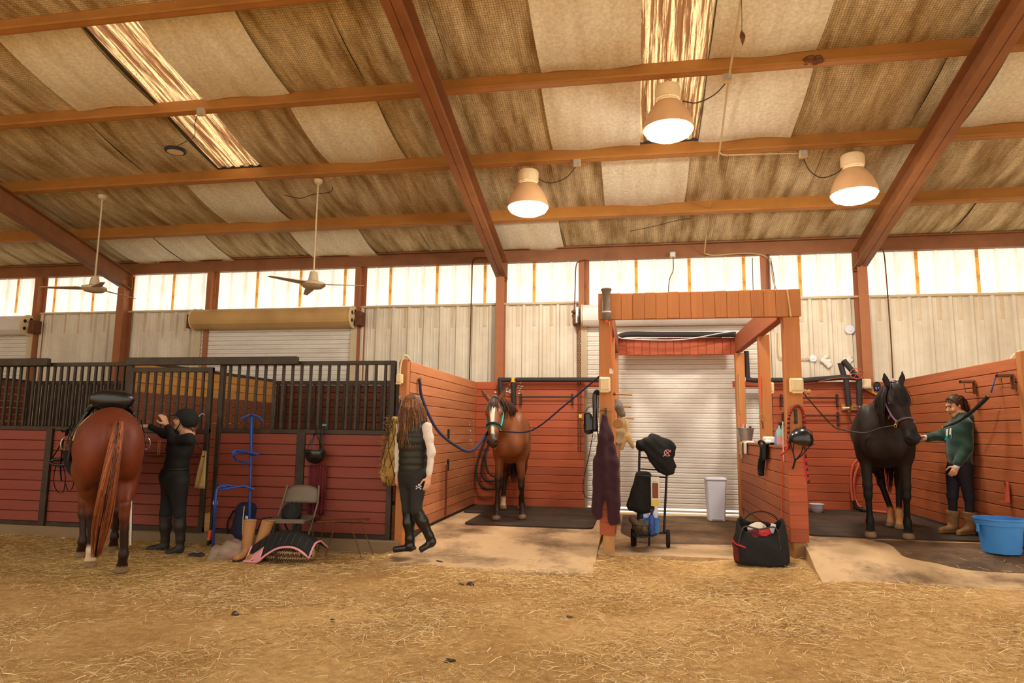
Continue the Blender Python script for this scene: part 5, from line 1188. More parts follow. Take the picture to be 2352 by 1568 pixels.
o = cable('string', 'string with a dried brown leaf hanging from the roof at the top', [PY(1703, -30, 6.2), PY(1704, 40, 6.2), PY(1704, 70, 6.2)], .003, 'cord', 'string')
mb = MB().grid(lambda u, v: Vector(PY(1705, 85, 6.2))+Vector(((v-.5)*.05*math.sin(math.pi*u), .02*math.cos(5*u), (.5-u)*.17)), 8, 2, .004); mb.build('dried_leaf', M('rust'), o)
cable('twig', 'dry vine twig caught under the netting by the second fan', [PY(652, 448, 9.6), PY(690, 455, 9.6), PY(720, 446, 9.6), PY(760, 440, 9.6), PY(764, 418, 9.6)], .006, 'cord', 'twig')
cable('twig', 'dry vine twig caught under the netting near the eave above the timber frame', [PY(1445, 531, 10.9), PY(1500, 520, 10.9), PY(1560, 505, 10.8), PY(1585, 502, 10.8)], .005, 'cord', 'twig')
t = thing('birds_nest', 'rusty brown mud nest stuck on the purlin near the right lamp', 'nest', PY(1868, 139, 7.55)); mb = MB()
r_ = random.Random(3)
for i in range(14): mb.ell((r_.uniform(-.08, .08), r_.uniform(-.03, .01), r_.uniform(-.03, .03)), (.05, .03, .03), 7, 5)
mb.build('mud', M('rust'), t, smooth=True)
# wall plates and conduit
def disc(name, label, px, py, r, m, Yd=11.85, th=.02, cat='plate'):
    o = MB().lathe([(r, 0), (r, th*.6), (r*.9, th), (r*.45, th), (r*.4, th*1.5), (.001, th*1.5)], 24, R=Matrix.Rotation(math.radians(90), 3, 'X')).build(name, M(m), smooth=.5); o.location = PY(px, py, Yd); return tag(o, label, cat)
disc('smoke_alarm', 'round white alarm on the siding left of the right column', 1952, 757, .075, 'white_plastic', cat='alarm')
disc('round_box', 'round white box at the end of a short conduit behind the timber frame', 1867, 823, .06, 'white_plastic', cat='box')
cable('steel_conduit', 'cream conduit running into the round white box', [PY(1788, 760, 11.84), PY(1789, 810, 11.84), PY(1800, 822, 11.84), PY(1862, 823, 11.84)], .012, 'ivory', 'conduit', 6)
for i, (px, py, s_) in enumerate(((1898, 828, 1.0), (1947, 826, .9))):
    t = thing('foam_patch', ['blob of pale spray foam on the siding left of the pipes', 'blob of pale spray foam behind the leaning pipes'][i], 'foam patch', PY(px, py, 11.86)); mb = MB(); r_ = random.Random(i)
    for k in range(22): mb.ell((max(-.06, min(.06, r_.gauss(0, .035)))*s_, -.01, max(-.09, min(.06, r_.gauss(-.01, .04)))*s_), (.036*s_, .016, .036*s_), 8, 6)
    mb.build('foam', M('foam_white'), t, smooth=True)
cable('steel_conduit', 'tan conduit curving over the top of the right partition', [PY(2322, 825, 8.2), PY(2330, 815, 8.2), PY(2345, 806, 8.2), PY(2360, 806, 8.2)], .014, 'ivory', 'conduit')
cable('steel_conduit', 'tan conduit curving over the top of the left partition post', [PY(918, 862, 7.8), PY(921, 835, 7.8), PY(927, 818, 7.8), PY(934, 817, 7.82), PY(942, 827, 7.9)], .012, 'ivory', 'conduit')
# ================================================================== PIPES AND HARDWARE IN THE WASH BAYS
def pipe(parent, pts, r=.042, m='pipe_foam', nm='pipe'): return MB().tube(pts, r, 10).build(nm, M(m), parent, smooth=.8)
t = thing('foam_pipes', 'black foam-wrapped water pipes along the top of the left wash bay boards', 'pipes')
pipe(t, [PY(1145, 872, 11.4), PY(1383, 872, 11.4)]); pipe(t, [PY(1148, 870, 11.4), PY(1152, 908, 11.4)]); pipe(t, [PY(1179, 878, 11.4), PY(1181, 928, 11.4)])
MB().lathe([(.05, -.04), (.05, .04)], 10, PY(1179, 872, 11.4)).build('yellow_tape', M('yellow'), t)
t = thing('foam_pipes', 'black foam-wrapped pipe above the rear fascia that drops behind the low wall', 'pipes')
pipe(t, spline([PY(1420, 775, 11.3), PY(1440, 768, 11.3), PY(1520, 768, 11.3), PY(1690, 768, 11.3)], 5), .045); pipe(t, [PY(1714, 806, 11.4), PY(1717, 866, 11.4)], .04); pipe(t, [PY(1714, 870, 11.4), PY(1730, 873, 11.4), PY(1845, 872, 11.4)], .04)
MB().tube(spline([PY(1418, 772, 11.22), PY(1440, 778, 11.22), PY(1560, 780, 11.2), PY(1660, 764, 11.2), PY(1690, 760, 11.2)], 6), .008, 6).build('white_cable', M('white_plastic'), t)
t = thing('foam_pipes', 'tangle of black foam-wrapped pipes with two valves left of the black horse', 'pipes')
pipe(t, [PY(1838, 874, 11.4), PY(1938, 866, 11.4)]); pipe(t, [PY(1938, 866, 11.4), PY(1972, 868, 11.4)]); pipe(t, [PY(1930, 833, 11.42), PY(1938, 862, 11.42)]); pipe(t, [PY(1937, 827, 11.36), PY(1966, 862, 11.36)])
pipe(t, [PY(1943, 870, 11.36), PY(1950, 932, 11.36)]); pipe(t, [PY(1973, 868, 11.36), PY(1974, 930, 11.36)])
o = MB().box(PY(1962, 935, 11.48), (.38, .03, .1)).build('backing_board', M('plywood'), t, bevel=.004)
for px, m in ((1949, 'white_plastic'), (1974, 'blue_paint')):
    v = MB().lathe([(.018, -.05), (.024, -.03), (.02, 0), (.03, .02), (.02, .05)], 10, PY(px+1, 940, 11.36)).build('valve', M('brass'), t, smooth=.6); MB().box(PY(px-6, 936, 11.31), (.1, .012, .018)).build('lever', M(m), v)
for a, b, cc in (((1950, 948), (1953, 965), (1968, 985)), ((1974, 948), (1980, 965), (1970, 985))): MB().tube(spline([PY(*a, 11.36), PY(*b, 11.34), PY(*cc, 11.33)], 6), .014, 6).build('hose_tail', M('cord'), t, smooth=True)
MB().lathe([(.02, -.04), (.032, 0), (.02, .04)], 8, PY(1968, 987, 11.33)).build('y_fitting', M('brass'), t)
MB().tube([PY(1968+16*math.cos(a), 858+12*math.sin(a), 11.3) for a in np.linspace(0, 6.28, 20)[:-1]], .006, 5, closed=True).build('wire_cage', M('orange_hose'), t)
for a in (0, 1.05, 2.1): MB().tube([PY(1968+16*math.cos(a), 858+12*math.sin(a), 11.3), PY(1968-16*math.cos(a), 858-12*math.sin(a), 11.3)], .004, 5).build('cage_spoke', M('orange_hose'), t)
MB().tube(spline([PY(1968, 868, 11.3), PY(1920, 868, 11.3), PY(1880, 876, 11.3)], 5), .005, 5).build('orange_cable', M('orange_hose'), t)
t = thing('outlet_box', 'pale weatherproof outlet box left of the black horse with looped cords', 'outlet', PY(1989, 882, 11.45)); MB().box((0, 0, 0), (.14, .09, .16)).build('box_body', M('ivory'), t, bevel=.012); MB().box((.0, -.03, -.06), (.12, .1, .03)).build('flip_cover', M('galv'), t, bevel=.004)
for k in range(3): MB().tube([Vector((.14+.05*math.cos(a)*(1-.15*k), -.05, -.03+.06*math.sin(a))) for a in np.linspace(0, 6.28, 16)[:-1]], .008, 5, closed=True).build('cord_loop', M('black'), t)
t = thing('timer', 'small black timer with blue lights on a yellow board behind the black horse', 'timer', PY(2014, 888, 11.42)); MB().box((-.03, .03, -.06), (.26, .02, .1), Matrix.Rotation(.5, 3, 'Y')).build('yellow_board', M('plywood'), t); MB().box((0, 0, .0), (.085, .04, .13)).build('case', M('black'), t, bevel=.008); MB().box((0, -.022, .03), (.06, .004, .04)).build('display', M('pipe_foam'), t)
for dx, dz in ((-.02, -.02), (.02, -.02), (-.015, -.045)): MB().ell((dx, -.022, dz), (.009, .004, .009), 8, 6).build('indicator', M('blue_led'), t)
def towel_bar(label, x0, y0, x1, drop, Yb=11.44, hook=True):
    t = thing('blanket_bar', label, 'bar'); MB().tube([PY(x0, y0, Yb), PY(x1, y0, Yb)], .014, 8).build('rod', M('stall_metal'), t, smooth=.8)
    for x in (x0, x1): MB().box(PY(x, y0+drop/2-3, Yb+.03), (.03, .05, .0072*drop+.06)).build('bracket', M('stall_metal'), t, bevel=.005)
towel_bar('black blanket bar on the boards right of the bay horse', 1196, 911, 1314, 18)
towel_bar('upper black blanket bar on the boards left of the black horse', 1795, 913, 1923, 18)
towel_bar('lower black blanket bar on the boards left of the black horse', 1800, 954, 1925, 22)
# chain hanging from the roller door drum
t = thing('door_chain', 'long brown hoist chain of the roller door hanging before the red boards', 'chain')
a, b = PY(1330, 728, 11.5), PY(1331, 1040, 11.4); n = 60; lk = MB().tube([(.011*math.cos(q), 0, .026*math.sin(q)) for q in np.linspace(0, 6.28, 9)[:-1]], .0045, 4, closed=True).mesh('chain_link', M('rust'), smooth=True)
for k in range(n):
    for dx in (-.02, .02):
        o = link('chain_link', lk, t); o.location = a.lerp(b, k/n)+Vector((dx, 0, 0)); o.rotation_euler = (0, 0, (k % 2)*1.57+.4)
MB().box(PY(1333, 955, 11.28), (.05, .02, .06)).build('yellow_tag', M('yellow'), t)
t = thing('door_motor', 'small steel chain gearbox at the left end of the white roller drum', 'gearbox', PY(1326, 724, 11.6)); MB().box((0, 0, 0), (.05, .1, .28)).build('gear_case', M('white_plastic'), t, bevel=.01); MB().tube([(-.1, -.02, .06), (.06, -.02, .06)], .02, 8).build('shaft', M('rust'), t); MB().box((.045, .02, -.03), (.03, .08, .26)).build('chain_guard', M('black'), t, bevel=.005)
# hoses
def coil(label, pts_list, r, m, name='hose'):
    t = thing(name, label, 'hose')
    for p in pts_list: MB().tube(spline(p, 6), r, 7).build('hose_loop', M(m), t, smooth=True)
    return t
Yh = 11.42
coil('black hose looped on the boards behind the bay horse', [[PY(1150, 935, Yh), PY(1118, 1000, Yh), PY(1095, 1070, Yh), PY(1105, 1115, Yh-.03), PY(1140, 1122, Yh), PY(1165, 1110, Yh)], [PY(1130, 1000, Yh), PY(1108, 1060, Yh), PY(1112, 1100, Yh), PY(1150, 1102, Yh), PY(1175, 1085, Yh)], [PY(1112, 1030, Yh), PY(1122, 1085, Yh), PY(1160, 1098, Yh)]], .018, 'pipe_foam')
coil('reddish hose hanging in loops behind the black horse', [[PY(1968, 1056, Yh), PY(1957, 1075, Yh), PY(1955, 1120, Yh), PY(1962, 1168, Yh-.05)], [PY(1975, 1060, Yh), PY(1962, 1100, Yh), PY(1966, 1150, Yh), PY(1990, 1170, Yh-.2), PY(2050, 1178, Yh-.4)], [PY(1988, 1080, Yh), PY(1990, 1130, Yh), PY(1994, 1175, Yh-.2)]], .02, 'orange_hose')
t = thing('spray_nozzle', 'black hose nozzle resting at the foot of the boards left of the black horse', 'nozzle', PY(1965, 1165, 11.2)); MB().tube([(-.02, 0, .1), (0, 0, 0), (.08, -.02, -.03)], [.03, .035, .03], 8).build('grip', M('black'), t, smooth=.7); MB().lathe([(.045, -.02), (.05, .02)], 12, (.1, -.025, -.035), Matrix.Rotation(1.4, 3, 'Y')).build('head', M('black'), t)
# electrical boxes on posts
def wbox(label, px, py, Yb, w=.13, h=.17, m='ivory'):
    t = thing('outlet_box', label, 'outlet', PY(px, py, Yb)); MB().box((0, 0, 0), (w, .07, h)).build('box_body', M(m), t, bevel=.012); MB().box((0, -.042, .005), (w*.8, .02, h*.78)).build('cover', M(m), t, bevel=.008); MB().box((0, -.04, -h*.5), (w*.7, .05, .015)).build('drip_lip', M(m), t)
wbox('ivory covered outlet box on the left timber post', 1389, 883, YG-.12); wbox('ivory covered outlet box on the right timber post', 1829, 885, YG-.12, .14, .16); wbox('ivory outlet box on the middle right timber post', 1768, 890, pm_.y-.0, .1, .14); wbox('ivory switch plate on the red end post above the hay net', 918, 870, YF-.1, .075, .12)
t = thing('paper_tag', 'small white paper pinned to the left timber post', 'paper', PY(1404, 852, YG-.1)); MB().box((0, 0, 0), (.045, .004, .06)).build('sheet', M('cloth_white'), t)
# grey rolled horn on top of the left post
t = thing('cloth_roll', 'grey tapered roll tied upright to the top of the left timber post', 'roll', PY(1393, 735, YG-.17))
MB().lathe([(.035, 0), (.05, .02), (.05, .08), (.045, .1), (.042, .25), (.05, .33), (.064, .36), (.055, .37)], 18).build('roll', M('grey_cloth'), t, smooth=.8); MB().lathe([(.053, .085), (.053, .1)], 16).build('tie', M('cloth_white'), t); MB().lathe([(.02, -.03), (.022, 0)], 10).build('orange_plug', M('orange'), t)
cable('extension_cord', 'thin orange cord hanging down the left timber post', [PY(1400, 738, YG-.12), PY(1402, 790, YG-.12), PY(1407, 850, YG-.12)], .005, 'orange', 'cord')
cable('extension_cord', 'white cord looped beside the grey roll on the left post', [PY(1387, 678, YG-.14), PY(1384, 700, YG-.14), PY(1386, 730, YG-.14), PY(1393, 735, YG-.16)], .005, 'cloth_white', 'cord')
o = MB().bar(PY(1808, 665, YG-.12), PY(1817, 727, YG-.12), .012, .012).build('hook_bar', M('tan')); tag(o, 'slanting tan stick hooked on the right end of the front fascia', 'stick')
# ================================================================== ROPES, HALTERS
def rope(name, label, pts, r, m, cat='rope', snaps=(), nn=6):
    t = thing(name, label, cat); MB().tube(spline(pts, nn), r, 7).build('rope_line', M(m), t, smooth=True)
    for s_ in snaps:
        s_ = Vector(s_); MB().tube([s_+Vector((.012*math.cos(a), 0, .02*math.sin(a))) for a in np.linspace(0, 6.28, 10)[:-1]], .004, 5, closed=True).build('snap', M('brass'), t)
    return t
W2 = lambda *a: r2.matrix_world
bpy.context.view_layer.update()
HP2 = lambda a, s, u: r2.matrix_world @ Vector(hp2(a, s, u)); HP3 = lambda a, s, u: r3.matrix_world @ Vector(hp3(a, s, u))
ring = PX(962, 872, XW+.02)
jl = HP2(.38, -.075, -.09); jr = HP2(.38, .075, -.09)
rope('cross_tie', 'purple-blue cross tie rope sagging from the left partition to the bay horse', [ring+Vector((.01, 0, 0)), PX(970, 915, XW+.06), PY(1003, 985, 8.3), PY(1050, 1025, 8.45), PY(1085, 1034, 8.55), jl], .019, 'blue_rope', snaps=[ring, jl])
rope('cross_tie', 'taut purple-blue cross tie rope from the bay horse to the left timber post', [jr, PY(1221, 988, 8.6), PY(1300, 928, 8.3), PY(1379, 862, 8.0)], .011, 'blue_rope', snaps=[jr, PY(1221, 989, 8.6)])
t = thing('wall_ring', 'steel eye ring screwed to the left partition', 'ring', ring); MB().tube([(.02, .025*math.cos(a), .025*math.sin(a)) for a in np.linspace(0, 6.28, 12)[:-1]], .005, 6, closed=True).build('ring', M('rust'), t); MB().lathe([(.02, -.004), (.02, .008)], 10, R=Matrix.Rotation(1.57, 3, 'Y')).build('rose', M('rust'), t)
def strap(parent, fn_pts, w, th, m, nm, root_obj):
    """flat band through points, lying on the head"""
    pts = spline(fn_pts, 6); mb = MB().tube(pts, w, 6, flat=th/w); return mb.build(nm, M(m), root_obj, smooth=.8)
def halter(root_obj, hp, m, hz, pad=None, ringm='steel'):
    def hoop(a, u0, rx, ru, n=20, uo=0): return [Vector(hp(a(q) if callable(a) else a, rx*math.cos(q), u0+ru*math.sin(q))) for q in np.linspace(0, 2*math.pi, n+1)[:-1]]
    mb = MB().tube(hoop(lambda q: .37+.015*math.sin(q), -.045, .073, .088), .016*hz, 6, closed=True, flat=.35, up=tuple(ax_d)); nb_ = mb.build('noseband', M(m), root_obj, smooth=.8)
    if pad: MB().tube(hoop(lambda q: .35+.015*math.sin(q), -.04, .076, .092)[0:11], .02*hz, 7).build('nose_pad', M(pad), root_obj, smooth=.8)
    for s_ in (-1, 1):
        chk = [Vector(hp(.37, s_*.072, -.05)), Vector(hp(.26, s_*.086, -.07)), Vector(hp(.12, s_*.1, -.05)), Vector(hp(.0, s_*.085, .0)), Vector(hp(-.045, s_*.04, .06))]
        MB().tube(spline(chk, 5), .012*hz, 6, flat=.4).build('cheek_strap', M(m), root_obj, smooth=.8)
        MB().tube(spline([Vector(hp(.26, s_*.086, -.07)), Vector(hp(.24, s_*.07, -.17)), Vector(hp(.22, 0, -.235))], 5), .011*hz, 6, flat=.4).build('throat_strap', M(m), root_obj, smooth=.8)
        MB().tube([Vector(hp(.37+.022*math.cos(a), s_*.078, -.055+.022*math.sin(a))) for a in np.linspace(0, 6.28, 12)[:-1]], .005, 5, closed=True).build('halter_ring', M(ringm), root_obj)
    MB().tube(spline([Vector(hp(-.045, .04, .06)), Vector(hp(-.055, 0, .075)), Vector(hp(-.045, -.04, .06))], 4), .012*hz, 6, flat=.4).build('crown_strap', M(m), root_obj)
    MB().tube(spline([Vector(hp(.37, 0, -.14)), Vector(hp(.3, 0, -.2)), Vector(hp(.22, 0, -.235))], 4), .01*hz, 6, flat=.5).build('jaw_strap', M(m), root_obj)
ax_d = ax2[0]; halter(r2, hp2, 'turquoise', 1.1, 'black_matte')
ax_d = ax3[0]; halter(r3, hp3, 'purple', 1.06)
# little chain hanging under the bay's chin
b0 = r2.matrix_world.inverted() @ HP2(.42, 0, -.15)
ch_ = MB()
for k in range(5): ch_.tube([b0+Vector((.004, .01*math.cos(a), -.035*k-.02*math.sin(a))) for a in np.linspace(0, 6.28, 9)[:-1]], .004, 4, closed=True)
ch_.build('chin_chain', M('brass'), r2)
j3 = HP3(.38, -.08, -.09); rope('lead_rope', 'thin dark rope sagging from the right timber post to the black horse', [PY(1838, 895, YG+.05), PY(1905, 970, 8.3), PY(1930, 985, 8.3), PY(1985, 994, 8.2), PY(2025, 982, 8.0), j3], .008, 'cord', snaps=[j3, PY(1908, 974, 8.3)])
t = thing('wooden_peg', 'round wooden peg on the right timber post', 'peg', PY(1846, 900, YG-.05)); MB().lathe([(.025, 0), (.03, .02), (.02, .035), (.03, .06), (.018, .075)], 12, R=Matrix.Rotation(1.57, 3, 'Y')).build('turned_knob', M('raw_wood'), t, smooth=.8)
t = thing('cross_tie', 'black rubber cross tie on a blue rope reaching from the right wall past the hoodie', 'rope')
XRw = 3.93; w1 = PX(2291, 857, XRw)
pa_, pb_ = PY(2270, 910, 8.3), PY(2165, 982, 8.75)
MB().tube([w1, PY(2275, 900, 8.3)], .006, 6).build('blue_cord', M('blue_paint'), t); MB().tube([w1+Vector((0, .03, -.01)), PY(2277, 902, 8.3)], .006, 6).build('blue_cord', M('blue_paint'), t)
MB().tube(spline([pa_, PY(2245, 934, 8.4), PY(2222, 953, 8.5), PY(2200, 968, 8.62), pb_], 5), [.024]*6+[.021]*6+[.014]*6+[.009]*3, 8).build('rubber_tie', M('black_matte'), t, smooth=.8)
MB().lathe([(.012, -.02), (.02, 0), (.012, .02)], 8, pa_).build('clip', M('brass'), t); MB().lathe([(.008, -.02), (.014, 0), (.008, .02)], 8, pb_).build('snap', M('brass'), t)
for i, (px, py) in enumerate(((2238, 885), (2326, 872))):
    c = PX(px, py, XRw); t = thing('saddle_hook', ['rusty saddle hook on the right wall left of the blue cord', 'rusty saddle hook on the right wall near its front end'][i], 'hook', c)
    MB().grid(lambda u, v: (-.02-.13*u, .035*math.cos(math.pi*v), .03+.035*math.sin(math.pi*v)), 3, 8, .006).build('half_pipe', M('rust'), t); MB().box((-.005, 0, -.02), (.012, .05, .16)).build('wall_plate', M('rust'), t); MB().tube([(-.1, .02, .02), (-.09, .02, -.08), (-.01, .0, -.08)], .005, 5).build('brace', M('rust'), t)
c = PX(2316, 1130, XRw); t = thing('wall_bracket', 'small red metal bracket on the right wall above the blue bucket', 'bracket', c); MB().box((-.01, 0, 0), (.02, .07, .22)).build('plate', M('orange_hose'), t, bevel=.005); MB().box((-.05, 0, -.1), (.08, .05, .015)).build('foot', M('orange_hose'), t); MB().tube([(-.03, 0, .06), (-.03, 0, .13)], .006, 6).build('pin', M('rust'), t)
# ================================================================== BUCKETS, BIN, BOWL
c = PY(2300, 1256, 7.9); c.z = slabR(c.y)+.004
t = thing('bucket', 'large blue plastic feed bucket on the floor at the right edge', 'bucket', c); t.scale = (.88, .88, .9)
MB().lathe([(.185, .0), (.19, .004), (.225, .3), (.245, .305), (.25, .36), (.262, .365), (.262, .38), (.24, .38), (.235, .33), (.18, .02)], 36, cap1=True).build('tub', M('blue_plastic'), t, smooth=.5)
for s_ in (-1, 1): MB().box((s_*.255, -.05, .27), (.02, .05, .09)).build('handle_lug', M('blue_plastic'), t, bevel=.004)
c = PZ(1877, 1178, .29); t = thing('bowl', 'small white bowl on the floor left of the black horse', 'bowl', (c.x, c.y, slabR(c.y)+.022)); MB().lathe([(.06, 0), (.09, .05), (.1, .115), (.108, .12), (.1, .125), (.085, .06), (.05, .015)], 24).build('bowl_body', M('white_plastic'), t, smooth=.7)
c = PZ(1645, 1197, ZM); t = thing('trash_bin', 'tall white plastic bin standing before the roller door', 'bin', (c.x, c.y, ZM+.002), .05)
def frustum(w0, d0, w1, d1, h, z=0): return MB().add([(-w0/2, -d0/2, z), (w0/2, -d0/2, z), (w0/2, d0/2, z), (-w0/2, d0/2, z), (-w1/2, -d1/2, z+h), (w1/2, -d1/2, z+h), (w1/2, d1/2, z+h), (-w1/2, d1/2, z+h)], [(3, 2, 1, 0), (4, 5, 6, 7), (0, 1, 5, 4), (1, 2, 6, 5), (2, 3, 7, 6), (3, 0, 4, 7)])
frustum(.245, .2, .3, .25, .62).build('bin_body', M('white_plastic'), t, bevel=.02); frustum(.33, .28, .31, .26, .05, .615).build('lid', M('white_plastic'), t, bevel=.018); MB().box((0, -.1, .03), (.16, .03, .02)).build('pedal_slot', M('galv'), t)
XLW = 1.715; ZLW = 1.312
c = PX(1712, 1020, XLW); c.z = ZLW; t = thing('bucket', 'galvanised steel bucket of brushes on top of the low red wall', 'bucket', c)
MB().lathe([(.1, 0), (.135, .2), (.142, .205), (.142, .215), (.13, .21), (.1, .02)], 24).build('pail', M('galv'), t, smooth=.6); MB().tube([(.138*math.cos(a), .138*math.sin(a)*.2-.12, .2+.0*a) for a in np.linspace(0, 3.14, 10)], .004, 5).build('bail', M('steel'), t)
for i, (dx, m, l_, lab) in enumerate(((-.03, 'pink', .12, 'pink-handled brush standing in the galvanised bucket'), (.02, 'cloth_white', .13, 'white-handled brush standing in the galvanised bucket'), (.06, 'black', .09, 'dark grooming brush in the galvanised bucket'), (-.07, 'tan', .08, 'tan cloth bunched in the galvanised bucket'))):
    b_ = thing('brush', lab, 'brush', (c.x+dx, c.y-.03, ZLW+.15)); MB().tube([(0, 0, 0), (.01*i, 0, l_)], [.022, .016], 8).build('handle', M(m), b_, smooth=.8); MB().lathe([(.03, -.04), (.035, 0)], 10).build('bristles', M('black_matte'), b_)
c = PX(1766, 1020, XLW-.03); t = thing('sponge', 'pale block sponge on top of the low red wall', 'sponge', (c.x, c.y, ZLW)); MB().box((0, 0, .05), (.12, .22, .09)).build('block', M('foam_white'), t, bevel=.02); MB().box((-.03, -.13, .025), (.08, .08, .05)).build('small_block', M('foam_white'), t, bevel=.015)
c = PX(1797, 1023, 1.68); t = thing('spray_bottle', 'pastel spray bottle with black trigger at the end of the low wall', 'bottle', (1.68, c.y+.1, ZLW)); MB().lathe([(.038, 0), (.042, .02), (.042, .16), (.02, .2), (.016, .23)], 16).build('bottle', M('mint'), t, smooth=.7); MB().lathe([(.0425, .01), (.0425, .1)], 16, cap0=False, cap1=False).build('pink_label', M('pink'), t); MB().box((0, -.02, .25), (.03, .1, .04)).build('trigger_head', M('black'), t, bevel=.006); MB().tube([(0, -.04, .24), (0, -.06, .19)], .006, 5).build('trigger', M('black'), t)
t = thing('clipboard', 'blue folder leaning behind the spray bottle', 'folder', (1.68, c.y+.28, ZLW)); MB().box((0, 0, .09), (.015, .18, .18), Matrix.Rotation(.15, 3, 'Y')).build('cover', M('blue_plastic'), t)
def cloth_drape(name, label, cat, x, y, z, w, l, m, tw=.0, seed=0):
    """cloth hanging over the passage side of the low wall"""
    r = random.Random(seed); ph = r.uniform(0, 6); t = thing(name, label, cat, (x-.055, y, z))
    def fn(u, v):
        s_ = v*(l+.1)-.1; hx = -min(s_, 0) if s_ < 0 else -.016-.014*(1+math.sin(9*u+ph)); hz = .012+.01*math.sin(5*u+ph) if s_ < 0 else -s_*(1-.25*math.sin(3*u+ph)*tw)
        return (hx if s_ < 0 else hx, (u-.5)*w*(1-.3*v*tw)+.03*v*tw, hz)
    MB().grid(fn, 10, 12, .008).build('cloth', M(m), t, smooth=True); return t
c = PX(1719, 1040, 1.68); cloth_drape('rag', 'cream rag hanging over the low wall under the bucket, longer one', 'rag', 1.672, c.y+.1, ZLW, .16, .25, 'khaki', 1, 2); cloth_drape('rag', 'short cream rag hanging over the low wall beside the longer one', 'rag', 1.672, c.y-.3, ZLW, .2, .14, 'cloth_white', 1, 5)
c = PX(1765, 1060, 1.68); t = cloth_drape('jacket', 'black stretchy sleeve garment draped over the low wall', 'garment', 1.668, c.y-.3, ZLW, .35, .2, 'black_matte', .6, 3); MB().tube(spline([(-.03, .1, -.02), (-.035, .14, -.16), (-.04, .22, -.3), (-.04, .22, -.4)], 5), [.035]*6+[.045]*6+[.04]*3+[.03], 10, flat=.5).build('sleeve', M('black_matte'), t, smooth=True); MB().tube(spline([(-.03, .2, -.05), (-.05, .24, .02), (-.04, .12, .04), (-.03, .0, .02)], 5), .016, 7).build('strap', M('black_matte'), t, smooth=True)
# ================================================================== THINGS ON THE RIGHT FRONT POST
YPp = YG-.1
def schooling_helmet(label, c, rz, m='black_gloss', hang=True, rx=0.0):
    t = thing('riding_helmet', label, 'helmet', c, rz); t.rotation_euler = (rx, 0, rz)
    G = SDF((-.2, -.2, -.16), (.2, .2, .2), .007); G.ell((0, 0, .0), (.14, .115, .125), k=0); G.half((0, 0, -.03), (0, 0, -1)); G.ell((0, 0, -.03), (.12, .098, .11), k=.004, op='cut'); G.ecap((.12, 0, -.02), (.185, 0, -.035), (.08, .009), (.05, .006), (0, 1, 0), .01)
    G.build('shell', M(m), t); b = MB()
    for k in (-.045, 0, .045): b.tube([(.13*math.cos(q), k, .13*math.sin(q)) for q in np.linspace(.5, 2.6, 8)], .003, 4)
    b.build('ridges', M('black'), t)
    mb = MB()
    for s_ in (-1, 1): mb.tube(spline([(.03, s_*.1, -.03), (.01, s_*.06, -.14), (.0, s_*.01, -.22)], 4), .007, 5); mb.tube(spline([(-.06, s_*.09, -.03), (-.02, s_*.06, -.12), (0, s_*.01, -.22)], 4), .007, 5)
    mb.build('chin_strap', M('black'), t); MB().box((0, 0, -.27), (.02, .012, .12)).build('strap_tail', M('black'), t); return t
c = PY(1839, 1010, YPp-.17); schooling_helmet('glossy black riding helmet hanging low on the right timber post', c, math.radians(40), rx=.35)
t = thing('lead_rope', 'red and black braided rope looped over a hook on the right timber post', 'rope')
loop = [PY(1812, 1030, YPp), PY(1811, 990, YPp), PY(1813, 955, YPp), PY(1822, 936, YPp-.01), PY(1830, 932, YPp-.01), PY(1840, 937, YPp-.01), PY(1846, 956, YPp), PY(1848, 1000, YPp), PY(1851, 1060, YPp), PY(1857, 1108, YPp)]
lp = spline(loop, 14); MB().tube(lp, .015, 7).build('rope_core', M('red'), t, smooth=True)
mb = MB()
for i in range(0, len(lp)-2, 4): mb.tube([lp[i], lp[i+1], lp[i+2]], .0158, 7)
tag(mb.build('black_flecks', M('black'), t, smooth=True), kind='stuff')
MB().tube(spline([PY(1857, 1108, YPp), PY(1852, 1095, YPp), PY(1845, 1040, YPp)], 5), .014, 7).build('second_fall', M('red'), t, smooth=True)
t = thing('coat_hook', 'dark iron hook on the right timber post under the red rope', 'hook', PY(1828, 960, YPp+.02)); MB().box((0, .0, .02), (.03, .02, .16)).build('back_plate', M('stall_metal'), t, bevel=.004); MB().tube([(0, -.01, -.04), (-.02, -.05, -.06), (-.03, -.06, -.03)], .008, 6).build('prong', M('stall_metal'), t)
cable('extension_cord', 'thin bright orange cord hanging down the end of the low red wall', [PX(1797, 1035, 1.612), PX(1797, 1100, 1.612), PX(1796, 1180, 1.612), PX(1800, 1210, 1.612), PX(1797, 1232, 1.612)], .006, 'orange', 'cord')
t = thing('lead_rope', 'short bright red cord knotted beside the hanging helmet', 'rope'); MB().tube(spline([PY(1793, 1046, YPp), PY(1802, 1038, YPp-.02), PY(1810, 1025, YPp-.02), PY(1807, 1010, YPp)], 6), .012, 6).build('cord', M('red'), t, smooth=True)
cable('whip', 'thin pale stick standing beside the spray bottle at the post', [PX(1798, 968, 1.612), PX(1799, 1000, 1.612), PX(1800, 1060, 1.612)], .007, 'cloth_white', 'stick')
Ym = pm_.y-.09
t = thing('hanging_strap', 'orange webbing strap with brass snap hanging on the middle right post', 'strap'); MB().tube([PY(1746, 862, Ym), PY(1747, 905, Ym), PY(1748, 935, Ym), PY(1749, 948, Ym)], [.02, .018, .008, .006], 6, flat=.35).build('webbing', M('orange'), t); MB().tube([PY(1749+5*math.cos(a), 957+7*math.sin(a), Ym) for a in np.linspace(0, 6.28, 12)[:-1]], .006, 5, closed=True).build('snap', M('brass'), t); MB().tube([PY(1749, 965, Ym), PY(1752, 975, Ym), PY(1752, 984, Ym)], .008, 6).build('swivel', M('rust'), t)
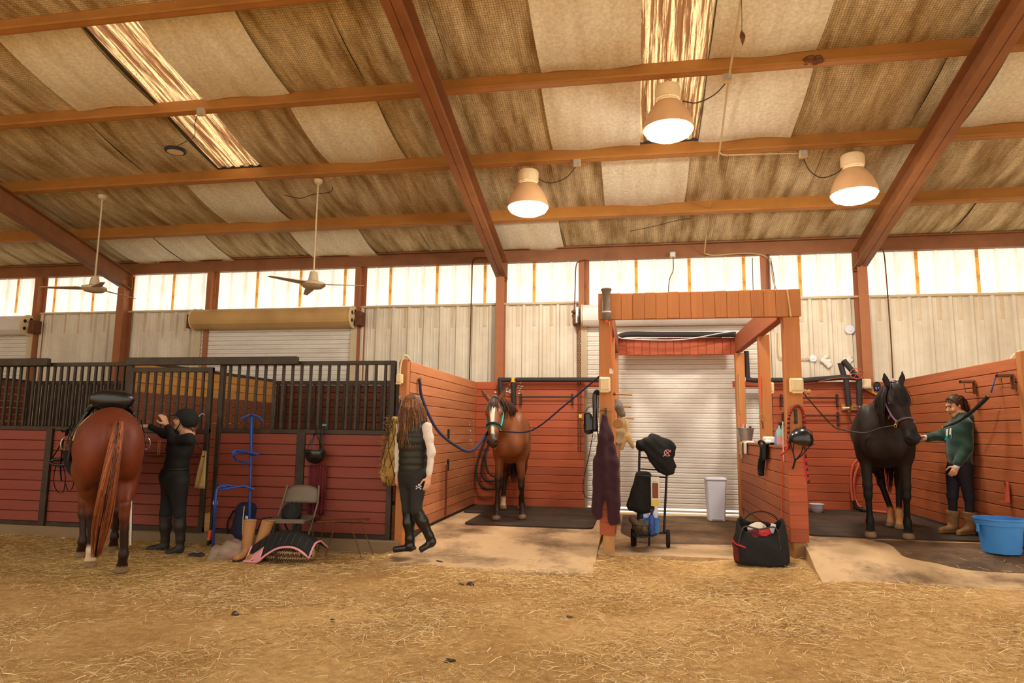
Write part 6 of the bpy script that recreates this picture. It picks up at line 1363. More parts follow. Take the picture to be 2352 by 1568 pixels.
o = MB().box(PX(1698, 905, 1.55), (.02, .12, .62)).build('worn_patch', M('raw_wood'), None, bevel=.008); tag(o, 'bare worn wood patch on the rear right post', 'wood patch')
# ================================================================== THINGS ON THE LEFT POST AND PEGS
YL_ = YG-.09
# maroon hoodie hanging from a hook
t = thing('hoodie', 'dark maroon hoodie hanging from a hook on the left timber post', 'hoodie', PY(1392, 960, YL_))
G = SDF((-.3, -.22, -1.2), (.28, .1, .08), .011); zz = lambda px, py: (PY(px, py, YL_-.06)-PY(1392, 960, YL_))
def pz(px, py): v = zz(px, py); return (v.x, v.y, v.z)
side_ = (1, 0, 0)
G.ecap(pz(1392, 958), pz(1391, 1005), (.03, .03), (.085, .06), side_, .02); G.ecap(pz(1391, 1005), pz(1391, 1060), (.085, .06), (.13, .07), side_, .05); G.ecap(pz(1391, 1060), pz(1389, 1130), (.13, .07), (.14, .065), side_, .05)
G.ecap(pz(1378, 1060), pz(1373, 1175), (.085, .06), (.068, .05), side_, .03); G.ecap(pz(1403, 1060), pz(1409, 1188), (.08, .06), (.06, .045), side_, .03); G.ecap(pz(1375, 1165), pz(1374, 1182), (.058, .045), (.06, .045), side_, .01); G.ecap(pz(1409, 1180), pz(1410, 1196), (.05, .04), (.052, .04), side_, .01)
G.wrinkle(.013, (38, 12, 5), 4); G.wrinkle(.006, (20, 10, 22), 9); G.build('fabric', M('maroon'), t)
t = thing('coat_hook', 'curved steel hook on the left timber post above the maroon hoodie', 'hook', PY(1391, 945, YL_)); MB().tube([(.075*math.cos(a), -.02, .03*math.sin(a)-.01) for a in np.linspace(.2, 2.94, 10)], .006, 6).build('hanger_arc', M('steel'), t); MB().box((0, -.0, -.02), (.02, .03, .12)).build('plate', M('stall_metal'), t)
# black bridle hanging on the left side of the post
t = thing('bridle', 'black leather bridle with bit hanging on the left side of the timber post', 'bridle'); Yb = YG-.02
def band(pts, w, nm, m='black_gloss', fl=.3): MB().tube(spline(pts, 5), w, 6, flat=fl).build(nm, M(m), t, smooth=.8)
band([PY(1372, 900, Yb), PY(1368, 930, Yb), PY(1364, 975, Yb), PY(1360, 1005, Yb)], .02, 'cheekpiece'); band([PY(1374, 902, Yb), PY(1374, 950, Yb), PY(1372, 1000, Yb)], .018, 'cheekpiece'); band([PY(1368, 930, Yb-.02), PY(1352, 935, Yb-.03), PY(1342, 950, Yb-.02)], .018, 'browband'); band([PY(1342, 950, Yb), PY(1343, 985, Yb), PY(1350, 992, Yb), PY(1362, 990, Yb)], .02, 'noseband'); band([PY(1344, 992, Yb-.03), PY(1356, 988, Yb-.04), PY(1374, 990, Yb-.02)], .022, 'flash_strap')
band([PY(1366, 905, Yb-.02), PY(1371, 898, Yb-.03), PY(1378, 905, Yb)], .035, 'crownpiece', 'black_matte', .6)
band([PY(1360, 1005, Yb), PY(1354, 1040, Yb), PY(1345, 1080, Yb), PY(1339, 1115, Yb), PY(1344, 1140, Yb), PY(1360, 1146, Yb)], .009, 'rein', 'cord', .6)
for k in range(2): MB().tube([PY(1359+7*math.cos(a)+3*k, 1003+7*math.sin(a), Yb-.03-.02*k) for a in np.linspace(0, 6.28, 14)[:-1]], .005, 5, closed=True).build('bit_ring', M('steel'), t)
MB().tube([PY(1342+0*a, 952, Yb) + Vector((.12*(.5-.5*math.cos(a)), 0, -.14*math.sin(a)*.5-.13)) for a in np.linspace(0, 6.28, 18)[:-1]], .012, 6, closed=True).build('nose_loop', M('black_matte'), t)
G = SDF(*bounds([PY(1352, 970, Yb), PY(1352, 1000, Yb), PY(1368, 935, Yb)], .16), .008); q0 = np.array(PY(1352, 975, Yb))
G.ecap(np.array(PY(1351, 953, Yb)), np.array(PY(1352, 990, Yb)), (.05, .03), (.055, .035), (1, 0, 0), 0); G.ecap(np.array(PY(1367, 905, Yb-.02)), np.array(PY(1366, 985, Yb-.02)), (.028, .03), (.03, .03), (1, 0, 0), .02); G.wrinkle(.004, (40, 30, 20), 3)
G.build('leather_padding', M('black_gloss'), t)
# pegs on the passage side of the left post, with gloves, bonnet and cloths
xl = -.24
for i, (px, py, l_) in enumerate(((1412, 904, .22), (1416, 932, .2), (1421, 959, .24))):
    a = PX(px, py, xl); o = thing('wooden_peg', ['topmost', 'middle', 'lowest'][i] + ' of three wooden pegs beside the left timber post', 'peg', a); MB().tube([(0, 0, 0), (l_, -.02, -.012)], .012, 8).build('dowel', M('raw_wood'), o); MB().tube([(-.02, 0, 0), (.01, 0, 0)], .02, 8).build('socket', M('rust'), o)
def soft(name, label, cat, blobs, m, wr=.006, h=.008, seed=1):
    pts = [b[0] for b in blobs]+[b[1] for b in blobs if len(b) > 3]; o = np.mean([np.array(p) for p in pts], 0); t = thing(name, label, cat, tuple(o)); G = SDF(*bounds(pts, .17), h)
    for b in blobs: G.ecap(np.array(b[0]), np.array(b[1]), b[2], b[3], (1, 0, 0), .025)
    if wr: G.wrinkle(wr, (30, 18, 22), seed)
    G.build('fabric', M(m), t, None, o); return t
PP = lambda px, py, Yq=8.55: np.array(PY(px, py, Yq))
soft('knit_hat', 'grey knitted bonnet hanging on the pegs', 'hat', [(PP(1416, 918), PP(1422, 935), (.03, .03), (.05, .05)), (PP(1422, 935), PP(1428, 950), (.05, .05), (.05, .05))], 'grey_cloth', .008)
soft('work_glove', 'khaki cloth hanging from the lowest peg', 'cloth', [(PP(1428, 962), PP(1427, 990), (.035, .03), (.06, .04)), (PP(1427, 990), PP(1424, 1015), (.06, .04), (.06, .04))], 'khaki', .008, seed=2)
soft('work_glove', 'tan glove hanging lowest beside the khaki cloth', 'glove', [(PP(1438, 965), PP(1442, 1000), (.022, .02), (.04, .03)), (PP(1442, 1000), PP(1454, 1028), (.04, .03), (.02, .015)), (PP(1436, 1000), PP(1428, 1030), (.03, .03), (.025, .02))], 'tan', .005, seed=3)
t = thing('leather_disc', 'round tan leather disc hanging by a cord beside the left post', 'disc', PY(1419, 972, 8.35)); MB().lathe([(.055, -.012), (.062, 0), (.055, .012)], 20, R=Matrix.Rotation(1.5, 3, 'X')).build('disc', M('tan_boot'), t, smooth=.6); MB().tube([(0, 0, .05), (-.01, 0, .2)], .004, 5).build('cord', M('cord'), t)
t = thing('bottle', 'small yellow bottle on the end of the narrow low wall', 'bottle', (-.27, 8.3, ZLW)); MB().lathe([(.03, 0), (.032, .09), (.015, .11), (.015, .13)], 12).build('bottle_body', M('yellow'), t, smooth=.7); MB().lathe([(.018, .125), (.018, .14)], 10).build('cap', M('orange'), t)
# ================================================================== SADDLE AND TACK AT THE CHESTNUT HORSE
def on_horse1(name, label, cat): 
    t = thing(name, label, cat, H1, A1); t.scale = (S1, S1, S1); return t
t = on_horse1('saddle', 'black leather riding saddle on the chestnut horse', 'saddle')
G = SDF((-.4, -.5, .7), (.55, .5, 1.9), .012)
G.ecap((-.2, 0, 1.6), (.28, 0, 1.6), (.16, .075), (.12, .07), (0, 1, 0), 0); G.ell((-.24, 0, 1.655), (.07, .2, .095), k=.06); G.ell((.28, 0, 1.66), (.06, .1, .07), k=.05)
for s_ in (-1, 1):
    G.ecap((.05, s_*.18, 1.56), (.12, s_*.3, 1.32), (.19, .03), (.2, .022), (1, 0, 0), .05); G.ecap((.12, s_*.3, 1.32), (.18, s_*.32, 1.05), (.2, .022), (.15, .018), (1, 0, 0), .03)
G.build('seat_and_flaps', M('black_gloss'), t)
for s_ in (-1, 1):
    MB().tube(spline([(.12, s_*.3, 1.45), (.12, s_*.335, 1.3), (.12, s_*.36, 1.15)], 5), .016, 6, flat=.35).build('stirrup_leather', M('black_gloss'), t, smooth=.8)
    MB().tube([(.12, s_*.37+.03*math.cos(a), 1.2+.06*math.sin(a)) for a in np.linspace(0, 6.28, 14)[:-1]], .008, 6, closed=True).build('stirrup_iron', M('steel'), t)
MB().tube([(.32, .33*math.cos(a), 1.13+.36*math.sin(a)) for a in np.linspace(math.pi, 2*math.pi, 18)], .05, 6, flat=.25, up=(1, 0, 0)).build('girth', M('black_matte'), t, smooth=.8)
t = on_horse1('saddle_pad', 'dark saddle pad with pale edging under the black saddle', 'saddle pad')
def padf(u, v):
    a = (v-.5)*2.9; x = -.26+.65*u; R = .3; return (x, R*math.sin(a)*1.02, 1.2+.33*math.cos(a)+.03*(1-abs(v-.5)*2))
MB().grid(padf, 6, 20, .018).build('pad', M('black_matte'), t, smooth=True)
edge = [padf(0, v) for v in np.linspace(0, 1, 20)]; MB().tube(edge, .008, 6).build('piping', M('tan'), t)
# bridle hanging on the stall front at the left
t = thing('bridle', 'black bridle with padded noseband hanging on the stall front left of the chestnut horse', 'bridle'); Yb = YF-.09
band([PY(152, 1000, Yb), PY(157, 985, Yb-.05), PY(166, 982, Yb), PY(172, 995, Yb)], .02, 'crownpiece'); band([PY(150, 1003, Yb), PY(135, 1028, Yb), PY(120, 1052, Yb)], .012, 'cheekpiece'); band([PY(146, 1005, Yb), PY(142, 1040, Yb), PY(139, 1075, Yb), PY(141, 1105, Yb)], .014, 'cheekpiece'); band([PY(165, 995, Yb), PY(168, 1040, Yb), PY(166, 1075, Yb)], .014, 'throat_lash')
MB().tube([PY(138+22*math.cos(a), 1061+7*math.sin(a), Yb-.03*math.sin(a)) for a in np.linspace(0, 6.28, 20)[:-1]], .02, 7, closed=True).build('noseband', M('black_gloss'), t, smooth=True)
band([PY(128, 1068, Yb), PY(123, 1100, Yb), PY(128, 1122, Yb), PY(139, 1133, Yb), PY(147, 1125, Yb), PY(150, 1095, Yb), PY(146, 1072, Yb)], .008, 'rein'); band([PY(150, 1110, Yb), PY(158, 1128, Yb), PY(168, 1115, Yb), PY(170, 1080, Yb)], .008, 'rein')
MB().tube([PY(157+5*math.cos(a), 1062+6*math.sin(a), Yb-.04) for a in np.linspace(0, 6.28, 12)[:-1]], .004, 5, closed=True).build('bit_ring', M('steel'), t)
t = thing('tack_hook', 'small black hook under the stall rail holding the bridle', 'hook', PY(150, 995, YF-.05)); MB().tube([(0, .02, .03), (0, -.05, .02), (0, -.07, .05)], .009, 6).build('prong', M('black'), t); MB().lathe([(.03, 0), (.03, .01)], 12, (0, .03, .03), Matrix.Rotation(1.57, 3, 'X')).build('rose', M('black'), t)
# hanging leather pieces right of the rider
t = thing('bit_rings', 'small brass bit and rings hanging on the stall door bar behind the rider', 'bit', PY(366, 1015, YF-.14))
for k in range(4): MB().tube([(.016*math.cos(a), 0, -.045*k+.02*math.sin(a)) for a in np.linspace(0, 6.28, 10)[:-1]], .004, 5, closed=True).build('ring', M('brass'), t)
t = thing('leather_sheath', 'yellow-tan folded leather sheath hanging from the stall door bar', 'sheath', PY(470, 1035, YF-.13))
MB().grid(lambda u, v: ((v-.5)*(.06+.075*u)-.04*u, -.012*math.sin(9*v+3*u), -.46*u), 10, 6, .012).build('leather', M('tan'), t, smooth=True); MB().tube([(-.02, 0, 0), (-.09, 0, .06), (-.17, .01, .13)], .004, 5).build('wire', M('steel'), t); MB().tube([(.0, 0, 0), (-.06, 0, .03), (-.14, .01, .17)], .004, 5).build('wire', M('steel'), t)
cable('wire_loop', 'thin white wire loops sticking out behind the rider helmet', [PY(452, 962, 7.6), PY(463, 950, 7.6), PY(470, 952, 7.6)], .004, 'white_plastic', 'wire')
o = MB().bar(PY(302, 1150, 7.55), PZ(300, 1252, .03), .03, .012, (0, 1, 0)).build('leather_strap', M('steel')); tag(o, 'narrow grey metal bar leaning on the stall front behind the chestnut tail', 'bar')
# ================================================================== CLUSTER AT THE STALL FRONT
BP = 'blue_paint'
t = thing('saddle_rack', 'tall blue metal saddle rack with three arms leaning on the stall front', 'saddle rack')
pt = [PY(578, 955, 7.78), PY(577, 1060, 7.76), PY(574, 1230, 7.72)]
MB().tube([PY(578, 955, 7.78), Vector((PY(573, 1245, 7.76).x, 7.76, .03))], .019, 10).build('pole', M(BP), t, smooth=.8)
MB().tube(spline([PY(552, 963, 7.5), PY(562, 958, 7.6), PY(577, 953, 7.76), PY(592, 957, 7.62), PY(603, 966, 7.5)], 5), .014, 8).build('arm', M(BP), t, smooth=.8)
for (y0, dy, xl_, xr_, Ye) in ((1035, 26, 531, 593, 7.42), (1115, 10, 500, 582, 7.3)):
    MB().tube([PY(577, y0+4, 7.74), PY(xl_+10, y0-1, Ye+.05), PY(xl_, y0+6, Ye)], .014, 8).build('arm', M(BP), t, smooth=.8); MB().tube([PY(577, y0+9, 7.74), PY(xr_, y0+8, Ye+.2), PY(560, y0, Ye+.2), PY(xl_+4, y0+10, Ye)], .013, 8).build('arm', M(BP), t, smooth=.8)
    MB().tube([PY(xl_+4, y0+8, Ye), PY(xl_+12, y0+22, Ye+.15), PY(575, y0+30, 7.74)], .012, 8).build('brace', M(BP), t, smooth=.8) if dy > 20 else None
MB().tube(spline([PY(520, 1117, 7.32), PY(505, 1117, 7.3), PY(497, 1128, 7.28), PY(494, 1170, 7.26), PZ(489, 1258, .03)], 6), .016, 9).build('front_leg', M(BP), t, smooth=.8)
for i, (px, m2) in enumerate(((478, 'orange'), (484, 'red'))):
    t = thing('pole_handle', ['black pole with an orange sleeve leaning at the stall door edge', 'black pole with a white tip leaning at the stall door edge'][i], 'pole'); a, b = PZ(px-1, 1252-3*i, .03), PY(px+14-4*i, 1155, 7.7)
    MB().tube([a, b], .014, 8).build('shaft', M('black'), t); MB().tube([a.lerp(b, .12), a.lerp(b, .36)], .017, 8).build('sleeve', M(m2), t)
    if i: MB().ell(b, (.03, .02, .04), 10, 8).build('tip', M('white_plastic'), t, smooth=True)
# navy backpack
c = PZ(545, 1252, .03); o_ = c+Vector((0, .12, 0)); t = thing('backpack', 'dark navy padded bag with a zip and white label standing behind the tan boots', 'bag', o_)
G = SDF((-.24, -.2, -.02), (.24, .2, .58), .011); G.ecap((0, 0, .12), (.01, 0, .38), (.165, .1), (.15, .085), (1, 0, 0), 0); G.ell((.04, 0, .44), (.12, .08, .07), k=.06); G.half((0, 0, .003), (0, 0, -1)); G.wrinkle(.006, (16, 16, 16), 3); G.half((0, 0, .003), (0, 0, -1)); G.build('bag_body', M('navy'), t)
MB().tube(spline([(.05, -.1, .12), (.05, -.112, .3), (.04, -.085, .46)], 6), .007, 5).build('zip', M('ivory'), t); MB().box((.1, -.1, .33), (.055, .006, .035)).build('label', M('white_plastic'), t); MB().tube(spline([(-.13, -.03, .4), (-.19, -.05, .25), (-.17, -.06, .06)], 5), .02, 6, flat=.4).build('shoulder_strap', M('black_matte'), t); MB().tube(spline([(.0, .02, .47), (.04, .02, .54), (.09, .02, .48)], 5), .009, 6).build('grab_loop', M('black'), t)
# tan boots
for i, (px, py, lean) in enumerate(((562, 1289, .02), (590, 1288, .1))):
    c = PZ(px, py, .0); c.z = dirtz(c.x, c.y); t = thing('tall_boot', ['tan suede boot standing upright, the left of the pair', 'tan suede boot leaning right, the right of the pair'][i], 'boot', c, .2*i, 'tan boots by the plastic bag')
    G = SDF((-.14, -.26, -.01), (.2, .16, .5), .01); G.ecap((lean*.9, .03, .42), (0.0, .03, .1), (.068, .066), (.055, .06), (1, 0, 0), 0); G.ecap((0, .03, .06), (-.02, -.13, .045), (.05, .05), (.045, .035), (1, 0, 0), .03); G.half((0, 0, .012), (0, 0, -1)); G.half((lean, .03, .42), (lean*.4, 0, 1)); G.ecap((lean*.9, .03, .5), (lean*.5, .03, .33), (.058, .056), (.05, .05), (1, 0, 0), 0) if False else None
    G.cap((lean*.95, .03, .46), (lean*.8, .03, .36), .054, .05, .005, 'cut'); G.build('shaft_and_foot', M('tan_boot'), t); MB().ecap if False else None
    s_ = SDF((-.14, -.26, -.02), (.2, .16, .06), .008); s_.ecap((0, .05, .012), (-.02, -.14, .012), (.055, .02), (.05, .016), (1, 0, 0), 0); s_.half((0, 0, .018), (0, 0, 1)); s_.half((0, 0, .001), (0, 0, -1)); s_.build('sole', M('black_matte'), t); MB().tube([(lean+.066*math.cos(a), .03+.064*math.sin(a), .415) for a in np.linspace(0, 6.28, 18)[:-1]], .006, 5, closed=True).build('top_seam', M('tan_boot'), t)
c = PZ(592, 1262, .02); t = thing('helmet_bag', 'rounded black helmet bag behind the tan boots', 'bag', c+Vector((0, .22, 0))); G = SDF((-.2, -.18, -.01), (.2, .18, .4), .011); G.ell((0, 0, .2), (.13, .1, .15), k=0); G.ell((0, 0, .08), (.12, .1, .1), k=.06); G.half((0, 0, .003), (0, 0, -1)); G.build('bag_body', M('black_matte'), t); MB().tube(spline([(-.06, -.08, .3), (0, -.1, .35), (.06, -.08, .3)], 5), .01, 6).build('handle', M('black'), t)
# clear plastic bag
m = bpy.data.materials.new('clear_plastic'); m.use_nodes = True; nt = m.node_tree; pb = nt.nodes['Principled BSDF']; pb.inputs['Base Color'].default_value = (*GR(232, 205, 180), 1); pb.inputs['Roughness'].default_value = .22; pb.inputs['Transmission Weight'].default_value = .55; pb.inputs['Alpha'].default_value = .72; MATS['clear_plastic'] = m
_n = nt.nodes.new('ShaderNodeTexNoise'); _n.inputs['Scale'].default_value = 24; _b = nt.nodes.new('ShaderNodeBump'); _b.inputs['Strength'].default_value = .9; _b.inputs['Distance'].default_value = .02; nt.links.new(_n.outputs[0], _b.inputs['Height']); nt.links.new(_b.outputs[0], pb.inputs['Normal'])
c = PZ(508, 1292, .0); t = thing('plastic_bag', 'crumpled clear plastic bag with pinkish contents on the dirt', 'bag', c+Vector((0, .12, 0)))
G = SDF((-.28, -.22, -.01), (.28, .22, .3), .009); G.ecap((-.11, 0, .075), (.13, 0, .085), (.09, .1), (.1, .1), (0, 1, 0), 0); G.ell((.04, 0, .15), (.1, .08, .07), k=.05); G.ell((-.13, -.08, .06), (.06, .05, .06), k=.04); G.wrinkle(.016, (24, 24, 24), 5); G.half((0, 0, .002), (0, 0, -1)); G.build('film', M('clear_plastic'), t); MB().ell((.05, .0, .06), (.1, .06, .05), 12, 8).build('contents', M('pink'), t, smooth=True); MB().ell((-.04, .02, .08), (.06, .05, .05), 12, 8).build('white_contents', M('cloth_white'), t, smooth=True)
c = PZ(452, 1276, .01); t = thing('rag', 'small crumpled purple-grey rag on the dirt left of the plastic bag', 'rag', c); G = SDF((-.16, -.1, -.01), (.16, .1, .08), .008); G.ell((0, 0, .01), (.11, .05, .025), k=0); G.wrinkle(.006, (40, 40, 30), 2); G.half((0, 0, .002), (0, 0, -1)); G.build('fabric', M('navy'), t)
# folding chair
c = PZ(672, 1262, .02); t = thing('folding_chair', 'brown-grey metal folding chair standing before the stall planks', 'chair', (PY(668, 1250, 7.38).x, 7.4, .02), .12)
sw = .43
def padm(pts_fn, nm): return MB().grid(pts_fn, 8, 6, .022).build(nm, M('chair_grey'), t, smooth=True)
padm(lambda u, v: ((u-.5)*sw*(1-.12*(2*v-1)**4*v), .2+.07*v-.03*(1-(2*u-1)**2), .56+.2*v - .05*v*abs(2*u-1)**3), 'backrest'); padm(lambda u, v: ((u-.5)*sw, -.2+.36*v, .405+.02*v-.008*math.cos(6.28*(v-.5))), 'seat')
for s_ in (-1, 1):
    MB().tube([(s_*.2, -.22, .0), (s_*.21, .02, .34), (s_*.21, .2, .56), (s_*.19, .27, .75)], .012, 8).build('front_leg', M('chair_grey'), t, smooth=.8); MB().tube([(s_*.18, .3, .0), (s_*.185, .12, .25), (s_*.185, -.06, .4)], .012, 8).build('rear_leg', M('chair_grey'), t, smooth=.8)
MB().tube([(-.2, -.17, .08), (.2, -.17, .08)], .008, 6).build('front_stretcher', M('chair_grey'), t); MB().tube([(-.18, .26, .06), (.18, .26, .06)], .008, 6).build('rear_stretcher', M('chair_grey'), t); MB().box((0, -.22, .4), (.42, .02, .05)).build('seat_apron', M('chair_grey'), t, bevel=.006)
ch_loc = Vector(t.location)
schooling_helmet('black riding cap lying on the seat of the folding chair', ch_loc+Vector((-.01, -.02, .46)), math.radians(-60), 'black_matte')
# woven tote under the draped pad
c = PZ(645, 1298, .0); t = thing('patterned_basket', 'brown and cream geometric patterned tote sitting on the dirt', 'tote', c+Vector((0, .18, .0)))
G = SDF((-.36, -.24, -.01), (.36, .24, .32), .011); G.ecap((-.17, 0, .1), (.17, 0, .1), (.15, .105), (.15, .105), (0, 1, 0), 0); G.half((0, 0, .002), (0, 0, -1)); G.half((0, 0, .19), (0, 0, 1)); G.build('tote_body', M('khaki'), t)
mb = MB(); n_ = 0
def rim(a, z, rr=1.03):   # outline of the tote at height z
    q = math.sqrt(max(.05, 1-((z-.1)/.112)**2)) if True else 1; x = (.17 if math.cos(a) > 0 else -.17)+.15*rr*q*math.cos(a); return Vector((x, .152*rr*q*math.sin(a), z))
for z_, am in ((.05, .014), (.1, .018), (.15, .014)):
    pts = []
    for k in range(45): u = -3.1+3.06*k/44; x = -.3+.6*k/44; y = -.156*math.sqrt(max(.02, 1-(max(0, abs(x)-.17)/.15)**2))*math.sqrt(max(.1, 1-((z_-.1)/.112)**2)); pts.append(Vector((x, y-.002, z_+(am if k % 2 else -am))))
    mb.tube(pts, .007, 4)
mb.build('zigzag_pattern', M('stall_metal'), t)
mb = MB()
for k in range(12): x = -.27+.54*k/11; y = -.158*math.sqrt(max(.02, 1-(max(0, abs(x)-.17)/.15)**2)); mb.prism([(x-.014, .075), (x, .1), (x-.014, .125), (x-.028, .1)], .005, (0, y-.003, 0))
mb.build('diamond_pattern', M('stall_in'), t); MB().tube(spline([(-.08, -.15, .19), (-.06, -.19, .12), (-.05, -.17, .02)], 5), .012, 6, flat=.5).build('handle', M('rubber'), t); MB().tube(spline([(.1, -.15, .19), (.13, -.18, .14), (.15, -.16, .19)], 5), .01, 6, flat=.5).build('handle', M('rubber'), t)
# black saddle pad with pink piping draped over the tote
c = Vector(t.location)+Vector((-.04, .0, .0)); t = thing('saddle_pad', 'black quilted saddle pad with pink piping draped over the patterned tote', 'saddle pad', c)
def dp(u, v):   # u along the length, v front to back
    x = (u-.5)*.74; ridge = .33-.1*(2*u-1)**2-.11*max(0, (.32-u))*2.2; y = (v-.42)*.44; z = ridge-1.0*max(0, -(y+.03))**1.5*2.2-.55*max(0, y-.08)
    z += .03*math.sin(8*u+1.5)*max(0, .5-v)*1.6
    if v < .3: z -= .13*sstep(.55, .1, u)*(.3-v)/.3
    return (x, y-.03, max(.03, z))
MB().grid(dp, 22, 12, .014).build('quilt', M('black_matte'), t, smooth=True)
bd = [dp(u, 0) for u in np.linspace(0, 1, 22)]+[dp(1, v) for v in np.linspace(.1, 1, 10)]+[dp(u, 1) for u in np.linspace(.95, 0, 20)]+[dp(0, v) for v in np.linspace(.9, .1, 9)]
MB().tube(bd, .012, 6, closed=True).build('piping', M('pink'), t, smooth=True); MB().grid(lambda u, v: Vector(dp(.0+.26*u, .0+.14*v))+Vector((0, -.008, .008)), 8, 3, .004).build('pink_corner', M('pink'), t, smooth=True)
mb = MB()
for u in np.linspace(.1, .9, 9): mb.tube([Vector(dp(u, v))+Vector((0, 0, .001)) for v in np.linspace(.05, .95, 10)], .004, 4)
mb.build('quilt_seams', M('black'), t)
# hanging helmet, hook and maroon wraps on the planks
Yw = YF-.06
schooling_helmet('black riding helmet hanging upside down by its strap on the stall planks', PY(724, 1040, Yw-.1), math.radians(150), rx=math.pi)
t = thing('hanging_wraps', 'dark red wraps hanging on the stall planks under the helmet', 'wraps', PY(734, 1068, Yw)); 
for i, (dx, w, l_) in enumerate(((-.09, .07, .62), (-.02, .08, .66), (.06, .07, .58))):
    MB().grid(lambda u, v, dx=dx, w=w, l_=l_: (dx*(1-.25*u)+(v-.5)*w*(1+.25*u), -.02-.014*math.sin(11*v+i)+.0*u, -l_*u), 8, 8, .01).build('wrap', M('burgundy'), t, smooth=True)
t = thing('coat_hook', 'black double hook under the stall rail above the hanging helmet', 'hook', PY(738, 1000, Yw)); MB().tube([(-.08, -.04, .0), (-.05, -.07, .03), (0, -.02, .02), (.04, -.07, .02), (.06, -.05, .05)], .009, 6).build('prongs', M('black'), t, smooth=.8); MB().tube([(0, 0, .08), (0, -.01, -.3)], .018, 6, flat=.4).build('strap', M('black'), t)
o = MB().box(PY(745, 976, YF-.05), (.055, .006, .02)).build('paper_tag', M('turquoise')); tag(o, 'tiny turquoise tag on the stall rail', 'tag')
# thin wire stand
t = thing('wire_stand', 'rusty thin-legged stand with a plank top before the stall planks', 'stand'); Yt = 7.5
a, b = PY(731, 1197, Yt), PY(846, 1193, Yt); MB().bar(a, b, .12, .02).build('top_bar', M('rust'), t, bevel=.004)
for (x0, y0), (x1, y1), dy in (((745, 1199), (730, 1262), .1), ((772, 1199), (748, 1268), -.12), ((803, 1197), (830, 1275), -.12), ((828, 1196), (858, 1268), .1)):
    q = PY(x1, y1, Yt+dy); q.z = .03; MB().tube([PY(x0, y0, Yt), q], .006, 6).build('leg', M('rust'), t)
# hay net
c = PY(903, 1040, 7.72); t = thing('hay_net', 'stuffed hay net hanging on the red end post', 'hay net', c)
G = SDF((-.22, -.2, -.5), (.22, .2, .52), .012); G.ecap((.02, 0, .36), (-.0, 0, -.22), (.07, .08), (.125, .12), (1, 0, 0), 0); G.ell((-.01, 0, -.22), (.13, .125, .17), k=.05); G.wrinkle(.014, (28, 28, 28), 7)
mat('hay', GR(176, 138, 72), .9, var=.45, scale=30, stretch=(1, 1, .3), bump=.8, bscale=90); mat('net', GR(70, 58, 30), .8, var=.1)
G.build('hay', M('hay'), t); mb = MB()
def hn(a, z): f_ = (z+.4)/.8; r_x = .135-.05*sstep(.35, 1, f_)-.06*sstep(.18, -.05, f_); return Vector((.02*f_+r_x*math.cos(a), r_x*math.sin(a)*.98, z))
for k in range(9):
    for d_ in (-1, 1): mb.tube([hn(2*math.pi*k/9+d_*.75*(z+.4)*3.2, z) for z in np.linspace(-.38, .4, 16)], .0045, 4)
mb.build('netting', M('net'), t)
r_ = random.Random(11); pa = []; 
for i in range(240):
    a = r_.uniform(0, 6.28); z = r_.uniform(-.3, .42); p = hn(a, z)*1.0; e = p+Vector((math.cos(a)*r_.uniform(.02, .09), math.sin(a)*r_.uniform(.02, .09), r_.uniform(-.06, .05))); pa.append([p*.95, (p+e)/2+Vector((0, 0, .01)), e])
strands('hay_wisps', pa, [np.array(GR(*(r_.choice(((196, 160, 92), (168, 132, 66), (140, 112, 52)))))) for _ in pa], [.0025]*len(pa), t); MB().tube(spline([(.02, 0, .4), (.04, .02, .5), (.05, .06, .62)], 4), .01, 6).build('draw_cord', M('blue_rope'), t); MB().tube([(.05+.012*math.cos(a), .03, .66+.03*math.sin(a)) for a in np.linspace(0, 6.28, 12)[:-1]], .005, 5, closed=True).build('snap', M('steel'), t)
# ================================================================== GROOMING CART
Yc = 8.35; B = M('black'); t = thing('grooming_cart', 'black tubular rolling grooming cart standing before the roller door', 'cart')
fl = lambda px, py: (lambda q: Vector((q.x, q.y, ZM+.004)))(PZ(px, py, ZM))
yw = Yc+.12
for (x0, y0), (x1, y1) in (((1469, 1030), (1465, 1214)), ((1531, 1096), (1525, 1222))): MB().tube([PY(x0, y0, yw), PY(x1, y1, yw)], .014, 8).build('upright', B, t, smooth=.8)
MB().tube(spline([PY(1469, 1032, yw), PY(1490, 1024, yw), PY(1515, 1026, yw), PY(1531, 1040, yw), PY(1531, 1096, yw)], 5), .013, 8).build('handle_bow', B, t, smooth=.8)
for y_ in (1050, 1076, 1092): MB().tube([PY(1467, y_, yw), PY(1530, y_+4, yw)], .009, 7).build('crossbar', B, t)
MB().tube([PY(1466, 1088, yw), PY(1466, 1092, Yc-.12), PY(1510, 1094, Yc-.12), PY(1528, 1096, yw)], .009, 7).build('tray_rim', B, t, smooth=.8)
MB().tube([PY(1460, 1222, yw), PY(1536, 1224, yw)], .011, 8).build('axle', B, t)
for px in (1453, 1534):
    w_ = PY(px, 1218, yw); w_.z = ZM+.105; wh = MB().lathe([(.06, -.022), (.095, -.022), (.105, -.012), (.105, .012), (.095, .022), (.06, .022)], 24, w_, Matrix.Rotation(1.57, 3, 'Y')).build('wheel', M('black_matte'), t, smooth=.6); MB().lathe([(.058, -.024), (.058, .024)], 16, w_, Matrix.Rotation(1.57, 3, 'Y')).build('hub', M('red'), wh)
for px in (1460, 1491): MB().tube([PY(px, 1222, Yc-.25), fl(px, 1252)], .013, 8).build('foot_post', B, t)
rimp = spline([PY(1458, 1196, yw), PY(1452, 1200, Yc), PY(1460, 1206, Yc-.28), PY(1490, 1207, Yc-.28), PY(1506, 1203, Yc-.05), PY(1512, 1198, yw)], 4)
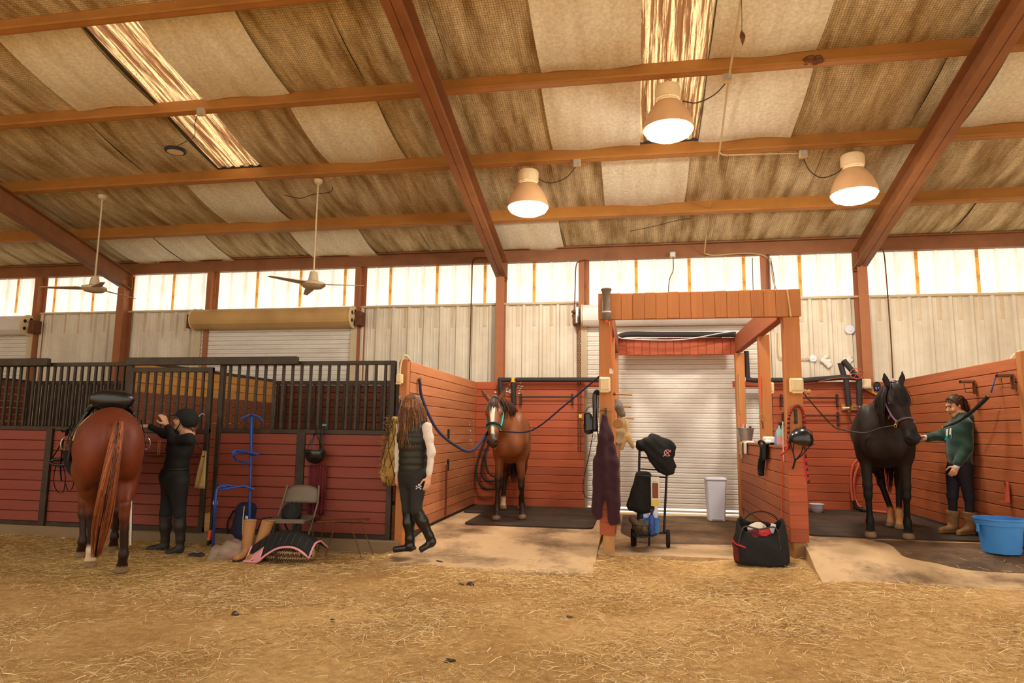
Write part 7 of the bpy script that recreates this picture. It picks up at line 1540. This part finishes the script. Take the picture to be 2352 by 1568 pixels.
for dz in (0, -.06, -.12): MB().tube([p+Vector((0, 0, dz)) for p in rimp], .005, 5).build('basket_wire', B, t)
mb = MB()
for p in rimp[::2]: mb.tube([p, p+Vector((0, 0, -.13))], .0035, 4)
mb.build('basket_bars', B, t); bz = rimp[0].z-.13
MB().add([p+Vector((0, 0, -.13)) for p in rimp], [tuple(range(len(rimp)))]).build('basket_floor', B, t)
soft('coat', 'black jacket with a pink emblem draped over the top of the grooming cart', 'jacket', [(PP(1476, 1022, yw), PP(1500, 1018, yw), (.075, .1), (.12, .12)), (PP(1505, 1022, yw), PP(1527, 1032, yw), (.12, .13), (.13, .14)), (PP(1515, 1045, yw-.06), PP(1535, 1075, yw-.06), (.14, .1), (.1, .09)), (PP(1490, 1035, yw-.05), PP(1520, 1075, yw-.05), (.05, .06), (.07, .06))], 'black_matte', .012, .01, 6)
JK = bpy.data.objects['coat']; e0 = PY(1533, 1040, yw-.22)-Vector(JK.location); mb = MB(); 
mb.tube([e0+Vector((.035*math.cos(a), 0, .035*math.sin(a))) for a in np.linspace(.3, 5.6, 14)], .005, 4); mb.tube([e0+Vector((-.05, 0, -.04)), e0+Vector((0, 0, 0)), e0+Vector((.04, 0, .03))], .005, 4); mb.tube([e0+Vector((.03, 0, -.035)), e0+Vector((.0, 0, .0)), e0+Vector((-.02, 0, .03))], .005, 4); mb.build('emblem', M('pink'), JK)
soft('tote_bag', 'black padded tote hanging from the left side of the grooming cart', 'bag', [(PP(1478, 1092, Yc), PP(1466, 1165, Yc), (.09, .05), (.14, .07)), (PP(1486, 1092, Yc), PP(1488, 1165, Yc), (.06, .05), (.08, .06)), (PP(1452, 1158, Yc), PP(1448, 1170, Yc), (.03, .02), (.02, .02))], 'black_matte', .006, .01, 7)
t = thing('brush_pack', 'boxed pack with a brown brush hanging on the grooming cart', 'package', PY(1505, 1128, Yc-.13)); MB().box((0, 0, 0), (.095, .02, .33)).build('card', M('cloth_white'), t); MB().box((0, -.015, .01), (.065, .012, .17)).build('brush_back', M('stall_in'), t, bevel=.004); MB().box((0, -.012, -.13), (.08, .004, .06)).build('yellow_label', M('yellow'), t); MB().box((0, -.014, .09), (.05, .004, .05)).build('print_panel', M('galv'), t)
t = thing('storage_bin', 'bright blue plastic caddy in the basket of the grooming cart', 'caddy', PY(1496, 1198, Yc-.02)); MB().box((0, 0, -.04), (.17, .12, .17)).build('bin_body', M('blue_plastic'), t, bevel=.01); MB().tube([(-.09, -.06, .045), (.09, -.06, .045), (.09, .06, .045), (-.09, .06, .045)], .008, 6, closed=True).build('rim', M('blue_plastic'), t)
def bottle(label, px, py, Yq, h_, m, capm, trig=False, r=.034):
    t = thing('bottle', label, 'bottle', PY(px, py, Yq)); MB().lathe([(r, 0), (r*1.05, .01), (r*1.05, h_*.65), (r*.5, h_*.8), (r*.45, h_*.86)], 14).build('bottle_body', M(m), t, smooth=.7)
    if trig: MB().box((0, -.015, h_*.95), (.028, .09, .035)).build('trigger_head', M(capm), t, bevel=.005); MB().tube([(0, -.04, h_*.93), (0, -.055, h_*.8)], .006, 5).build('trigger', M(capm), t)
    else: MB().lathe([(r*.5, h_*.84), (r*.5, h_)], 12).build('cap', M(capm), t)
bottle('dark blue spray bottle with black trigger at the front of the cart basket', 1497, 1226, Yc-.2, .27, 'blue_paint', 'black', True); bottle('white bottle with a blue cap in the blue caddy', 1504, 1190, Yc+.02, .22, 'white_plastic', 'blue_paint'); bottle('white jug with black pump at the back of the cart basket', 1480, 1192, Yc+.05, .18, 'white_plastic', 'black', False, .05); bottle('navy spray bottle at the left of the cart basket', 1472, 1190, Yc+.02, .2, 'navy', 'black', True)
for i, (a, b, lab) in enumerate((((1452, 1192), (1478, 1218), 'olive brown boot lying in the left of the cart basket'), ((1495, 1196), (1476, 1222), 'olive brown boot lying across the cart basket'))):
    mat('olive', GR(92, 76, 56), .7, var=.2, scale=12) if 'olive' not in MATS else None
    soft('ankle_boot', lab, 'boot', [(PP(*a, Yc-.1), PP(*b, Yc-.16), (.042, .042), (.05, .05)), (PP(*b, Yc-.16), PP(b[0]+(6 if i else 3), b[1]-2, Yc-.22), (.048, .046), (.04, .035))], 'olive', .003, .008, 3)
# ================================================================== DUFFEL BAG
c = PZ(1758, 1312, .07); t = thing('duffel_bag', 'open black duffel bag with a red end panel sitting on the dirt', 'bag', (c.x, c.y+.2, dirtz(c.x, c.y+.2)+.002), math.radians(-14)); t.scale = (.9, .9, .95)
def duf(u, v):
    a = 2*math.pi*u; L, W = .29, .19; s_ = 1-.16*v+.1*math.sin(math.pi*v); cs, sn = math.cos(a), math.sin(a)
    x = L*s_*math.copysign(abs(cs)**.55, cs); y = W*s_*(1-.15*v)*math.copysign(abs(sn)**.55, sn); z = .42*v+.09*v*v*math.cos(2*a)*.6+.05*v*sn; n_ = .012*math.sin(7*a+9*v)+.008*math.sin(13*a-6*v)
    return (x*(1+n_*2), y*(1+n_*2), z+n_*v)
MB().grid(duf, 48, 12, .012).build('bag_shell', M('black_matte'), t, smooth=True); MB().add([duf(k/40, .02) for k in range(40)], [tuple(range(40))]).build('bag_base', M('black'), t)
MB().grid(lambda u, v: Vector(duf(.5+.14*u, .04+.4*v))*1.012, 8, 6, .004).build('red_panel', M('burgundy'), t, smooth=True); MB().tube([Vector(duf(.5+.2*u, .5))*1.015 for u in np.linspace(0, 1, 10)], .01, 5).build('red_piping', M('red'), t)
for s_ in (0, .5): MB().tube(spline([duf(.14+s_, .5), Vector(duf(.16+s_, 1))+Vector((0, 0, .03)), Vector(duf(.25+s_, 1.0))+Vector((0, .0, .1-.05*s_)), Vector(duf(.34+s_, 1))+Vector((0, 0, .03)), duf(.36+s_, .5)], 5), .014, 6, flat=.5).build('handle', M('rubber'), t, smooth=.8)
o_ = Matrix.Translation(t.location) @ Matrix.Rotation(math.radians(-14), 4, 'Z')
for nm, lab, p, rad, m2 in (('cloth', 'white crumpled cloth inside the open duffel bag', (-.03, .03, .33), (.1, .07, .07), 'cloth_white'), ('cloth', 'red cloth with stripes inside the open duffel bag', (.06, -.05, .3), (.08, .06, .06), 'red'), ('cloth', 'plum cloth inside the open duffel bag', (-.05, -.06, .28), (.09, .06, .06), 'burgundy')):
    q = o_ @ Vector(p); G = SDF(*bounds([(0, 0, 0)], .16), .009); G.ell((0, 0, 0), rad, k=0); G.wrinkle(.012, (30, 30, 30), 5); o = G.build('folded_'+nm, M(m2)); o.location = q; tag(o, lab, 'cloth')
q = o_ @ Vector((.12, -.05, .36)); t = thing('tube', 'small white tube with a printed label and blue cap in the duffel bag', 'tube', q); MB().box((0, 0, 0), (.05, .02, .1), Matrix.Rotation(.3, 3, 'Y')).build('tube_body', M('white_plastic'), t, bevel=.005); MB().lathe([(.02, -.03), (.02, 0)], 10, (-.02, 0, -.05)).build('cap', M('blue_paint'), t)
q = o_ @ Vector((.0, .0, .22)); G = SDF(*bounds([(0, 0, 0)], .32), .012); G.ell((0, 0, 0), (.22, .13, .07), k=0); G.wrinkle(.012, (25, 25, 25), 5); o = G.build('folded_cloth', M('navy')); o.location = q; tag(o, 'dark folded clothing filling the open duffel bag', 'clothing')
# ================================================================== STRAW AND CLODS ON THE DIRT
def straw():
    r = np.random.RandomState(12); N = 150000
    x = r.uniform(-10.5, 6.5, N*3); y = 2.6+5.25*r.random(N*3)**.85
    cl = sum(np.sin(a*x+b*y+c) for a, b, c in ((1.3, 2.1, .4), (2.7, -1.6, 1.9), (.7, 3.4, 4.0), (4.1, 1.2, 2.2), (-3.3, 4.4, 5.1)))/5
    keep = r.random(N*3) < np.clip(.3+.75*cl+.25*(y > 5.4)+.25*(x < -4)*(y > 6), .04, 1)
    keep &= ~((x > -2.7) & (x < -.4) & (y > 7.15) & (r.random(N*3) < .94)); keep &= ~((x > -.4) & (x < 1.86) & (y > 7.9)); keep &= ~((x > 1.7) & (y > 7.05) & (r.random(N*3) < .96)); x, y = x[keep][:N], y[keep][:N]; n = len(x)
    z = np.array([(max(dirtz(a, b), slabL(b) if (-2.66 < a < -.43 and b > 7.05) else -1, slabR(b) if (a > 1.72 and b > 6.95) else -1)) for a, b in zip(x, y)])
    L = r.gamma(2.0, .028, n).clip(.015, .24); w = r.uniform(.0007, .0019, n)*(1+.6*(r.random(n) < .06)); th = r.vonmises(.15, .5, n)*np.where(r.random(n) < .5, 1, 1)+np.pi*(r.random(n) < .5); el = r.normal(0, .13, n); zz = z+.004+r.random(n)**2*.018
    d = np.stack([np.cos(th)*np.cos(el), np.sin(th)*np.cos(el), np.sin(el)], 1); s = np.stack([-np.sin(th), np.cos(th), r.normal(0, .5, n)], 1); s /= np.linalg.norm(s, axis=1)[:, None]
    c = np.stack([x, y, zz], 1); bend = np.stack([np.zeros(n), np.zeros(n), r.uniform(0, .05, n)*L], 1)
    P = np.stack([c-d*(L/2)[:, None]-s*w[:, None], c-d*(L/2)[:, None]+s*w[:, None], c+bend+s*w[:, None], c+bend-s*w[:, None], c+d*(L/2)[:, None]+s*w[:, None], c+d*(L/2)[:, None]-s*w[:, None]], 1).reshape(-1, 3)
    b = np.arange(n)[:, None]*6; Q = np.concatenate([b+np.array([[0, 1, 2, 3]]), b+np.array([[3, 2, 4, 5]])])
    me = bpy.data.meshes.new('straw'); me.vertices.add(len(P)); me.vertices.foreach_set('co', P.astype(np.float32).ravel()); me.loops.add(Q.size); me.loops.foreach_set('vertex_index', Q.astype(np.int32).ravel()); me.polygons.add(len(Q)); me.polygons.foreach_set('loop_start', np.arange(0, Q.size, 4, dtype=np.int32)); me.update(calc_edges=True)
    pal = np.array([GR(*c_) for c_ in ((236, 202, 144), (212, 172, 110), (248, 224, 176), (160, 122, 72), (196, 160, 98))]); ci = r.choice(5, n, p=(.3, .27, .18, .15, .1)); col = np.ones((n, 6, 4), np.float32); col[:, :, :3] = pal[ci][:, None, :]
    gl = (x < -4.5) & (y > 5.6); col[gl, :, :3] *= np.array([.85, .85, .72])
    ca = me.color_attributes.new('Col', 'FLOAT_COLOR', 'POINT'); ca.data.foreach_set('color', col.ravel())
    mat('straw', (1, 1, 1), .7, var=.15, scale=30, attr=True, spec=.15); return tag(link('straw', me, None, M('straw')), 'loose straw and hay scattered over the arena dirt', 'straw', kind='stuff')
straw()
for i, (px, py, s_, lab) in enumerate(((1032, 1518, 1, 'small dark scrap on the dirt near the bottom of the photo'), (1010, 1297, 1.2, 'dark clod of dung in front of the left concrete ramp'), (1070, 1345, 1.6, 'flattened dark clod on the straw below the left ramp'), (1310, 1415, 1, 'small dark clod in the middle of the straw'), (548, 1415, 1.2, 'dark clod half buried left of the middle'), (757, 1428, .8, 'small dark crumb on the straw left of the middle'), (1190, 1318, 1.0, 'brown clod beside the edge of the left ramp'))):
    c = PZ(px, py, .0); c.z = dirtz(c.x, c.y)+.006; G = SDF(*bounds([(0, 0, 0)], .13), .007); rr = random.Random(i)
    for k in range(3): G.ell((rr.uniform(-.03, .03)*s_, rr.uniform(-.02, .02), 0), (.022*s_, .015*s_, .011*s_), k=.012)
    G.wrinkle(.004, (60, 60, 60), i); o = G.build('dirt_clod', M('rubber')); o.location = c; tag(o, lab, 'clod', 'dark clods on the dirt')
o = MB().bar(PZ(1712, 1352, .05)+Vector((0, 0, .01)), PZ(1758, 1356, .05)+Vector((0, 0, .01)), .03, .012).build('wood_chip', M('raw_wood'), bevel=.004); tag(o, 'pale splinter of wood lying on the straw before the duffel bag', 'wood chip')

# peeled pale paint on the boards
def paint_mark(label, fn, spots, seed):
    r = random.Random(seed); mb = MB()
    for (px, py, sx, sy, n_) in spots:
        for k in range(n_):
            c = fn(px+r.gauss(0, sx), py+r.gauss(0, sy)); d1, d2 = (fn(px+8, py)-fn(px, py)).normalized(), (fn(px, py-8)-fn(px, py)).normalized(); q = 7; rr = r.uniform(.006, .026); off = (Vector(CAM)-c).normalized()*.004
            mb.add([c+off+d1*rr*math.cos(6.283*i/q)*r.uniform(.5, 1.6)+d2*rr*math.sin(6.283*i/q)*r.uniform(.3, .8) for i in range(q)], [tuple(range(q))])
    o = mb.build('paint_flakes', M('foam_white'), fix=False); return tag(o, label, 'paint marks', kind='stuff')
paint_mark('pale peeled paint marks on the boards below the pipes of the left wash bay', lambda x, y: PY(x, y, 11.507), ((1160, 897, 10, 4, 22), (1195, 890, 9, 9, 16), (1176, 883, 5, 3, 8)), 3)
paint_mark('pale scuffs on the left partition near its far corner', lambda x, y: PX(x, y, XW+.003), ((1083, 985, 4, 14, 22), (1080, 1010, 3, 6, 8)), 5)
